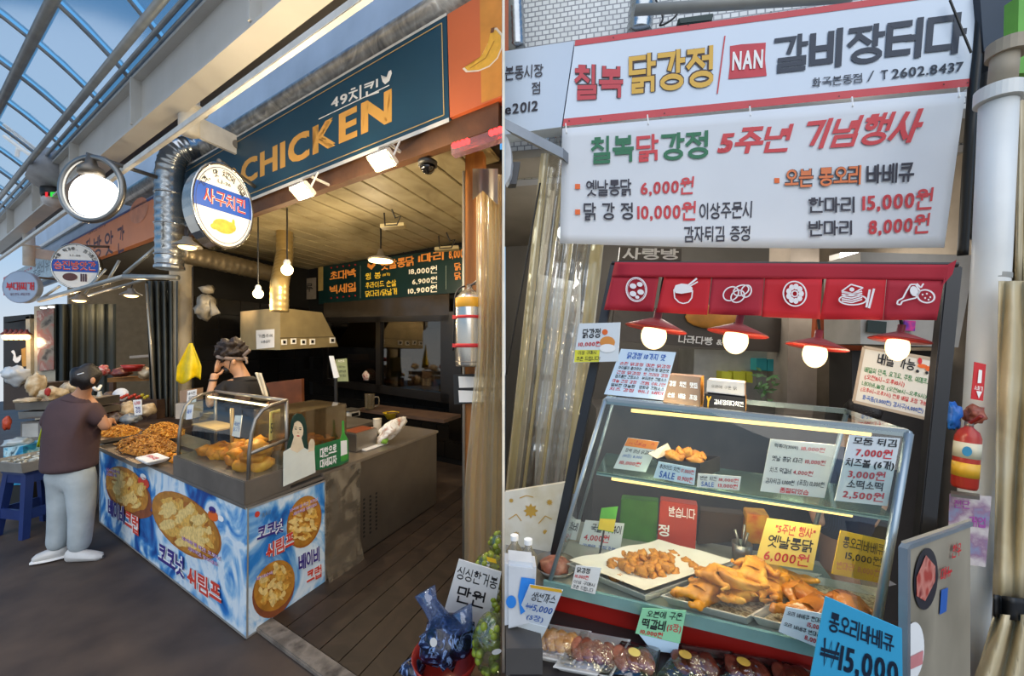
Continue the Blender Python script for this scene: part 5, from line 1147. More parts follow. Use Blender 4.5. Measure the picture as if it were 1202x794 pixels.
# wall fan, mostly out of frame, at the left edge
t = T('wall_fan', 'white fan edge with dark bracket at the left edge of the shop', 'fan', P(597, 216, 2.15)); fp_ = [P(u, v, 2.15) for u, v in ((593, 158), (596.5, 163), (599.5, 175), (600.5, 190), (599, 205), (595.5, 213), (593, 216))]; MB().add(fp_ + [q + V((.01, .05, 0)) for q in fp_], [tuple(range(7)), tuple(range(7, 14))[::-1]] + [(k, (k + 1) % 7, 7 + (k + 1) % 7, 7 + k) for k in range(7)]).build('fan_ring', M('fan_white', '#b9bcc0', .4), t); MB().slab([P(596, 190, 2.2), P(611, 190, 2.2), P(606, 216, 2.2), P(596, 216, 2.2)], V((0, .06, 0))).build('bracket', M('bracket_dark', '#3a3a3c', .5), t)

# black posts carrying the red curtain
def post(label, pts, y0, y1, w):
    n = len(pts); pp = [P(u, v, y0 + (y1 - y0) * i / (n - 1)) for i, (u, v) in enumerate(pts)]
    m = MB()
    for i in range(n - 1):
        a_, b_ = pp[i], pp[i + 1]; s = DC * w / 2; m.slab([a_ - s, a_ + s, b_ + s, b_ - s], NC * w)
    o = MB().slab([pp[0] - DC * w / 2, pp[0] + DC * w / 2, pp[-1] + DC * w / 2, pp[-1] - DC * w / 2], NC * w).build('black_post', M('post_black', '#16161a', .35), None, bevel=.003); return tag(o, label, 'post')
post('slanting black post at the left end of the red curtain', [(722, 308), (661, 600), (649, 660)], 1.72, 1.62, .038)
post('black post at the right end of the red curtain', [(1121, 313), (1088, 640)], 1.30, 1.27, .04)
NL, NR = P(716, 309, 1.64), P(1118, 311, 1.25); pN = plane3(NL, NR, NL + ZUP); nN = nrm(pN).normalized()
nr = T('red_curtain', 'short red cloth curtain of six flags with white food drawings', 'curtain', q_on([(915, 372)], pN)[0])
CLR = M('noren_red', '#a81a2c', .75, 0, .08, 6); CLR2 = M('noren_bright', '#c01622', .75, 0, .06, 6)
def strip(px, mat, name, amp, off, parent, ph=0):
    q = q_on(px, pN, off)
    def fn(u, v): return (q[0] * (1 - u) + q[1] * u) * (1 - v) + (q[3] * (1 - u) + q[2] * u) * v + nN * (amp * math.sin(u * 6.3 + ph) * v)
    return MB().grid(fn, 14, 5).build(name, mat, parent, smooth=True, solid=.002)
strip([(722, 308), (1113, 311), (1110, 329), (718, 325)], CLR, 'top_hem', .004, .004, nr)
MB().add(q_on([(1112, 311), (1123, 305), (1118, 322), (1106, 336)], pN, .006), [(0, 1, 2, 3)]).build('loose_end', CLR, nr)
MB().tube(q_on([(718, 309), (1124, 311)], pN, -.006), .008, 8).build('rod', BLACK, nr)
fl6 = [((719, 322), (774, 323), (767, 366), (709, 364)), ((780, 324), (835, 325), (830, 370), (770, 367)), ((836, 325), (897, 326), (893, 371), (831, 369)), ((898, 326), (965, 327), (962, 375), (894, 372)), ((970, 327), (1040, 328), (1037, 376), (963, 375)), ((1041, 328), (1108, 329), (1101, 376), (1038, 376))]
flags = [strip(list(q), CLR2 if i in (1, 3, 4) else CLR, 'flag', .008, 0, nr, i) for i, q in enumerate(fl6)]
ICO = M('noren_white', '#ece4e2', .6, var=0)
def ico(pts, fi, w=.0045, closed=False): pline(pts, w, pN, ICO, flags[fi], .014, 'drawing', closed)
def icob(pts, fi): blob(pts, pN, ICO, flags[fi], 'drawing', .0135)
ico(ell(747, 340, 12, 14, .05), 0, closed=True); ico(ell(747, 340, 10.5, 12.5, .05), 0, .002, True)
for du, dv, r_ in ((-4, -4, 4), (4, -6, 3.5), (5, 3, 4), (-4, 5, 4), (1, 9, 2.5)): icob(ell(747 + du, 340 + dv, r_, r_ * .8, .1, 10), 0)
ico([(791, 340), (792, 350), (797, 355), (802, 356.5), (808, 355), (812, 350), (813, 341), (791, 340)], 1); icob([(791, 340), (793, 335), (800, 333), (808, 334), (813, 338), (812, 343), (800, 345), (793, 344)], 1); ico([(808, 335), (818, 327)], 1, .007); ico([(810, 336), (819, 331)], 1, .005)
for s in ((858, 345, 9, 8), (866, 348, 8, 7), (876, 342, 6, 7), (870, 341, 9, 6)): ico(ell(*s, -.2), 2, closed=True)
ico(ell(933, 345, 13.5, 14.5, .05), 3, closed=True)
for i in range(9): icob(ell(933 + 7.5 * math.cos(i * .7), 345 + 8.5 * math.sin(i * .7), 3.2, 3.6, 0, 8), 3)
ico(ell(933, 345, 3.5, 3.5, 0, 12), 3, closed=True)
for i in range(5): ico([(988, 343 + i * 2.6), (1000, 345 + i * 2.6), (1012, 342 + i * 2.4)], 4)
ico([(988, 342), (999, 334), (1013, 338), (1001, 345), (988, 342)], 4); ico(ell(1001, 352, 16, 6, 0), 4, closed=True); ico([(1021, 340), (1017, 361)], 4, .006); ico([(1026, 339), (1020, 362)], 4, .006); icob(ell(1000, 340, 3, 2.5, 0, 8), 4)
ico([(1054, 353), (1053, 357), (1057, 358), (1059, 354), (1066, 352), (1075, 350), (1080, 342), (1075, 334), (1069, 334), (1064, 342), (1060, 350), (1054, 353)], 5); ico(ell(1087, 348, 10, 7.5, .1), 5, closed=True); icob(ell(1073, 342, 5, 6, .2, 10), 5)
for u, v in ((1083, 346), (1088, 345), (1092, 349), (1086, 350), (1090, 352)): icob(ell(u, v, 1.2, 1.2, 0, 6), 5)
ico([(1076, 333), (1081, 338), (1084, 333)], 5)

# four red pendant lamps
SHADE = M('pendant_shade', '#8f2f2c', .4, 0, .05, 6); INNER = M('pendant_inner', '#d8392a', .4, 0, .05)
BULB = EMIT('pendant_glow', '#ffdca0', 3.0)
def pendant(label, u, v, y, ru, cordv):
    y = on(u, v, pN).y + .045; p = P(u, v, y); k = y / F; cs_ = math.cos(math.atan2(u - CX, F)); r = ru * k * cs_ * .98
    t = T('pendant_lamp', label, 'lamp', p, 'red pendant lamps under the curtain'); ax = V((.2, 0, 1)).normalized()
    MB().lathe(p, [(r, 0), (r * .97, .004), (r * .26, r * .33), (r * .13, r * .38), (r * .13, r * .68), (0, r * .7)], axis=ax, n=32).build('shade', SHADE, t, smooth=True)
    MB().lathe(p - ax * .001, [(r * .97, 0), (r * .24, r * .29), (0, r * .31)], axis=ax, n=32).build('shade_lining', INNER, t, smooth=True)
    d = V((u - CX, F, 0)).normalized(); q = V((1, 0, 0)).rotation_difference(V((d.y, -d.x, 0)))
    rb = 16.3 * k; MB().ball(p - ax * rb * .5, (rb * cs_ * .93, rb * .93, rb * .98), 24, 16, q).build('bulb', BULB, t, smooth=True)
    MB().tube([p + ax * r * .66, p + ax * r * .66 + V((.03, .05, .1)), on(u + 12, 311, pN) - nN * .012], .005, 6).build('cord', BLACK, t, smooth=True)
    point('pendant_light', p - ax * (rb * 1.55), 2.4, (1, .78, .5), .05)
pendant('red pendant lamp nearest the hand-held menu board, leftmost of four', 769, 386.5, 1.50, 38, 330)
pendant('red pendant lamp above the stacked paper boxes, second from left', 865, 392, 1.42, 38, 335)
pendant('red pendant lamp hanging lowest, third from left', 958, 408, 1.35, 39.5, 345)
pendant('red pendant lamp over the delivery notice, rightmost of four', 1055, 400, 1.27, 40, 345)

# ------------------------------------------------------------------ glass case
def K(t, c, z): return OC + DC * t + NC * c + ZUP * z
gc = T('glass_case', 'large slanted glass display case of fried chicken on a red counter', 'display case', K(.5, .25, .86))
CSTEEL = M('case_alu', '#9aa6ac', .35, .6, .06, 5)
TLf, TRf = Cp(710, 471, .12), Cp(1067, 509, .12); BLf, BRf = K(0, 0, .875), Cp(1034, 727, .0)
BRf = K(.93, 0, .875); TRf = V((TRf.x, TRf.y, TRf.z))
def slat(a_, b_, w, d, name, mat=CSTEEL): MB().slab([a_ - ZUP * w / 2, b_ - ZUP * w / 2, b_ + ZUP * w / 2, a_ + ZUP * w / 2], NC * d).build(name, mat, gc)
slat(TLf, TRf, .022, .03, 'top_rail')
MB().tube([TLf, BLf], .008, 8).build('corner_post', CSTEEL, gc, smooth=True); MB().tube([TRf, BRf], .011, 8).build('corner_post', CSTEEL, gc, smooth=True)
TLb, TRb = TLf + NC * .42, TRf + NC * .42; BLb, BRb = K(0, .54, .875), K(.93, .54, .875)
for a_, b_ in ((TLb, BLb), (TRb, BRb)): MB().tube([a_, b_], .008, 8).build('rear_post', CSTEEL, gc, smooth=True)
slat(TLb, TRb, .02, .02, 'rear_rail')
for a_, b_ in ((TLf, TLb), (TRf, TRb)): MB().tube([a_, b_], .009, 8).build('side_rail', CSTEEL, gc, smooth=True)
CGL = GLASS('case_glass', '#edf6f5', .045, .015)
MB().add([TLf, TRf, BRf, BLf], [(0, 1, 2, 3)]).build('front_glass', CGL, gc); MB().add([TLf, TLb, BLb, BLf], [(0, 1, 2, 3)]).build('side_glass', CGL, gc); MB().add([TRf, TRb, BRb, BRf], [(0, 1, 2, 3)]).build('side_glass', CGL, gc); MB().add([TLf + ZUP * .01, TRf + ZUP * .01, TRb + ZUP * .01, TLb + ZUP * .01], [(0, 1, 2, 3)]).build('top_glass', CGL, gc)
MB().hexa([K(t, c, z) for z in (.84, .872) for t, c in ((-.01, .0), (.98, .0), (.98, .56), (-.01, .56))]).build('deck', M('deck_steel', '#a9a89e', .3, .5), gc)
MB().slab([K(-.02, -.012, .845), K(1.0, -.012, .845), K(1.0, -.012, .885), K(-.02, -.012, .885)], NC * .012).build('sill', M('sill_teal', '#7ea39c', .2, .3), gc)
MB().hexa([K(t, c, z) for z in (.0, .84) for t, c in ((-.01, .055), (1.0, .055), (1.0, .56), (-.01, .56))]).build('red_counter', M('counter_red', '#a31d15', .4, 0, .1, 4), gc)
SL, SR = Cp(700, 556, .15), Cp(1052, 611, .15)
MB().slab([SL, SR, SR + NC * .3, SL + NC * .3], ZUP * .006).build('glass_shelf', GLASS('shelf_glass', '#dfeeea', .1, .03, .08, '#a8c4bc'), gc)
slat(SL, SR, .012, .006, 'shelf_edge', M('shelf_edge', '#9ab5ae', .3, .3))
LEDM = EMIT('led_strip', '#ffd27a', 2.6)
def led(px0, px1, c): a_, b_ = Cp(*px0, c), Cp(*px1, c); MB().tube([a_, b_], .0065, 8).build('led_strip', LEDM, gc, smooth=True)
led((741, 482), (1022, 510), .15); led((718, 562), (1000, 605), .16)
for t_ in (.2, .5, .8):
    point('case_led_light', Cp(741, 482, .15).lerp(Cp(1022, 510, .15), t_) - ZUP * .02 + NC * .03, 1.6, (1, .82, .55), .03); point('case_led_light', Cp(718, 562, .16).lerp(Cp(1000, 605, .16), t_) - ZUP * .02 + NC * .02, 1.6, (1, .82, .55), .03)

# trays and food on the deck
STRAY = M('tray_alu', '#cfccc4', .3, .3, .06, 6); LINER = M('paper_liner', '#e3dcd0', .7, 0, .04, 10, .4, 12); MESHM = RAMP('wire_mesh', ['#7a6a50', '#b9a98a', '#8d7c60'], 90, 'voronoi', .5, .3)
def case_tray(label, px, liner):
    q = [Zp(u, v, .885) for u, v in px]; c = sum(q, V((0, 0, 0))) / 4; t = T('food_tray', label, 'tray', c - ZUP * .01)
    q2 = [c + (p - c) * .92 - ZUP * .008 for p in q]
    MB().add(q2 + [p + ZUP * .02 for p in q] + [c + (p - c) * 1.03 + ZUP * .02 for p in q], [(0, 1, 2, 3)] + [(i, (i + 1) % 4, 4 + (i + 1) % 4, 4 + i) for i in range(4)] + [(4 + i, 4 + (i + 1) % 4, 8 + (i + 1) % 4, 8 + i) for i in range(4)]).build('pan', STRAY, t, solid=.003)
    if liner == 'paper': MB().grid(lambda u, v: (q[0] * (1 - u) + q[1] * u) * (1 - v) + (q[3] * (1 - u) + q[2] * u) * v + ZUP * (.004 + .03 * max(abs(u - .5), abs(v - .5)) ** 2 * 4 + .004 * math.sin(u * 13) * math.cos(v * 11)), 14, 10).build('paper_liner', LINER, t, smooth=True)
    else: MB().add([c + (p - c) * .9 + ZUP * .002 for p in q], [(0, 1, 2, 3)]).build('wire_rack', MESHM, t)
    return q
qa = case_tray('paper-lined tray of fried chicken chunks at the left of the deck', [(668, 668), (773, 643), (862, 668), (757, 705)], 'paper')
qb = case_tray('steel tray with whole fried chickens in the middle of the deck', [(778, 706), (880, 668), (962, 681), (876, 732)], 'rack')
qc = case_tray('steel tray with glazed roast duck at the right of the deck', [(884, 730), (958, 684), (1040, 700), (1010, 765)], 'rack')
def bil(q, u, v): return (q[0] * (1 - u) + q[1] * u) * (1 - v) + (q[3] * (1 - u) + q[2] * u) * v
CHUNK = RAMP('chicken_chunk', ['#8f4f0e', '#cc8420', '#e6ad48'], 14, 'noise', .5, .6, .4)
CV = [lump(50 + i, .026, .018, .016, .35, 4) for i in range(4)]
for m_ in CV: m_.materials.append(CHUNK)
for i in range(96):
    th_ = R.uniform(0, 6.283); rr_ = math.sqrt(R.random()) * (.36 if i < 60 else .24); u_ = .5 + rr_ * math.cos(th_) * 1.15; v_ = .46 + rr_ * math.sin(th_) * 1.1; lift = .012 + (.018 if i >= 60 else 0)
    put('chicken_chunk', CV[i % 4], bil(qa, u_, v_) + ZUP * lift, (R.uniform(-.6, .6), R.uniform(-.6, .6), R.uniform(0, 6)), R.uniform(.6, .95), None, 'bite-size fried chicken chunk on the paper-lined tray', 'chicken chunk', 'fried chicken chunks on the paper-lined tray')
WHOLE = RAMP('whole_fried', ['#9a560c', '#d98e22', '#efb548'], 12, 'noise', .45, .5, .5)
GLZ = RAMP('glazed_duck', ['#7d3c0c', '#b86820', '#d08a3c'], 7, 'noise', .25, .2, .4)
def whole_bird(name, label, cat, p, yaw, s, mat, seed, group):
    """plucked bird: body, two drumsticks, two wings and a neck end"""
    t = T(name, label, cat, p, group); Rz = Matrix.Rotation(yaw, 3, 'Z')
    def w(x, y, z): return p + Rz @ V((x, y, z)) * s
    pts = [(w(0, 0, .045), .05 * s), (w(.07, 0, .05), .055 * s), (w(-.075, 0, .042), .042 * s), (w(.125, 0, .05), .022 * s), (w(.165, .01, .045), .012 * s),
           (w(-.09, .05, .04), .026 * s), (w(-.15, .065, .05), .021 * s), (w(-.2, .05, .06), .009 * s), (w(-.09, -.05, .04), .026 * s), (w(-.15, -.065, .05), .021 * s), (w(-.2, -.05, .065), .009 * s),
           (w(.06, .065, .05), .02 * s), (w(.01, .1, .04), .014 * s), (w(.06, .12, .04), .008 * s), (w(.06, -.065, .05), .02 * s), (w(.01, -.1, .045), .014 * s), (w(.06, -.12, .05), .008 * s)]
    o = skin('body', pts, [(0, 1), (0, 2), (1, 3), (3, 4), (2, 5), (5, 6), (6, 7), (2, 8), (8, 9), (9, 10), (1, 11), (11, 12), (12, 13), (1, 14), (14, 15), (15, 16)], mat, t, 2)
    for v in o.data.vertices:
        d = noise.noise(v.co * 38 + V((seed, 0, 0))) * .010 * s + noise.noise(v.co * 100) * .006 * s; v.co += v.normal * d
    return t
wps = [(.2, .3, .5, 1), (.42, .22, 2.0, .95), (.38, .58, .2, 1.05), (.62, .45, 1.3, 1), (.6, .78, .6, 1.0), (.8, .62, 2.4, .9), (.3, .45, 2.9, .95), (.55, .55, .9, .95)]
lbl = ['at the tray corner nearest the chunks', 'at the back of the heap', 'at the left front', 'in the middle', 'at the front edge', 'at the right end of the heap', 'lying on top at the left', 'lying on top at the right']
for i, (u_, v_, yw, s) in enumerate(wps): whole_bird('fried_chicken', 'whole golden fried chicken ' + lbl[i] + ' of the middle tray', 'fried chicken', bil(qb, u_, v_) + ZUP * (.045 if i > 5 else .0), yw, s * .64, WHOLE, i * 7, 'whole fried chickens')
for i, (u_, v_, yw, s, l_) in enumerate(((.25, .5, .3, .85, 'nearest the fried chickens'), (.45, .3, 2.2, .8, 'at the back of its tray'), (.42, .75, 1.0, .8, 'at the front of its tray'))): whole_bird('roast_duck', 'glossy brown roast duck ' + l_, 'roast duck', bil(qc, u_, v_) + ZUP * .0, yw, s * .85, GLZ, 60 + i * 5, 'roast ducks')

# cards in and on the case
pc0 = plC(.06)
def ccard(name, label, px, c, mat, lines, cat='price card', tilt=0): return card(name, label, px, (K(0, c, 1), (NC + ZUP * tilt).normalized()), mat, lines, cat)
YC = M('card_yellow', '#e3c964', .55, var=.03); YC2 = M('card_strong_yellow', '#e0b52a', .55, var=.03); BC = M('card_blue', '#3aa6cf', .55, var=.03); WC = M('card_white', '#d5d9d8', .55, var=.02); GCARD = M('card_green', '#8fcf9f', .55, var=.03); OC_ = M('card_orange', '#e8862a', .55, var=.02)
ccard('price_card', 'yellow anniversary price card reading 6,000 above the fried chickens', [(900.5, 608.5), (964, 617.5), (954, 670), (886.7, 660)], .28, YC, [('"5주년 행사"', (.2, .92, .08, .3), RED3, .03), ('옛날통닭', (.12, .92, .34, .62), INK, .03), ('6,000원', (.12, .9, .66, .94), RED3, .02)])
t = ccard('price_card', 'strong yellow roast duck price card reading 15,000 in the case', [(986.5, 623), (1041, 635), (1037.5, 686), (976, 674)], .2, YC2, [('통오리바베큐', (.1, .96, .1, .36), INK, .02), ('15,000원', (.2, .92, .4, .62), INK, .02), ('반마리 8,000원', (.06, .9, .68, .86), M('card_pink', '#d98a5a'), .02)])
ccard('price_board', 'white price panel with red figures on the upper shelf', [(904.5, 515.6), (981.6, 522.7), (967.7, 585), (892.6, 577)], .16, WC, [('떡볶이(3000)', (.08, .45, .07, .16), INK, .02), ('18,000원', (.5, .85, .07, .16), RED, .02), ('옛날 통닭 1마리', (.08, .55, .3, .4), INK, .02), ('10,000원', (.6, .9, .3, .4), RED, .02), ('치즈 떡갈비', (.08, .42, .52, .62), INK, .02), ('4,000원', (.45, .75, .52, .62), RED, .02), ('감자튀김 1,000원', (.05, .5, .73, .83), INK, .02), ('(포장) 13,000원', (.55, .95, .7, .82), INK, .02), ('품절되었습', (.3, .75, .88, .98), RED, .04)])
ccard('price_board', 'white snack price panel reading 7,000, 3,000 and 2,500 at the case right', [(997, 511), (1057, 515), (1041.6, 594.5), (980, 588)], .1, WC, [('모둠 튀김', (.1, .95, .02, .13), INK, .04), ('7,000원', (.2, .9, .17, .31), RED3, .04), ('치즈볼 (6개)', (.04, .98, .34, .48), INK, .04), ('3,000원', (.14, .85, .5, .64), RED3, .04), ('소떡소떡', (.16, .85, .66, .79), INK, .04), ('2,500원', (.12, .9, .81, .95), RED3, .04)])
ccard('price_tag', 'small white tag with red price beside the chicken box on the shelf', [(819.5, 556), (870, 560), (867.7, 576), (818, 572)], .13, WC, [('반반 치킨', (.06, .45, .15, .45), INK, .03), ('18,000원', (.5, .95, .15, .45), RED, .03), ('SALE', (.1, .4, .55, .9), BLUE, .02), ('13,000원', (.5, .95, .55, .9), RED, .03)])
ccard('price_tag', 'small blue-white SALE tag in front of the chicken box', [(773, 542), (817, 550), (815, 570), (767, 561)], .12, M('card_pale_blue', '#bcd4e2', .5), [('후라이드 치킨', (.06, .6, .12, .4), INK, .03), ('17,000원', (.63, .96, .12, .4), RED, .03), ('SALE', (.12, .5, .5, .9), BLUE, .05), ('10,900원', (.58, .95, .55, .9), RED, .03)])
ccard('price_tag', 'white card with orange header at the left of the shelf', [(737, 514), (774, 519), (758, 554.6), (720, 550)], .2, WC, [('냉장모둠구이', (.1, .92, .04, .2), RED, .04), ('장백 양념 닭갈비', (.1, .9, .32, .44), INK, .02), ('(10장) 8,000', (.1, .7, .5, .62), BLUE, .02), ('10,000원', (.1, .75, .7, .85), RED, .04)])
ob = bpy.data.objects['price_tag.005'] if 'price_tag.005' in bpy.data.objects else None
blob([(737.3, 514.2), (773.6, 519.1), (769.5, 528.5), (733, 523.5)], plC(.2), OC_, ob, 'orange_header', .0018) if ob else None
ccard('price_card', 'white rice cake price card at the lower left inside the case', [(687, 611), (733, 615), (727, 651), (678, 645)], .33, WC, [('국물 떡볶이', (.2, .95, .08, .36), INK, .03), ('4,000원', (.08, .7, .42, .68), RED3, .03), ('매운맛 조절가능', (.1, .9, .78, .92), BLUE, .02)])
ccard('price_card', 'white price card partly hidden at the far left end of the case', [(647, 607), (682, 611), (672, 650), (638, 645)], .36, WC, [('춘천 닭갈비', (.1, .95, .08, .34), INK, .03), ('13,000원', (.08, .8, .42, .68), RED3, .03), ('(2인분)', (.1, .6, .76, .92), BLUE, .02)])
ccard('price_tag', 'orange tag with a cut price, leaning at the far left end of the case', [(640, 643), (660, 646), (655, 665), (636, 660)], .30, M('tag_orange', '#e0622a', .5), [('세일', (.15, .85, .25, .75), WHITE, .05)])
t = ccard('clip_tag', 'green and yellow clip tag standing at the left of the deck', [(706, 597), (725.5, 595), (720, 626), (701.5, 622)], .26, M('tag_lime', '#5fae3a', .5), [])
blob([(704.3, 609), (722.8, 610), (720.2, 625), (702, 621.5)], plC(.26), M('tag_yellow', '#e3c42c', .5), t, 'yellow_half', .002); MB().tube([Cp(709, 623, .26), Cp(704, 650, .24), Cp(695, 660, .22)], .004, 6).build('clip_wire', BLACK, t)
ccard('price_tag', 'small white fried chicken tag at the front sill', [(676, 664), (706, 667), (698.5, 698), (670, 691)], -.02, M('card_white_warm', '#dcdad2', .5), [('닭강정', (.08, .6, .06, .28), INK, .04), ('10,000원', (.06, .6, .34, .52), RED3, .03), ('이상 구매시', (.06, .9, .6, .74), INK, .02), ('쿠폰 드립니다', (.06, .9, .8, .95), INK, .02)])
# things inside the case at the back
def cbox(name, label, px, c, d, mat, cat='box', lines=()):
    q = [Cp(u, v, c) for u, v in px]; t = T(name, label, cat, (q[2] + q[3]) / 2); MB().slab(q, NC * d).build('carton', mat, t, bevel=.003)
    for s, bx, m_, b_ in lines:
        x0, x1, y0, y1 = bx; at = lambda x, y: (q[0] * (1 - x) + q[1] * x) * (1 - y) + (q[3] * (1 - x) + q[2] * x) * y - NC * .001
        text(s, [at(x0, y0), at(x1, y0), at(x1, y1), at(x0, y1)], m_, t, b_)
    return t, q
cbox('green_carton', 'green carton standing at the back of the case', [(729, 586), (773, 590), (770, 641), (726, 634)], .46, .06, M('carton_green', '#3f6f2a', .4, 0, .2, 12))
cbox('red_sign_box', 'red carton with white lettering at the back of the case', [(775, 588), (819, 594), (816, 649), (771, 642)], .45, .06, M('carton_red', '#b23a28', .4), lines=[('받습니다', (.25, .95, .08, .3), WHITE, .02), ('정', (.0, .3, .5, .75), WHITE, .04)])
cbox('red_carton', 'small red and gold carton behind the fried chickens', [(877, 604), (903, 606), (899, 640), (873, 638)], .45, .08, RAMP('carton_red_gold', ['#b2261f', '#c8922f', '#8d1d18'], 10, 'noise', .4, 0))
cbox('dark_carton', 'dark brown carton behind the fried chickens', [(822, 600), (874, 605), (870, 636), (818, 640)], .50, .06, M('carton_dark', '#3f2f25', .5))
t = T('utensil_pot', 'steel pot of tongs standing behind the fried chickens', 'pot', Cp(871, 658, .42)); pz = Cp(871, 658, .42); MB().lathe(pz, [(.035, 0), (.037, .07), (.033, .07), (.03, .005)], n=18).build('pot', STEEL, t, smooth=True)
for du, dv in ((-8, -30), (3, -36), (7, -26)): MB().tube([pz + ZUP * .02, Cp(871 + du, 652 + dv, .42)], .005, 6).build('tongs', STEEL, t, smooth=True)
# chicken box on the shelf
q = [Cp(u, v, c) for u, v, c in ((769, 553, .18), (838, 558, .18), (845, 541, .3), (778, 538, .3))]
t = T('chicken_box', 'black and gold open box of fried chicken on the upper shelf', 'box', q[0]); BB = M('box_black_gold', '#2a2119', .4, 0, .3, 20)
q0 = [Cp(u, v, c) for u, v, c in ((771, 556, .17), (822, 562, .17), (845, 553, .30), (790, 548, .30))]
MB().add(q0 + [p + ZUP * .055 for p in q0], [(0, 1, 2, 3)] + [(i, (i + 1) % 4, 4 + (i + 1) % 4, 4 + i) for i in range(4)]).build('carton', BB, t, solid=.002)
MB().slab([q0[3] + ZUP * .055, q0[0] + ZUP * .055, q0[0] + ZUP * .07 - DC * .03, q0[3] + ZUP * .09 - DC * .02], ZUP * .002).build('open_flap', M('box_inside', '#d8cbb2', .6), t)
for i in range(16): put('chicken_chunk', CV[i % 4], bil(q0, R.uniform(.15, .85), R.uniform(.2, .8)) + ZUP * R.uniform(.05, .075), (R.random(), R.random(), R.uniform(0, 6)), 1.0, None, 'fried chicken piece in the black and gold box', 'chicken chunk', 'fried chicken pieces in the box on the shelf')
# on top of the case: menu board, boxes
mb_ = card('menu_board', 'white tilted menu board with coloured lines standing on the case', [(729, 409.6), (793.7, 413.8), (778.5, 470), (709, 463)], (TLf + NC * .1, NC), M('menu_white_board', '#c9dae8', .4, var=.02), [('닭강정 10가지 맛', (.16, .85, .06, .2), BLUE, .05)] + [(s, (x, x + .42, y, y + .07), m_, .035) for s, x, y, m_ in (('순한 닭강정', .08, .27, RED), ('매운 닭강정', .55, .27, RED), ('아이들이 좋아하는', .08, .36, INK), ('화끈하게 매운맛', .55, .36, INK), ('간장 닭강정', .08, .46, RED), ('핫 크리미 강정', .55, .46, RED), ('짭조름한 간장소스', .08, .55, INK), ('부드러운 크림소스', .55, .55, INK), ('마늘 간장 강정', .06, .65, RED), ('크림 어니언', .55, .65, RED), ('알싸한 마늘향', .06, .74, INK), ('양파와 크림소스', .55, .74, INK), ('치즈 강정', .06, .83, RED), ('허니 버터', .55, .83, RED))], 'menu board')
card('paper_notice', 'white paper notice with yellow strip and dish picture on the left post', [(680, 380), (728.5, 378.6), (725.7, 424.4), (672.8, 426)], (P(700, 400, 1.6), NC), M('notice_paper', '#d5d9da', .6, var=.02), [('닭강정', (.12, .55, .14, .38), INK, .05), ('10,000원', (.06, .58, .46, .6), RED, .04), ('이상 구매시', (.08, .5, .7, .8), INK, .03), ('쿠폰 드립니다!', (.06, .6, .85, .96), INK, .03)], 'notice')
pn_ = bpy.data.objects['paper_notice']; ppn = (P(700, 400, 1.6), NC)
blob([(675, 411), (704, 411), (703, 425), (674, 425.5)], ppn, M('notice_yellow', '#d8d03a', .5), pn_, 'yellow_strip', .001); blob(ell(713, 402, 9, 7, 0, 14), ppn, M('dish_orange', '#d88a3a', .5), pn_, 'dish_picture', .002); blob(ell(713, 409, 9.5, 5, 0, 14), ppn, PAPER, pn_, 'dish_picture', .0025); blob(ell(710, 390, 3.4, 3.4, 0, 12), ppn, ORANGE, pn_, 'logo_dot', .002)
KRAFT = M('kraft', '#9b7f68', .6, 0, .06, 8); KR2 = M('kraft_orange', '#c9882f', .5)
def topbox(name, label, px_front, px_side, c, mat, mside, lines):
    qf = [Cp(u, v, c) for u, v in px_front]; t = T(name, label, 'box', qf[3]); dep = NC * .11 + DC * .02
    MB().slab(qf, dep).build('carton', mat, t, bevel=.002)
    MB().slab([qf[1] + DC * .001, qf[1] + dep + DC * .001, qf[2] + dep + DC * .001, qf[2] + DC * .001], DC * .001).build('side_print', mside, t)
    for s, (x0, x1, y0, y1), m_, b_ in lines:
        at = lambda x, y: (qf[0] * (1 - x) + qf[1] * x) * (1 - y) + (qf[3] * (1 - x) + qf[2] * x) * y - NC * .0005
        text(s, [at(x0, y0), at(x1, y0), at(x1, y1), at(x0, y1)], m_, t, b_)
    return t, qf
t, qf = topbox('paper_box', 'brown paper box with white label squares on top of the case', [(783, 440), (822, 443), (822, 478), (778, 472)], None, .26, KRAFT, KR2, [('강정', (.1, .3, .2, .4), PAPER, .12), ('치킨', (.4, .6, .2, .4), PAPER, .12), ('맛집', (.7, .92, .2, .4), PAPER, .12), ('순살', (.1, .3, .62, .8), PAPER, .12), ('배달', (.4, .6, .62, .8), PAPER, .12), ('포장', (.7, .92, .62, .8), PAPER, .12)])
topbox('paper_box', 'black paper box with white strip, lower one of the pair', [(827, 462), (875, 467), (875, 484), (825, 480)], None, .22, M('box_black', '#1f1b1a', .45), KR2, [('갈비장터다치킨', (.25, .95, .3, .65), PAPER, .08), ('Y', (.05, .18, .15, .8), YELLOW, .06)])
topbox('paper_box', 'white paper box with orange sun logo, resting on the black box', [(830, 446), (874, 450), (874, 465.5), (829, 460.5)], None, .225, M('box_white', '#cfc8be', .5), M('box_white_side', '#d2a27a', .5), [('오븐에 구운 닭', (.12, .8, .35, .6), M('box_grey_ink', '#7a746c'), .03)])

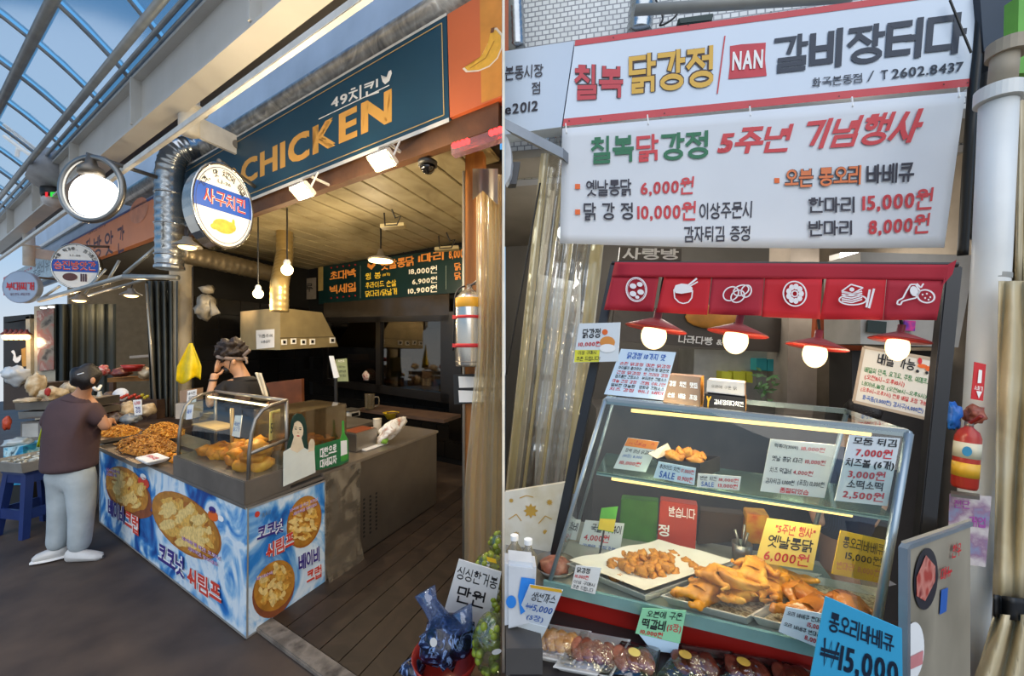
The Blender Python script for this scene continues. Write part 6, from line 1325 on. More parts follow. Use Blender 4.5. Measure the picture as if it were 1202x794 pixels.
# ------------------------------------------------------------------ low front shelf with packed meat
fs_ = MB().hexa([K(t, c, z) for z in (.70, .745) for t, c in ((-.02, -.36), (1.0, -.36), (1.0, .05), (-.16, .05))]).build('front_shelf', M('front_shelf_dark', '#2c2624', .5), None); tag(fs_, 'dark low shelf in front of the red counter', 'shelf')
for t_ in (.06, .9): MB().tube([K(t_, -.2, 0), K(t_, -.2, .7)], .02, 8).build('leg', BLACK, fs_)
def pack(label, px, traymat, meat, n, seed, s=1):
    q = [Zp(u, v, .765) for u, v in px]; c = sum(q, V((0, 0, 0))) / 4; t = T('meat_pack', label, 'meat pack', c - ZUP * .02, 'wrapped meat packs on the front shelf')
    q2 = [c + (p - c) * .85 - ZUP * .018 for p in q]
    MB().add(q2 + q + [c + (p - c) * 1.06 for p in q], [(0, 1, 2, 3)] + [(i, (i + 1) % 4, 4 + (i + 1) % 4, 4 + i) for i in range(4)] + [(4 + i, 4 + (i + 1) % 4, 8 + (i + 1) % 4, 8 + i) for i in range(4)]).build('tray', traymat, t, solid=.003)
    for i in range(n):
        u_ = (i + .5) / n; me_ = lump(seed + i, .03 * s, .046 * s, .013, .15, 4, 2); me_.materials.append(meat); p = bil(q, u_ * .8 + .1, .5) + ZUP * .004; e = (q[1] - q[0]); put('patty', me_, p, (.12, .25, math.atan2(e.y, e.x)), 1, t)
    MB().grid(lambda u, v: bil(q, u, v) + ZUP * (.006 + .022 * math.sin(u * math.pi) * math.sin(v * math.pi) + .003 * noise.noise(V((u * 8, v * 8, seed)))), 10, 8).build('film', GLASS('pack_film', '#f6f4f0', .12, .05, .0, bump=.8, bs=30), t, smooth=True)
    return t, q
MEAT = RAMP('meat_patty', ['#6d3a2a', '#9a5a45', '#b58070'], 26, 'noise', .4, .4); CUT = RAMP('pale_cutlet', ['#b5763a', '#cf9a5a', '#e0bb85'], 22, 'noise', .5, .4); DKM = RAMP('marinated', ['#4a1f16', '#7a3a28', '#5a2a1c'], 24, 'noise', .3, .4)
BT = M('tray_black', '#17120f', .3); WT = M('tray_white_foam', '#d9d5ce', .5)
pack('white foam pack of pale cutlets, leftmost on the front shelf', [(628, 731), (692, 742), (672, 778), (605, 764)], WT, CUT, 5, 71)
pack('white foam pack of brown meat patties, second on the front shelf', [(682, 742), (738, 752), (716, 794), (652, 782)], WT, MEAT, 4, 77)
t, q = pack('black tray of marinated meat with a lemon slice, third on the front shelf', [(730, 754), (774, 762), (766, 800), (704, 792)], BT, MEAT, 3, 83); disc('lemon_slice', bil(q, .55, .6) + ZUP * .036, DC, NC, .018, .018, M('lemon', '#c9b05a', .4), t)
t, q = pack('black tray of marinated meat with a seasoning cup, fourth on the front shelf', [(800, 758), (858, 766), (836, 806), (770, 796)], BT, DKM, 3, 87); disc('sauce_cup', bil(q, .35, .6) + ZUP * .036, DC, NC, .018, .018, M('cup_gold', '#b98f3a', .3), t)
t, q = pack('black tray of dark marinated meat, rightmost on the front shelf', [(862, 768), (912, 776), (900, 812), (836, 802)], BT, DKM, 3, 91); disc('sauce_cup', bil(q, .45, .6) + ZUP * .036, DC, NC, .018, .018, M('cup_gold', '#b98f3a', .3), t)
pack('black tray of meat behind the blue duck card', [(918, 778), (962, 786), (950, 820), (898, 812)], BT, DKM, 3, 95)
PAPB = M('card_ivory', '#d9d2bd', .55, var=.03)
card('price_card', 'hand-written cutlet price card with yellow border at the left of the front shelf', [(621.5, 687), (660.7, 693.5), (642.6, 737), (604.7, 728)], (P(632, 712, 1.24), (NC + ZUP * .25).normalized()), M('card_cream', '#d3d8dc', .55), [('생선까스', (.2, .92, .14, .38), INK, .02), ('\u20a95,000', (.14, .95, .46, .66), BLUE, .02), ('(5장)', (.3, .8, .74, .92), BLUE, .02)])
flat('card_foot', q_on([(604.7, 728), (642.6, 737), (632, 757), (601, 750)], (P(632, 712, 1.24), (NC + ZUP * .25).normalized()), .001), M('card_white', '#d5d9d8'), bpy.data.objects[[o.name for o in bpy.data.objects if o.name.startswith('price_card') and o.parent is None][-1]], .002)
pline([(622.5, 688.5), (659.5, 694.5)], .012, (P(632, 712, 1.24), (NC + ZUP * .25).normalized()), YELLOW, bpy.data.objects[[o.name for o in bpy.data.objects if o.name.startswith('price_card') and o.parent is None][-1]], .004, 'border')
gcd = card('price_card', 'pale green grilled patty price card clipped to the red counter', [(754, 714.5), (805.4, 717.5), (798, 756), (745.7, 744)], (K(0, -.04, .8), NC), GCARD, [('오븐에 구운', (.14, .95, .06, .3), INK, .03), ('떡갈비', (.08, .62, .36, .72), INK, .05), ('(5장)', (.66, .97, .42, .7), RED3, .03), ('10,000원', (.1, .6, .76, .96), RED, .04)])
flat('card_foot', q_on([(750, 745), (797, 756), (795, 768), (765, 764)], (K(0, -.04, .8), NC), -.001), M('card_pale_blue', '#bcd4e2'), gcd, .002)
pbl = (P(1010, 750, .98), (NC + ZUP * .1).normalized())
card('price_card', 'large bright blue roast duck card reading 15,000 at the bottom', [(969, 700.6), (1058.8, 739), (1060, 830), (949, 806)], pbl, BC, [('통오리바베큐', (.1, .9, .12, .34), SK, .04), ('\u20a915,000', (.06, .95, .42, .78), SK, .04)])
card('price_tag', 'small white duck price tag lying before the roast ducks', [(923, 713), (970, 722), (963, 762), (914, 742)], (K(0, -.03, .85), NC), M('card_white', '#d5d9d8'), [('오리 바베큐 한마리', (.06, .95, .12, .28), INK, .03), ('15,000', (.6, .95, .34, .5), RED, .03), ('오리 바베큐 반마리', (.06, .95, .55, .7), INK, .03), ('8,000', (.6, .95, .76, .92), RED, .03)])
# poster board standing at the right
bp0 = [P(1058, 640, 1.02), P(1139, 612, 1.32), P(1130, 800, 1.30), P(1050, 830, 1.0)]
pbd = plane3(bp0[0], bp0[1], bp0[3]); pb = T('poster_board', 'standing menu poster board with grey steel edge at the lower right', 'board', V((bp0[3].x, bp0[3].y, .02)))
zlow = lambda p: V((p.x, p.y, .0))
MB().slab([bp0[0], bp0[1], zlow(bp0[1]), zlow(bp0[0])], V((.02, .02, 0))).build('board', RAMP('poster_beige', ['#8f8674', '#a89e8a', '#7d7666'], 2, 'noise', .35, 0), pb)
MB().slab([bp0[0] + V((-.018, -.01, 0)), bp0[0] + V((.012, .012, 0)), zlow(bp0[0] + V((.012, .012, 0))), zlow(bp0[0] + V((-.018, -.01, 0)))], V((.012, -.012, 0))).build('edge_strip', M('edge_steel', '#8c99a3', .35, .5), pb)
MB().slab([bp0[0], bp0[1], bp0[1] - ZUP * .012, bp0[0] - ZUP * .012], V((-.005, -.012, 0))).build('top_edge', M('edge_steel', '#8c99a3'), pb)
def pbt(px, mat, name, off=.004): blob(px, pbd, mat, pb, name, off)
pbt(ell(1087, 680, 14, 36, -.4), M('poster_plate', '#2c2c34', .4), 'plate_picture'); pbt([(1076, 678), (1087, 652), (1098, 665), (1098, 682), (1086, 706), (1076, 700)], RAMP('poster_meat', ['#b5453a', '#d98a7a', '#8f2f2c'], 30, 'voronoi', .4, 0), 'meat_picture', .006)
text('메뉴', q_on([(1104, 668), (1118, 662), (1116, 676), (1103, 682)], pbd, .005), RED, pb, .05); text('한우', q_on([(1118, 640), (1128, 636), (1127, 652), (1116, 656)], pbd, .005), RED, pb, .05)
pbt([(1105, 693), (1113, 690), (1111, 718), (1103, 722)], BLUE, 'blue_sticker'); pbt(ell(1072, 765, 13, 34, -.4), PAPER, 'receipt_picture', .005); pbt([(1062, 775), (1084, 764), (1083, 780), (1061, 790)], M('poster_pink', '#d98a8a'), 'red_print', .007)

# delivery notice
dn = card('delivery_notice', 'white delivery notice board with coloured handwriting hanging at the right', [(1014, 407.7), (1106.7, 423.6), (1090.7, 492.6), (1002, 471.5)], (P(1055, 450, 1.62), DS.cross(ZUP).normalized()), M('notice_ivory', '#d8d0c0', .55, var=.03), [('배달 가능', (.2, .68, .06, .26), INK, .05), ('배달의 민족, 요기요, 쿠팡, 위메프오', (.06, .92, .34, .44), GREEN, .03), ('(오전11시~오후10시)', (.08, .6, .47, .57), RED, .03), ('네이버,놀장 (오전10시~오후5시)', (.06, .9, .6, .69), GREEN, .03), ('(오후1시~오후7시) 전화 배달 포장 가능]', (.06, .94, .71, .8), RED, .03), ('화곡동(3,000원) 강서구(4,000원)', (.1, .9, .84, .94), BLUE, .03)], 'notice')
pdn = (P(1055, 450, 1.62), DS.cross(ZUP).normalized()); pline([(1014, 407.7), (1106.7, 423.6), (1090.7, 492.6), (1002, 471.5)], .012, pdn, M('notice_frame', '#b09c84', .4), dn, .003, 'frame', True)
for u, v, ru, rv, m_ in ((1083, 430, 6, 2.5, ORANGE), (1080, 424, 2.5, 4, RED), (1090, 433, 4, 3, ORANGE), (1077, 436, 2, 2, INK), (1088, 438, 2, 2, INK)): blob(ell(u, v, ru, rv, .1, 10), pdn, m_, dn, 'scooter_picture', .004)
MB().tube([P(1100, 423, 1.62), P(1112, 330, 1.5)], .003, 5).build('hanging_string', PAPER, dn)

# ------------------------------------------------------------------ right edge: white pipe, extinguisher, tarpaulin
yp = 1.62; kp = yp / F; PIPE = M('pipe_white', '#dddcd6', .35, 0, .08, 3)
pp = T('white_downpipe', 'thick white pipe with a collar standing at the right edge', 'pipe', P(1138, 760, yp)); csr = math.cos(math.atan2(575, F)); rp = 25 * kp * csr
MB().tube([P(1172, 122, yp), P(1164, 300, yp), P(1152, 500, yp), P(1139, 720, yp), P(1133, 830, yp)], rp, 28).build('shaft', PIPE, pp, smooth=True)
MB().tube([P(1173, 104, yp), P(1172, 120, yp)], rp * 1.28, 28).build('collar', PIPE, pp); MB().tube([P(1180, 60, yp), P(1176, 104, yp)], rp * .75, 20).build('upper_pipe', M('pipe_beige', '#a3957f', .6), pp, smooth=True)
MB().tube([P(1183, 50, yp), P(1182, 66, yp)], rp * 1.1, 20).build('upper_collar', M('pipe_beige', '#a3957f'), pp); MB().tube([P(1163.5, 322, yp), P(1163, 328, yp)], rp * 1.02, 28).build('seam', M('pipe_seam', '#9a9890', .5), pp)
psn = (P(1148, 448, yp - .1), V((.35, 1, 0)).normalized())
card('extinguisher_sign', 'red fire extinguisher sign on the white pipe', [(1144, 425), (1157.5, 428), (1154, 471), (1140, 468.5)], psn, RED, [('소화기', (.15, .85, .62, .74), WHITE, .04)], 'sign')
es = bpy.data.objects['extinguisher_sign']; blob([(1149, 434), (1153, 435), (1152, 450), (1147.5, 450)], psn, WHITE, es, 'pictogram', .003); blob([(1146, 459), (1153, 460), (1149, 468)], psn, WHITE, es, 'arrow', .003)
yq = 1.46; kq = yq / F; cq = math.cos(math.atan2(1135 - CX, F)); rq = 17 * kq * cq; b0 = P(1131.5, 573, yq); t0 = P(1137, 504, yq); ax = (t0 - b0); hq = ax.length
re = T('fire_extinguisher', 'red fire extinguisher with yellow band hanging beside the white pipe', 'fire extinguisher', b0)
MB().lathe(b0, [(rq * .9, 0), (rq, .01), (rq, hq * .86), (rq * .8, hq * .96), (rq * .35, hq * 1.03), (rq * .3, hq * 1.1), (0, hq * 1.1)], axis=ax, n=28).build('cylinder', M('extinguisher_red', '#a32c1e', .3, 0, .08, 8), re, smooth=True)
MB().lathe(b0, [(rq, hq * .20), (rq * 1.02, hq * .2), (rq * 1.02, hq * .44), (rq, hq * .44)], axis=ax, n=28).build('yellow_band', M('band_yellow', '#d8a52c', .4), re, smooth=True)
MB().lathe(b0, [(rq, hq * .52), (rq * 1.02, hq * .52), (rq * 1.02, hq * .78), (rq, hq * .78)], axis=ax, n=28).build('label', M('label_cream', '#c9c2a8', .5), re, smooth=True)
nq = (CAM - b0); nq.z = 0; nq.normalize(); disc('label_picture', b0 + ax * .65 + nq * rq * 1.03, V((nq.y, -nq.x, 0)) * -1, ax.normalized(), .012, .018, M('label_blue', '#2f7fa8', .5), re)
MB().tube([t0 + ax * .02, t0 + ax * .12 + DC * .0], .012, 10).build('valve', STEEL_D, re, smooth=True); MB().tube(bend([t0 + ax * .1, P(1146, 493, yq - .03), P(1152, 489, yq - .05)]), .007, 8).build('lever', M('lever_red', '#8a2a20', .4), re, smooth=True)
MB().slab([P(1116, 576, yq + .02), P(1150, 580, yq + .02), P(1150, 584, yq - .05), P(1116, 580, yq - .05)], ZUP * -.01).build('wall_bracket', STEEL_D, re)
def bundle(name, label, u, v, y, ru, rv, mat, seed, cat):
    c = P(u, v, y); k = y / F; cc = math.cos(math.atan2(u - CX, F)); me = lump(seed, ru * k * cc, ru * k * cc, rv * k, .35, 4, 3); me.materials.append(mat); put(name, me, c, label=label, cat=cat)
bundle('glove_bundle', 'blue rubber gloves tucked behind the extinguisher', 1119, 488, 1.5, 9, 16, M('glove_blue', '#1f5fae', .35, 0, .2, 20, .5, 30), 11, 'gloves')
bundle('string_bundle', 'red-brown crumpled plastic strings above the extinguisher', 1144, 487, 1.5, 13, 10, M('string_red', '#8f4a36', .4, 0, .3, 30, .8, 40), 12, 'string')
t = card('pole_leaflets', 'pink and blue leaflets stuck on the white pipe below the extinguisher', [(1115, 580), (1164, 583), (1157, 666), (1112, 660)], (P(1138, 620, 1.5), V((.35, 1, 0)).normalized()), RAMP('leaflet', ['#b5a3a8', '#c9c0bd', '#8f6f8a', '#7a95b5'], 12, 'noise', .5, 0), [('전단', (.1, .5, .08, .2), MAG, .04), ('개업', (.5, .9, .3, .45), MAG, .04)], 'leaflet')
TARP = RAMP('tarpaulin', ['#bda981', '#cdbb94', '#d9caa8'], 4, 'noise', .3, .2, 1)
t = T('tarpaulin', 'beige tarpaulin gathered with a black strap at the right edge', 'tarpaulin', P(1180, 790, 1.4))
MB().grid(lambda u, v: P(1172 - 6 * v + 40 * u, 330 + 372 * v, 1.5 + .016 * math.sin(u * 11 + v * 2) + .012 * math.sin(u * 5 + v * 9)), 24, 12).build('upper_cloth', TARP, t, smooth=True, solid=.003)
MB().grid(lambda u, v: P(1166 + 40 * u - 32 * v * (1 - u), 722 + 110 * v, 1.46 + .03 * math.sin(u * 12 + v * 3)), 20, 8).build('lower_cloth', TARP, t, smooth=True, solid=.003)
MB().grid(lambda u, v: P(1166 + 42 * u, 698 + 26 * v + 6 * u, 1.46 + .02 * math.sin(u * 9)), 10, 4).build('strap', M('strap_black', '#17181a', .5), t, smooth=True, solid=.006)
o = MB().grid(lambda u, v: P(1190 - 4 * v + 16 * u, 118 + 215 * v, 1.75 + .03 * math.sin(u * 9)), 10, 6).build('tarpaulin', TARP, None, smooth=True, solid=.003); tag(o, 'upper roll of beige tarpaulin at the far right edge', 'tarpaulin')
o = MB().slab([P(1196, -5, 1.7), P(1215, -5, 1.7), P(1213, 85, 1.7), P(1194, 86, 1.7)], V((0, .05, 0))).build('green_sign', M('sign_lime', '#6cae3f', .5), None); tag(o, 'sliver of a lime green sign at the top right corner', 'sign')
o = MB().slab([P(1150, -10, 1.9), P(1200, -10, 1.9), P(1200, 60, 1.9), P(1155, 60, 1.9)], V((0, .2, 0))).build('dark_duct_box', M('dark_box_blue', '#2c333f', .4, 0, .3, 4), None); tag(o, 'dark metal box behind the pipe at the top right', 'box')

# ------------------------------------------------------------------ left of the case: clear curtain, wallpaper, bottles
CL2 = GLASS('vinyl_curtain', '#eef0ee', .16, .10, .08, '#c9c2ae', 1.2, 5); YBAND = GLASS('vinyl_band', '#efe6c8', .1, .12, .4, '#d8c894')
vc = T('vinyl_curtain', 'clear vinyl curtain with yellowed bands hanging left of the glass case', 'curtain', P(650, 640, 1.95))
MB().grid(lambda u, v: P(max(593, 640 - 50 * v + 85 * u - 10 * v * u), 160 + 430 * v, 2.5 + .035 * math.sin(u * 18) + .01 * math.sin(v * 9 + u * 4)), 36, 12).build('sheet', CL2, vc, smooth=True)
for (u0, u1, w) in ((640, 598, 10), (664, 614, 4), (684, 634, 4), (713, 669, 15)):
    MB().grid(lambda u, v: P(max(593, u0 + (u1 - u0) * v + (u - .5) * w), 180 + 400 * v, 2.46 - .02 * math.sin(u * 3.1)), 4, 10).build('vinyl_band', YBAND, vc, smooth=True)
o = MB().tube([P(634, 215, 2.42), P(594, 440, 2.42)], .006, 6).build('curtain_cord', BLACK, None); tag(o, 'dark slanting edge rope of the vinyl curtain', 'rope')
WALLP = RAMP('cream_wallpaper', ['#cfc4ae', '#d8cfbc', '#c6b796'], 6, 'noise', .6, 0)
wpn = T('wallpaper_screen', 'cream low screen with gold flower motifs behind the bottles', 'screen', P(622, 650, 1.75)); qw = [P(592.6, 578, 1.80), P(668, 566, 1.72), P(655, 670, 1.72), P(592.6, 680, 1.80)]
flat('panel', qw, WALLP, wpn, .02); pwp = plane3(qw[0], qw[1], qw[3]); GM = M('motif_gold', '#b98f3a', .5)
for u, v, r in ((623, 600, 9), (600, 588, 3), (645, 590, 4), (606, 628, 4), (640, 625, 3.5), (620, 638, 3)):
    pts = []
    for i in range(16): rr_ = r if i % 2 == 0 else r * .6; pts.append((u + rr_ * math.cos(i * math.pi / 8), v + rr_ * math.sin(i * math.pi / 8)))
    blob(pts, pwp, GM, wpn, 'flower_motif', .003)
for pts in (((597, 610), (606, 604), (612, 612)), ((632, 615), (640, 606), (648, 610)), ((610, 585), (618, 582), (626, 584))): pline(list(pts), .004, pwp, GM, wpn, .003, 'leaf_motif')
for i, (u, v, y, l_) in enumerate(((604, 668, 1.55, 'nearest the party wall'), (620, 674, 1.5, 'nearest the glass case'))):
    p = P(u, v, y); t = T('plastic_bottle', 'clear plastic bottle with white cap ' + l_, 'bottle', p); MB().lathe(p, [(.03, 0), (.034, .01), (.034, .07), (.014, .1), (.012, .115)], n=16).build('body', GLASS('bottle_pet', '#e6e2d6', .1, .05, .3, '#cfc6b2'), t, smooth=True); MB().lathe(p + ZUP * .115, [(.016, 0), (.016, .018), (0, .018)], n=14).build('cap', WHITE, t)
tb = MB().hexa([V((x, y, z)) for z in (.0, .84) for x, y in ((.01, 1.38), (.16, 1.36), (.2, 1.78), (.01, 1.8))]).build('side_table', M('side_table_grey', '#77736d', .5), None); tag(tb, 'grey side table under the bottles, left of the glass case', 'table')
wd_ = T('drink_dispenser', 'rounded white dispenser with blue panels at the lower left edge', 'dispenser', P(608, 745, 1.25)); WD = M('dispenser_white', '#c9cacb', .35); c = P(607, 705, 1.25)
MB().slab([P(592.5, 660, 1.27), P(622, 660, 1.27), P(634, 674, 1.27), P(634, 690, 1.27), ][0:4] and [P(592.5, 660, 1.27), P(630, 664, 1.27), P(628, 735, 1.27), P(592.5, 742, 1.27)], V((0, .09, 0))).build('body', WD, wd_, bevel=.012)
pd_ = (P(607, 705, 1.268), V((0, 1, 0))); blob([(612, 678), (628, 680), (626, 712), (611, 722), (608, 700)], pd_, M('dispenser_blue', '#2f7fd0', .4), wd_, 'blue_panel', .003); blob(ell(600, 707, 6, 7.5, 0), pd_, M('dispenser_blue', '#2f7fd0'), wd_, 'blue_knob', .003)
MB().hexa([V((x, y, z)) for z in (.0, P(600, 742, 1.27).z) for x, y in ((.008, 1.2), (.12, 1.2), (.12, 1.37), (.008, 1.37))]).build('stand', M('stand_dark', '#4a4643', .6), wd_)
t = T('meat_basin', 'steel basin of meat behind the price cards at the case left end', 'basin', P(652, 672, 1.55)); pb_ = P(652, 676, 1.55); MB().lathe(pb_, [(.05, 0), (.085, .05), (.09, .05), (.05, .008)], n=20).build('basin', STEEL, t, smooth=True); me = lump(14, .06, .06, .03, .3, 4, 2); me.materials.append(MEAT); put('meat', me, pb_ + ZUP * .04, parent=t)

# ------------------------------------------------------------------ inside the shop, behind the case
def wallbox(name, label, px, y, d, mat, cat, lines=()):
    q = [P(u, v, y) for u, v in px]
    if cat in ('cupboard', 'freezer', 'shelf', 'pillar'): q[2].z = q[3].z = 0.0
    t = T(name, label, cat, (q[2] + q[3]) / 2); MB().slab(q, V((.1, 1, 0)).normalized() * d).build('panel', mat, t)
    for s, bx, m_, b_ in lines:
        x0, x1, y0, y1 = bx; at = lambda x, y: (q[0] * (1 - x) + q[1] * x) * (1 - y) + (q[3] * (1 - x) + q[2] * x) * y + V((0, -.004, 0))
        text(s, [at(x0, y0), at(x1, y0), at(x1, y1), at(x0, y1)], m_, t, b_)
    return t
bsn = wallbox('bread_sign', 'dark bread shop sign with white lettering seen behind the red curtain', [(722, 358), (918, 374), (914, 414), (716, 400)], 3.3, .06, M('bread_sign_dark', '#4d4640', .5), 'sign', [('나라다빵 &', (.4, .66, .7, .93), WHITE, .04)])
MB().ball(P(835, 372, 3.28), (.22, .03, .1), 18, 8).build('bread_picture', M('bread_print', '#c98a3a', .5, 0, .2, 9), bsn, smooth=True)
wallbox('white_lettering_sign', 'white lettering strip seen under the event banner', [(728, 290), (800, 292), (800, 306), (726, 306)], 2.6, .03, M('strip_dark', '#5f5850', .5), 'sign', [('사랑방', (.05, .95, .05, .95), WHITE, .05)])
wallbox('pale_cupboard', 'pale cupboard panel behind the vinyl curtain', [(632, 322), (682, 332), (676, 402), (626, 396)], 3.2, .3, M('cupboard_pale', '#b5b8bb', .5), 'cupboard')
wallbox('concrete_pillar', 'worn concrete pillar with wires inside the shop', [(928, 280), (962, 280), (955, 620), (920, 620)], 3.2, .3, M('pillar_concrete', '#a09488', .8, 0, .2, 4), 'pillar')
wallbox('shop_shelf', 'white shelf unit behind the stacked boxes', [(815, 410), (926, 414), (922, 520), (810, 516)], 3.5, .4, M('shelf_white', '#a8a8a3', .6), 'shelf')
for i, (u, w) in enumerate(((853, 12), (868, 14), (880, 7))): wallbox('yellow_basket', ['left', 'middle', 'right'][i] + ' yellow-green basket on the white shelf', [(u - w / 2, 436), (u + w / 2, 437), (u + w / 2, 450), (u - w / 2, 449)], 3.4, .1, M('basket_lime', '#c2c23a', .5), 'basket')
for i, (u, v) in enumerate(((894, 427), (907, 428))): wallbox('teal_box', ['left', 'right'][i] + ' turquoise box on the white shelf', [(u - 6, v - 6), (u + 6, v - 6), (u + 6, v + 8), (u - 6, v + 8)], 3.4, .1, M('box_teal', '#3aa8ae', .5), 'box')
wallbox('chest_freezer', 'dim grey counter standing behind the glass case', [(700, 480), (1005, 488), (1000, 640), (690, 640)], 2.6, .5, M('freezer_grey', '#4f4a45', .5, 0, .2, 5), 'freezer')
pl_ = T('potted_plant', 'trailing green plant beside the white shelf', 'plant', P(900, 490, 3.2)); r = random.Random(3); m = MB()
for i in range(70):
    p = P(900 + r.uniform(-14, 14), 440 + r.uniform(-5, 50), 3.2 + r.uniform(-.1, .1)); d = V((r.uniform(-1, 1), r.uniform(-.5, .5), r.uniform(-1, .3))).normalized() * .07; s = d.orthogonal().normalized() * .014; m.add([p, p + d * .5 + s, p + d, p + d * .5 - s], [(0, 1, 2, 3)])
o = m.build('foliage', M('leaf_green', '#4f7a45', .5, 0, .3, 10), pl_); o['kind'] = 'stuff'; MB().lathe(P(900, 496, 3.2), [(.06, 0), (.08, .12), (.07, .12), (.05, .01)], n=14).build('pot', M('pot_brown', '#6b5140', .6), pl_)
t = wallbox('dish_sign', 'orange-brown sign with round dish pictures behind the lamps', [(958, 374), (1014, 378), (1012, 412), (956, 410)], 2.7, .04, M('sign_rust', '#b2552f', .5), 'sign')
for u, v in ((983, 388), (1012, 390)): disc('dish_picture', P(u, v, 2.69), V((1, 0, 0)), V((0, 0, 1)), .075, .07, PAPER, t); disc('dish_picture', P(u, v - 1, 2.68), V((1, 0, 0)), V((0, 0, 1)), .055, .045, M('dish_dark', '#5a4a3f'), t)
wallbox('kitchen_hood', 'pale steel hood panel behind the right end of the curtain', [(1010, 296), (1145, 300), (1125, 408), (1010, 404)], 2.3, .3, M('hood_pale', '#a9a39a', .5), 'hood')
wallbox('hood_stickers', 'black and green stickers on the pale hood panel', [(1019, 376), (1041, 378), (1040, 392), (1018, 390)], 2.28, .01, M('sticker_black', '#23302a', .5), 'sticker')
wallbox('hood_sticker', 'purple and pink sticker on the pale hood panel', [(1062, 376), (1075, 377), (1074, 389), (1061, 388)], 2.28, .01, RAMP('sticker_purple', ['#6a2a9a', '#d83a8a', '#2a3a9a'], 20, 'voronoi', .5, 0), 'sticker')
wallbox('dark_cupboard', 'dark open cupboard behind the delivery notice', [(1000, 412), (1110, 412), (1095, 560), (1000, 560)], 2.5, .2, M('cupboard_dark', '#2c2724', .6), 'cupboard')
for i, (u, v) in enumerate(((1002, 300), (700, 276))):
    t = T('ceiling_tube', ['fluorescent ceiling light above the right curtain flags', 'fluorescent ceiling light behind the vinyl curtain'][i], 'lamp', P(u, v, 3.0)); q = [P(u - 16, v - 3, 3.0), P(u + 16, v - 3, 3.0), P(u + 16, v + 3, 3.0), P(u - 16, v + 3, 3.0)]; MB().slab(q, V((0, .1, 0))).build('housing', WHITE, t); MB().slab([p + V((0, -.012, 0)) for p in q], V((0, .01, 0))).build('diffuser', EMIT('tube_glow', '#f4fbff', 6), t)
    point('tube_light', P(u, v + 20, 2.9), 9, (1, .95, .86), .15)
point('interior_fill_light', P(820, 300, 3.4), 16, (1, .93, .82), .2)  # fill without a fixture, added to brighten the shop interior
t = T('ceiling_lamp', 'round bright lamp glaring through the vinyl curtain', 'lamp', P(662, 272, 2.6)); MB().ball(P(664, 273, 2.6), (.06, .06, .05), 14, 8).build('bulb', EMIT('tube_glow', '#f4fbff', 6), t, smooth=True); MB().tube([P(664, 264, 2.6), P(664, 220, 2.6)], .006, 6).build('cord', BLACK, t)
# ================================================================== LEFT: people
SKIN = M('skin_tone', '#c08a68', .5, 0, .05, 6); HAIR = M('black_hair', '#1c1614', .45, 0, .2, 40, .5, 120)
def J(u, v, y): return P(u, v, y)
def chain(*g):
    pts = []; edges = []; names = {}
    for n_, co, r, par in g:
        names[n_] = len(pts); pts.append((co, r))
        if par is not None: edges.append((names[par], names[n_]))
    return pts, edges
def shoe(name, p, d, l, mat, sole, parent):
    d = V(d).normalized(); s = V((d.y, -d.x, 0)); m = MB()
    def fn(u, v):
        t = u; w = (.034 + .014 * math.sin(t * math.pi) + .006 * t) * (1 if t < .95 else .7); h = .085 * (1 - t) ** .7 * .8 + .045; a_ = v * 2 * math.pi
        x = math.cos(a_) * w; z = max(0, math.sin(a_) * .5 + .5) * h
        if t in (0, 1): x *= .3; z = z * .6 + .01
        return p + d * (l * (t - .3)) + s * x + ZUP * (z + .012)
    o = m.grid(fn, 10, 14).build(name, mat, parent, smooth=True)
    MB().grid(lambda u, v: p + d * (l * (u - .31) * 1.02) + s * ((v - .5) * 2 * (.036 + .016 * math.sin(u * math.pi) + .006 * u)) + ZUP * .014, 10, 2).build('sole', sole, o, solid=-.014)
y1 = 3.22
pe = T('person', 'shopper in a plum brown t-shirt and pale loose jeans, seen from behind', 'person', P(82, 660, 3.2))
pts, ed = chain(('pel', J(84, 548, y1), .11, None), ('bel', J(83, 515, y1), .11, 'pel'), ('che', J(86, 485, y1), .12, 'bel'), ('nk', J(96, 464, y1), .05, 'che'), ('nk2', J(100, 455, y1 - .02), .045, 'nk'), ('hd', J(103, 446, y1 - .02), .075, 'nk2'), ('hd2', J(104, 438, y1 - .02), .075, 'hd'),
    ('sr', J(112, 480, y1 + .04), .05, 'che'), ('er', J(124, 503, y1 + .06), .036, 'sr'), ('wr', J(128, 494, y1 + .28), .026, 'er'), ('hr', J(131, 494, y1 + .36), .03, 'wr'),
    ('sl', J(64, 480, y1 - .03), .05, 'che'), ('el', J(56, 507, y1 - .02), .036, 'sl'), ('wl', J(60, 530, y1 + .12), .026, 'el'), ('hl', J(62, 536, y1 + .18), .03, 'wl'),
    ('pl', J(75, 558, y1), .08, 'pel'), ('kl', J(71, 602, y1), .06, 'pl'), ('al', J(66, 648, y1), .04, 'kl'), ('fl', J(60, 654, y1 - .04), .03, 'al'), ('pr', J(94, 558, y1), .08, 'pel'), ('kr', J(96, 602, y1), .06, 'pr'), ('ar', J(92, 648, y1), .04, 'kr'), ('fr', J(104, 656, y1), .03, 'ar'))
skin('body', pts, ed, SKIN, pe)
for i in range(5): MB().tube([J(131, 494, y1 + .36), J(133 + i * .7, 492 + i * 1.4, y1 + .42), J(133.5 + i * .5, 494 + i * 1.3, y1 + .46 - abs(i - 2) * .01)], [.010, .009, .007], 6).build('finger', SKIN, pe, smooth=True)
SH = M('plum_tshirt', '#4c383a', .85, 0, .12, 5, .3, 14)
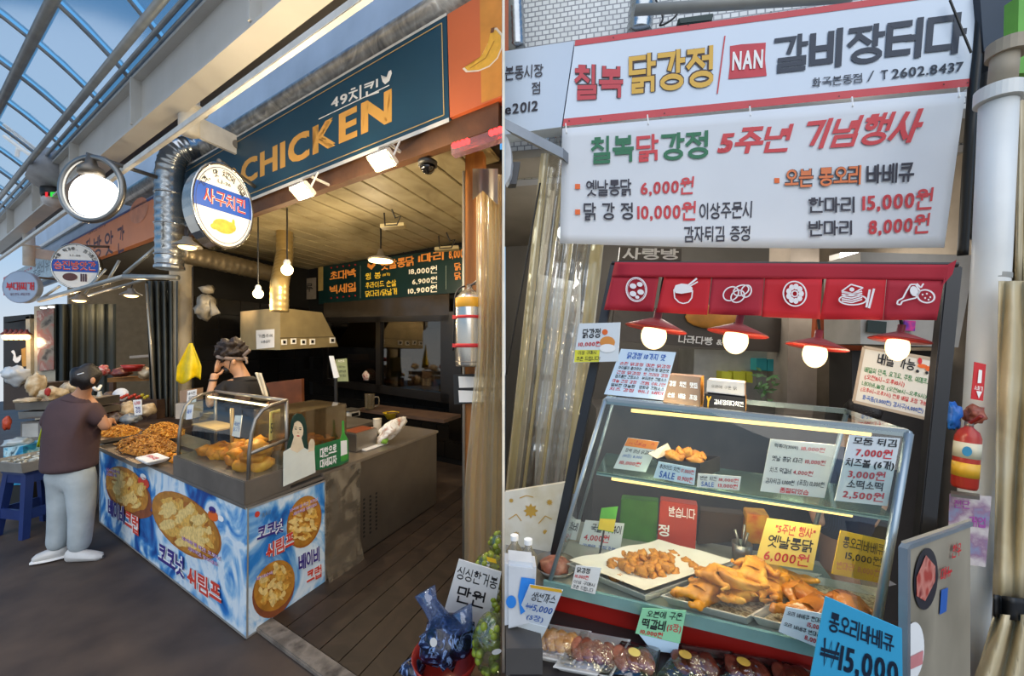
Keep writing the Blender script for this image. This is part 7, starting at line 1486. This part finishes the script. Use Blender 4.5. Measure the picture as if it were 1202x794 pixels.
pts, ed = chain(('c', J(85, 490, y1), .155, None), ('b', J(83, 520, y1), .17, 'c'), ('h', J(82, 547, y1), .18, 'b'), ('h2', J(82, 553, y1), .178, 'h'), ('n', J(92, 470, y1), .11, 'c'), ('n2', J(97, 462, y1), .06, 'n'), ('sr', J(110, 481, y1 + .04), .085, 'c'), ('er', J(121, 500, y1 + .06), .07, 'sr'), ('sl', J(66, 481, y1 - .03), .085, 'c'), ('el', J(58, 503, y1 - .02), .07, 'sl'))
skin('tshirt', pts, ed, SH, pe)
JE = M('pale_jeans', '#a6aeb0', .8, 0, .12, 7, .5, 16)
pts, ed = chain(('p', J(84, 556, y1), .135, None), ('w', J(83, 538, y1), .14, 'p'), ('hl', J(75, 566, y1), .108, 'p'), ('kl', J(72, 602, y1), .085, 'hl'), ('sl', J(69, 630, y1), .075, 'kl'), ('al', J(66, 647, y1), .072, 'sl'), ('hr', J(94, 566, y1), .108, 'p'), ('kr', J(96, 602, y1), .085, 'hr'), ('sr', J(94, 632, y1), .076, 'kr'), ('ar', J(92, 649, y1), .074, 'sr'))
skin('jeans', pts, ed, JE, pe)
SW = M('white_shoe', '#c2bfba', .5)
shoe('shoe', P(90, 661, 3.2), (1, .15, 0), .27, SW, WHITE, pe); shoe('shoe', P(67, 657, 3.22), (-.55, -.35, 0), .2, SW, WHITE, pe)
me = lump(2, .092, .10, .105, .14, 4, 3); me.materials.append(HAIR); put('hair', me, J(101, 442, y1 - .03), (0, .1, .5), 1, pe)
MB().tube([J(91, 440, 3.06), J(98, 438, 3.06)], .004, 6).build('hair_clip', WHITE, pe); MB().tube(bend([J(110, 455, 3.13), J(114, 458, 3.16), J(118, 453, 3.22)]), [.012] * 17, 6).build('face_mask', WHITE, pe, smooth=True)
MB().ball(J(109, 447, 3.13), (.012, .018, .026), 10, 6).build('ear', SKIN, pe, smooth=True)
t = T('green_bag', 'lime green plastic bag hanging at the shopper\'s left side', 'bag', P(50, 524, 3.1)); LB = M('lime_film', '#b5c22a', .35, 0, .15, 10, .5, 18)
MB().grid(lambda u, v: P(54 + (u - .5) * (4 + 11 * v) - 4 * v, 489 + 36 * v, 3.12 + .03 * math.sin(u * 8) * v), 8, 10).build('bag', LB, t, smooth=True, solid=.004)
t = T('clear_bag', 'white translucent bag hanging by the shopper\'s right leg', 'bag', P(111, 600, 3.4)); MB().grid(lambda u, v: P(110 + (u - .5) * (4 + 9 * math.sin(v * 3)), 548 + 50 * v, 3.42 + .04 * math.sin(u * 9) * v), 8, 10).build('bag', GLASS('white_film', '#e9eaea', .1, .15, .5, '#c9c9c6', .8, 14), t, smooth=True, solid=.004)

y2 = 3.42
pb2 = T('person', 'stall worker in black with a headband, one hand raised to the face', 'person', L(1.1, .52, 0) * 1)
pts, ed = chain(('pel', J(283, 520, y2 + .05), .12, None), ('bel', J(284, 490, y2), .12, 'pel'), ('che', J(285, 462, y2), .12, 'bel'), ('nk', J(285, 443, y2), .062, 'che'), ('nk2', J(281, 435, y2), .058, 'nk'), ('hd', J(273, 428, y2 - .02), .078, 'nk2'), ('hd2', J(272, 418, y2 - .02), .085, 'hd'),
    ('sl', J(264, 455, y2 - .12), .06, 'che'), ('el', J(245, 478, y2 - .2), .042, 'sl'), ('wl', J(250, 448, y2 - .16), .027, 'el'), ('hl', J(253, 438, y2 - .14), .034, 'wl'), ('sr', J(304, 455, y2 + .1), .06, 'che'), ('er', J(312, 485, y2 + .1), .045, 'sr'), ('wr', J(300, 495, y2 - .1), .03, 'er'),
    ('l1', L(1.1, .45, .85) + V((-.06, 0, 0)), .09, 'pel'), ('l2', L(1.1, .46, .45) + V((-.06, 0, 0)), .06, 'l1'), ('l3', L(1.1, .6, .07) + V((-.06, 0, 0)), .045, 'l2'), ('r1', L(1.1, .52, .85) + V((.08, .05, 0)), .09, 'pel'), ('r2', L(1.1, .6, .45) + V((.08, .05, 0)), .06, 'r1'), ('r3', L(1.1, .65, .07) + V((.08, .05, 0)), .045, 'r2'))
skin('body', pts, ed, M('skin_warm', '#c9946c', .5, 0, .05, 6), pb2); SK2 = MATS['skin_warm']
for k_, (u, v, dy) in enumerate(((254.5, 423, -.13), (256.5, 424, -.12), (259, 426, -.10), (261, 429, -.08))): MB().tube([J(253 + k_ * 1.2, 437 - k_ * .2, y2 - .14 + k_ * .02), J(253.5 + k_ * 1.6, 430, y2 + dy), J(u + 1, v, y2 + dy + .02)], [.0105, .0095, .008], 7).build('finger', SK2, pb2, smooth=True)
MB().tube([J(254, 441, y2 - .13), J(259.5, 438, y2 - .1), J(262, 434, y2 - .09)], [.012, .011, .009], 7).build('thumb', SK2, pb2, smooth=True)
pts, ed = chain(('c', J(285, 466, y2), .19, None), ('b', J(284, 490, y2), .185, 'c'), ('h', J(283, 530, y2 + .05), .19, 'b'), ('n', J(286, 449, y2), .13, 'c'), ('n2', J(285, 441, y2), .088, 'n'), ('sl', J(266, 458, y2 - .12), .105, 'c'), ('el', J(250, 471, y2 - .17), .09, 'sl'), ('sr', J(303, 458, y2 + .1), .105, 'c'), ('er', J(311, 478, y2 + .1), .09, 'sr'))
skin('shirt', pts, ed, M('black_shirt', '#17120f', .8, 0, .15, 6), pb2)
pts, ed = chain(('p', J(283, 524, y2 + .05), .15, None), ('l1', L(1.1, .45, .85) + V((-.06, 0, 0)), .11, 'p'), ('l2', L(1.1, .46, .45) + V((-.06, 0, 0)), .085, 'l1'), ('l3', L(1.1, .6, .06) + V((-.06, 0, 0)), .07, 'l2'), ('r1', L(1.1, .52, .85) + V((.08, .05, 0)), .11, 'p'), ('r2', L(1.1, .6, .45) + V((.08, .05, 0)), .085, 'r1'), ('r3', L(1.1, .65, .06) + V((.08, .05, 0)), .07, 'r2'))
skin('trousers', pts, ed, M('dark_trousers', '#1d1b1c', .8), pb2)
me = lump(4, .11, .12, .10, .3, 6, 4); me.materials.append(M('brown_hair', '#2a1c14', .5, 0, .25, 40, .6, 90)); put('hair', me, J(272, 411, y2), (0, -.1, .3), 1, pb2)
HB = M('headband_cloth', '#8a7668', .8, 0, .3, 22)
hb = []
for i in range(25):
    th = 2 * math.pi * i / 24; c = J(272.5, 420, y2 - .01); hb.append(c + V((math.cos(th) * .10, math.sin(th) * .105, .012 * math.cos(th) * -1 + .0)))
MB().tube(hb[:-1], .016, 6, closed=True).build('headband', HB, pb2, smooth=True)
MB().tube(bend([J(286, 418, y2 - .04), J(291, 413, y2 - .05), J(293, 411, y2 - .05)]), [.014] * 17, 6).build('headband_knot', HB, pb2, smooth=True); MB().tube(bend([J(287, 419, y2 - .05), J(289.5, 424, y2 - .06), J(289.5, 427, y2 - .06)]), [.009] * 17, 6).build('headband_tail', HB, pb2, smooth=True)
MB().ball(J(274.5, 425.5, y2 - .1), (.014, .02, .026), 10, 7).build('ear', SK2, pb2, smooth=True); MB().ball(J(262, 428, y2 - .06), (.02, .018, .016), 8, 6).build('nose', SK2, pb2, smooth=True)
MB().ball(J(266.5, 434.5, y2 - .045), (.035, .04, .03), 12, 8).build('face_mask', BLACK, pb2, smooth=True); MB().tube([J(269, 433, y2 - .085), J(270.5, 424, y2 - .105)], .003, 5).build('mask_strap', BLACK, pb2)
MB().ball(J(264.5, 424, y2 - .075), (.01, .012, .008), 8, 6).build('eye', INK, pb2, smooth=True)
MB().lathe(J(250.3, 446.5, y2 - .16), [(.03, -.006), (.033, 0), (.03, .006)], n=14).build('wristband', BLACK, pb2, smooth=True)
MB().grid(lambda u, v: J(299 + 8 * u + 9 * v, 438 + 28 * v + 5 * u * v, y2 - .15 + .03 * math.sin(u * 3)) + ZUP * .02 * math.sin(v * 2), 6, 8).build('apron_strap', M('towel_white', '#cfc2a8', .8, 0, .06, 12), pb2, smooth=True, solid=.012)
text('HIS', [J(296, 450, y2 - .19), J(301, 449, y2 - .19), J(302, 466, y2 - .19), J(297, 467, y2 - .19)], PAPER, pb2, .04) if False else None

# ================================================================== LEFT: mill shop and goods further up the lane
DKC = M('dark_curtain', '#2d3330', .8, 0, .15, 5); GRC = M('grey_curtain', '#4d4f4a', .7, 0, .2, 6)
t = T('dark_curtain', 'dark green-grey curtain hung across the mill shop front', 'curtain', P(100, 470, 6.6)); MB().grid(lambda u, v: P(65 + 71 * u, 357 + 125 * v, 6.7 + (.09 if u < .3 else .03) * math.sin(u * 38)), 60, 6).build('cloth', DKC, t, smooth=True, solid=.004)
t = T('grey_curtain', 'pleated grey curtain beside the cream column', 'curtain', P(192, 480, 5.5)); MB().grid(lambda u, v: P(171 + 38 * u + 6 * v * (1 - u), 330 + 160 * v, 5.5 + .06 * math.sin(u * 30)), 60, 6).build('cloth', GRC, t, smooth=True, solid=.004)
MB().tube([P(172, 333, 5.42), P(183, 486, 5.42)], .016, 8).build('curtain_edge_pole', M('pole_steel', '#a39a8a', .3, .6), t, smooth=True)
aw = T('folding_awning', 'folded steel awning frame under the mill shop signs', 'awning', P(125, 340, 5.6)); AWM = M('awning_steel', '#a3a5a2', .35, .5)
for a_, b_, r_ in (((46, 353, 6.6), (146, 325, 5.1), .035), ((146, 325, 5.1), (209, 326, 5.0), .035), ((104, 347, 6.0), (172, 328, 5.2), .018), ((70, 336, 6.6), (46, 352, 6.6), .02), ((146, 322, 5.1), (186, 288, 5.2), .022), ((122, 338, 6.2), (140, 306, 6.2), .02), ((100, 345, 6.2), (124, 316, 6.2), .015)): MB().tube([P(*a_), P(*b_)], r_, 8).build('frame_tube', AWM, aw, smooth=True)
t = T('shop_window', 'tall glazed shop door with a dim red and white interior, left of the dark curtain', 'window', P(50, 440, 7.4)); MB().slab([P(u, v, 7.4) for u, v in ((40, 360), (66, 357), (66, 515), (41, 515))], V((0, .06, 0))).build('frame', M('window_frame_cream', '#a39a86', .5), t); flat('pane', [P(u, v, 7.36) for u, v in ((43, 365), (63, 362), (63, 434), (44, 436))], RAMP('window_view', ['#3a3430', '#7a746a', '#8d5a50', '#b9b5ac'], 3, 'noise', .12, 0, 1), t, .01)
for i in range(2): MB().ball(P(51 + i * 9, 361.5 - i, 7.2), (.06, .03, .02), 8, 5).build('window_light', EMIT('lamp_white', '#fffdf4', 5), t, smooth=True)
t = T('duck_shop', 'dark roast duck shop front with a white duck silhouette at the far left', 'shop front', P(20, 460, 7.6)); MB().slab([P(u, v, 7.7) for u, v in ((4, 372), (36, 369), (36, 450), (4, 452))], V((0, .1, 0))).build('panel', M('duck_shop_dark', '#26221f', .5), t)
pdk = (P(20, 400, 7.65), V((0, 1, 0))); blob([(13, 413), (15, 411), (17, 412), (18, 415), (19, 420), (22, 420), (25, 417), (24, 423), (21, 426), (18, 426), (15, 423), (16, 417)], pdk, WHITE, t, 'duck_silhouette', .01)
blob([(25, 410), (30, 408), (31, 430), (26, 431)], pdk, M('duck_poster', '#b5863a', .5), t, 'poster', .01); MB().slab([P(u, v, 7.5) for u, v in ((30, 372), (35, 371), (36, 440), (31, 440))], V((0, .1, 0))).build('door_post', M('post_cream', '#b9ac92', .6), t)
MB().slab([P(u, v, 7.5) for u, v in ((4, 376), (36, 371), (36, 374), (4, 379))], V((0, .1, 0))).build('lamp_rail', BLACK, t)
for i in range(5): MB().ball(P(7 + i * 6, 396, 7.4), (.055, .055, .055), 10, 7).build('lamp_bulb', EMIT('lamp_warm', '#ffcf83', 7), t, smooth=True); MB().lathe(P(7 + i * 6, 393, 7.4), [(.09, 0), (.03, .06), (.02, .1), (0, .1)], n=10).build('lamp_shade', M('shade_darkred', '#6a2a26', .5), t, smooth=True)
point('duck_shop_light', P(20, 402, 7.2), 12, WARM, .1)
t = T('ceiling_tube', 'white fluorescent tube under the mill shop ceiling behind the dark curtain', 'lamp', L(5.6, 2.2, 3.2)); lbox(MB(), 5.0, 6.2, 2.15, 2.25, 3.22, 3.29).build('housing', WHITE, t); MB().tube([L(5.05, 2.2, 3.2), L(6.15, 2.2, 3.2)], .02, 8).build('tube', EMIT('tube_glow', '#f4fbff', 6), t, smooth=True)
point('mill_tube_light', L(5.5, 2.2, 3.0), 45, (1, .9, .72), .15)
# tables under the goods
tb1 = T('goods_table', 'long dark table under the mill shop goods', 'table', L(4.2, .6, 0)); lbox(MB(), 3.12, 6.2, .25, 1.1, .70, .76).build('tabletop', DARKWOOD, tb1)
for a_, b_ in ((3.2, .3), (3.2, 1.05), (6.1, .3), (6.1, 1.05)): lbox(MB(), a_, a_ + .06, b_, b_ + .06, 0, .70).build('leg', BLACK, tb1)
lbox(MB(), 3.14, 6.18, .28, .30, .05, .70).build('skirt', M('skirt_dark', '#2a2522', .7), tb1)
ws = T('wall_shelf', 'small wooden shelf of bags and red basket behind the goods', 'shelf', P(155, 452, 5.9)); MB().slab([P(126, 444, 5.9), P(180, 442, 5.9), P(180, 447, 5.9), P(126, 449, 5.9)], V((0, .35, 0))).build('board', M('shelf_amber', '#8f5f22', .6, 0, .2, 6), ws); MB().slab([P(152, 418, 6.0), P(180, 416, 6.0), P(180, 419, 6.0), P(152, 421, 6.0)], V((0, .3, 0))).build('board', M('shelf_grey', '#8d877c', .6), ws); MB().slab([P(128, 449, 6.1), P(133, 449, 6.1), P(133, 490, 6.1), P(128, 490, 6.1)], V((0, .05, 0))).build('upright', DARKWOOD, ws)
def goods(name, label, cat, u, v, y, ru, rv, mat, seed, rough=.25, dr=1.0):
    c = P(u, v, y); k = y / F; cc = math.cos(math.atan2(abs(u - CX), F)); me = lump(seed, ru * k * cc * 1.05, ru * k * cc * dr, rv * k, rough, 3.5, 3); me.materials.append(mat); return put(name, me, c, (0, 0, math.radians(-35)), label=label, cat=cat)
o = MB().slab([P(124, 472, 5.32), P(184, 470, 5.32), P(184, 494, 5.32), P(124, 496, 5.32)], V((0, .5, 0))).build('display_step', DARKWOOD, None); tag(o, 'dark wooden display step under the tomatoes and plate', 'display step')
GRAIN = RAMP('grain_bag', ['#a8895f', '#c9b08a', '#e0cfb0'], 16, 'noise', .35, .4); CRK = RAMP('cracker', ['#c9ad85', '#dcc6a2', '#b5946a'], 12, 'noise', .4, .3); DKB = RAMP('dark_goods', ['#2c211c', '#5a4538', '#7d6a5a'], 14, 'noise', .35, .4); REDM = M('red_plastic_basket', '#a8261c', .4); JUJ = RAMP('jujube', ['#3f1a14', '#6d2f24', '#8a5a4a'], 24, 'noise', .3, .4)
goods('jujube_bag', 'bag of dark red jujubes on the amber wall shelf', 'bag', 143, 437, 5.8, 14, 6, JUJ, 61)
goods('snack_bag', 'white and red snack bag at the left end of the amber shelf', 'bag', 122, 435, 5.7, 7, 6, RAMP('snack_bag_print', ['#c9c4bc', '#b8342a', '#d8d2c8'], 12, 'noise', .3, .2), 62)
o = MB().lathe(P(156, 436, 5.7), [(.09, 0), (.13, .09), (.135, .09), (.09, .01)], n=18).build('red_basket', REDM, None, smooth=True); tag(o, 'red plastic basket on the amber wall shelf', 'basket')
goods('dried_goods', 'clear bag of dried goods at the right end of the amber shelf', 'bag', 171, 438, 5.8, 9, 7, GRAIN, 63)
o = MB().lathe(P(142, 464, 5.4), [(0, 0), (.09, .004), (.095, .012), (0, .008)], axis=(.3, -1, .25), n=22).build('white_plate', WHITE, None, smooth=True); tag(o, 'white round plate leaning among the goods', 'plate')
for i in range(11): o = MB().ball(P(143 + i * 3, 467 - (i % 3) * 1.5, 5.3), .022, 8, 6).build('tomato', M('tomato_red', '#c83a1c', .3) if i < 8 else M('tomato_yellow', '#c9b02a', .3), None, smooth=True); tag(o, ('small red tomato' if i < 8 else 'small yellow tomato') + ' in the row above the cracker bags', 'tomato', 'tomatoes above the cracker bags')
goods('cracker_bag', 'bag of round beige crackers behind the small price sign, left one', 'bag', 150, 481, 5.0, 10, 10, CRK, 64); goods('cracker_bag', 'bag of round beige crackers next to the grey curtain', 'bag', 174, 481, 5.0, 9, 8, CRK, 65); goods('grain_bag', 'grey-blue bag of grain under the small price sign', 'bag', 154, 492, 4.8, 12, 6, RAMP('blue_bag', ['#4a5058', '#7d858c', '#a8a59c'], 14, 'noise', .3, .4), 66)
goods('dark_bag', 'dark bag of dried goods beside the shopper\'s arm', 'bag', 136, 491, 4.8, 10, 7, DKB, 67); goods('dark_bag', 'dark bag of beans left of the white plate', 'bag', 129, 466, 5.4, 9, 6, DKB, 68); goods('jujube_bag', 'brown bag of dates in front of the shopper', 'bag', 131, 480, 5.0, 11, 6, JUJ, 69)
o = MB().lathe(P(117, 475, 4.8), [(.03, 0), (.032, .1), (.02, .13), (.018, .16), (0, .16)], n=12).build('sauce_bottle', M('bottle_clear', '#b9b5a8', .3), None, smooth=True); tag(o, 'clear bottle with pale cap beside the shopper\'s face', 'bottle')
card('price_tag', 'small white price sign among the cracker bags', [(156, 470), (166, 469), (167, 487), (158, 488)], (P(161, 480, 4.7), V((0, 1, 0))), PAPER, [('6,000', (.15, .85, .1, .35), RED, .03), ('강정', (.2, .8, .45, .85), PURP, .03)])
bx_ = T('carton', 'brown carton with a price sign standing beside the column', 'carton', P(217, 470, 4.9)); MB().slab([P(211, 459, 4.9), P(224, 457, 4.9), P(224, 472, 4.9), P(211, 473, 4.9)], V((0, .2, 0))).build('box', KRAFT if 'kraft' in MATS else M('kraft', '#9b7f68', .6), bx_); MB().slab([P(206, 474, 4.9), P(224, 473, 4.9), P(224, 492, 4.9), P(206, 492, 4.9)], V((0, .2, 0))).build('lower_box', M('carton_white', '#b9ac9c', .6), bx_)
card('price_tag', 'white price sign in front of the brown carton', [(220, 459), (231, 457), (230, 472), (219, 473)], (P(225, 465, 4.7), V((0, 1, 0))), PAPER, [('바삭한', (.1, .9, .15, .4), INK, .02), ('튀김', (.2, .8, .5, .8), INK, .02)])
# far left heap of trays, cartons, stool
t = T('tray_table', 'pile of steel trays on cartons left of the shopper', 'table', P(70, 560, 4.4)); 
for i, (v, dv) in enumerate(((472, 8), (484, 6))): MB().slab([P(17 + i * 4, v, 4.5 + i * .02), P(100, v - 2, 4.4), P(100, v + dv, 4.4), P(18 + i * 4, v + dv + 2, 4.5)], V((-.1, .5, 0))).build('tray', STEEL_D, t)
MB().slab([P(24, 496, 4.55), P(60, 494, 4.5), P(60, 560, 4.5), P(24, 562, 4.55)], V((0, .5, 0))).build('carton', M('carton_old', '#77716a', .7, 0, .2, 5), t); MB().slab([P(26, 498, 4.53), P(47, 497, 4.52), P(47, 513, 4.52), P(26, 514, 4.53)], V((0, .01, 0))).build('carton_print', M('carton_print', '#b5b2aa', .6), t)
goods('dried_fish_bag', 'clear bag of pale dried fish standing on the trays', 'bag', 42, 452, 4.6, 12, 14, GRAIN, 70, .3); goods('dried_fish', 'pale dried pollack heap on the trays', 'dried fish', 62, 462, 4.5, 16, 7, CRK, 71, .35); goods('dried_fish', 'second heap of dried pollack behind the shopper\'s shoulder', 'dried fish', 84, 455, 4.9, 12, 7, GRAIN, 72, .35); goods('dried_squid', 'flat beige dried squid at the tray edge', 'dried fish', 33, 470, 4.4, 16, 3, CRK, 73, .2)
goods('red_net_bag', 'small red net bag on the dried fish', 'bag', 56, 460, 4.35, 4, 5, M('net_red', '#a8302a', .5), 74)
goods('white_bag', 'big crumpled white plastic bag at the far left', 'bag', 20, 441, 5.2, 16, 11, M('white_film_bag', '#c9cdcf', .35, 0, .08, 8, .6, 12), 75, .3)
o = MB().slab([P(4, 452, 5.2), P(38, 451, 5.2), P(38, 480, 5.2), P(4, 482, 5.2)], V((0, .5, 0))).build('side_counter', M('side_counter_brown', '#3f332b', .6), None); tag(o, 'dark brown counter under the white plastic bag', 'counter')
goods('red_bag', 'red and orange bag at the left edge', 'bag', 8, 497, 4.4, 6, 8, M('bag_redorange', '#b8462a', .4), 76)
o = MB().slab([P(4, 526, 4.0), P(27, 524, 4.0), P(28, 569, 4.0), P(4, 571, 4.0)], V((-.05, .35, 0))).build('fish_box', RAMP('wave_box', ['#1f5f8f', '#2f9ac0', '#bfe0e6', '#123a4a'], 8, 'noise', .5, 0, 1), None); tag(o, 'foam fish box printed with turquoise waves at the left edge', 'box')
o = MB().slab([P(4, 571, 4.0), P(26, 570, 4.0), P(26, 597, 4.0), P(4, 598, 4.0)], V((-.05, .35, 0))).build('black_crate', M('crate_black', '#1f211f', .6), None); tag(o, 'black plastic crate under the turquoise fish box', 'crate')
goods('wet_bag', 'pale clear bag lying on the turquoise fish box', 'bag', 22, 519, 4.1, 17, 5, M('film_pale', '#a9b3b5', .25, 0, .15, 10, .6, 14), 77, .3)
# blue stool with a tray
c = P(41, 548, 3.75); st_ = T('plastic_stool', 'dark blue plastic stool carrying a grey tray, left of the shopper', 'stool', V((c.x, c.y, 0))); BLU = M('stool_blue', '#1d2f63', .45, 0, .1, 6); zt = c.z
def sq(r, z, ang=.6): return [V((c.x, c.y, z)) + V((r * math.cos(ang + math.pi / 2 * i), r * math.sin(ang + math.pi / 2 * i), 0)) for i in range(4)]
MB().hexa(sq(.22, zt - .03) + sq(.21, zt)).build('seat', BLU, st_, bevel=.01); a4 = sq(.20, zt - .03); b4 = sq(.27, 0)
for i in range(4):
    d1 = (a4[(i + 1) % 4] - a4[i]).normalized() * .06; d2 = (a4[(i - 1) % 4] - a4[i]).normalized() * .06; m = MB(); e1 = (b4[(i + 1) % 4] - b4[i]).normalized() * .05; e2 = (b4[(i - 1) % 4] - b4[i]).normalized() * .05
    m.hexa([b4[i], b4[i] + e1, b4[i] + e1 + e2, b4[i] + e2, a4[i], a4[i] + d1, a4[i] + d1 + d2, a4[i] + d2]).build('leg', BLU, st_)
for i in range(4):
    p0 = a4[i].lerp(b4[i], .55); p1 = a4[(i + 1) % 4].lerp(b4[(i + 1) % 4], .55); MB().slab([p0, p1, p1 - ZUP * .09, p0 - ZUP * .09], (V((c.x, c.y, p0.z)) - (p0 + p1) / 2).normalized() * .02).build('stretcher', BLU, st_)
    p0 = a4[i]; p1 = a4[(i + 1) % 4]; MB().slab([p0, p1, p1 - ZUP * .08, p0 - ZUP * .08], (V((c.x, c.y, p0.z)) - (p0 + p1) / 2).normalized() * .02).build('apron', BLU, st_)
tr = T('fish_tray', 'grey plastic tray of small fish on the blue stool', 'tray', V((c.x, c.y, zt))); q4 = sq(.26, zt + .005); q5 = sq(.3, zt + .1)
MB().add(q4 + q5, [(0, 1, 2, 3)] + [(i, (i + 1) % 4, 4 + (i + 1) % 4, 4 + i) for i in range(4)]).build('tray', M('tray_grey', '#8a8780', .5), tr, solid=.006)
m = MB(); r = random.Random(8)
for i in range(60): m.ball(V((c.x + r.uniform(-.15, .15), c.y + r.uniform(-.15, .15), zt + .07 + r.uniform(0, .03))), (.035, .012, .008), 6, 4, Matrix.Rotation(r.uniform(0, 6), 3, 'Z'))
o = m.build('small_fish', RAMP('small_fish', ['#8a8f86', '#c9c9bd', '#5f665f'], 20, 'noise', .3, 0), tr, smooth=True); o['kind'] = 'stuff'
# right shop: worker behind the case
y3 = 2.35
pw3 = T('person', 'shop worker in a striped navy top standing behind the glass case', 'person', P(975, 640, y3)); 
pts, ed = chain(('pel', J(985, 640, y3), .12, None), ('bel', J(990, 590, y3), .12, 'pel'), ('che', J(996, 545, y3), .13, 'bel'), ('nk', J(1006, 512, y3), .05, 'che'), ('hd', J(1009, 498, y3), .075, 'nk'), ('hd2', J(1010, 488, y3), .08, 'hd'), ('sl', J(966, 545, y3 - .05), .05, 'che'), ('el', J(955, 590, y3 - .1), .04, 'sl'), ('wl', J(962, 618, y3 - .22), .03, 'el'), ('sr', J(1024, 545, y3 + .05), .05, 'che'), ('er', J(1034, 590, y3), .04, 'sr'), ('wr', J(1020, 618, y3 - .1), .03, 'er'), ('l1', P(975, 700, y3), .08, 'pel'), ('l2', P(970, 790, y3), .05, 'l1'), ('r1', P(996, 700, y3), .08, 'pel'), ('r2', P(996, 790, y3), .05, 'r1'))
skin('body', pts, ed, SKIN, pw3)
pts, ed = chain(('c', J(996, 548, y3), .16, None), ('b', J(990, 592, y3), .15, 'c'), ('h', J(985, 640, y3), .16, 'b'), ('n', J(1004, 522, y3), .085, 'c'), ('sl', J(968, 548, y3 - .05), .08, 'c'), ('el', J(957, 582, y3 - .09), .065, 'sl'), ('sr', J(1022, 548, y3 + .05), .08, 'c'), ('er', J(1032, 582, y3), .065, 'sr'))
skin('striped_top', pts, ed, RAMP('navy_stripes', ['#1d2a44', '#1d2a44', '#44587a', '#1d2a44'], 26, 'wave', .8, 0, 1), pw3)
pts, ed = chain(('p', J(986, 645, y3), .155, None), ('l1', P(975, 700, y3), .11, 'p'), ('l2', P(970, 790, y3), .08, 'l1'), ('r1', P(998, 700, y3), .11, 'p'), ('r2', P(998, 790, y3), .08, 'r1'))
skin('pale_trousers', pts, ed, M('trousers_grey', '#8d8a86', .8), pw3)
me = lump(6, .085, .095, .085, .08, 3, 3); me.materials.append(HAIR); put('hair', me, J(1010, 484, y3) + V((0, -.015, .01)), (0, 0, 0), 1, pw3)

bpy.data.scenes.remove(SKS)
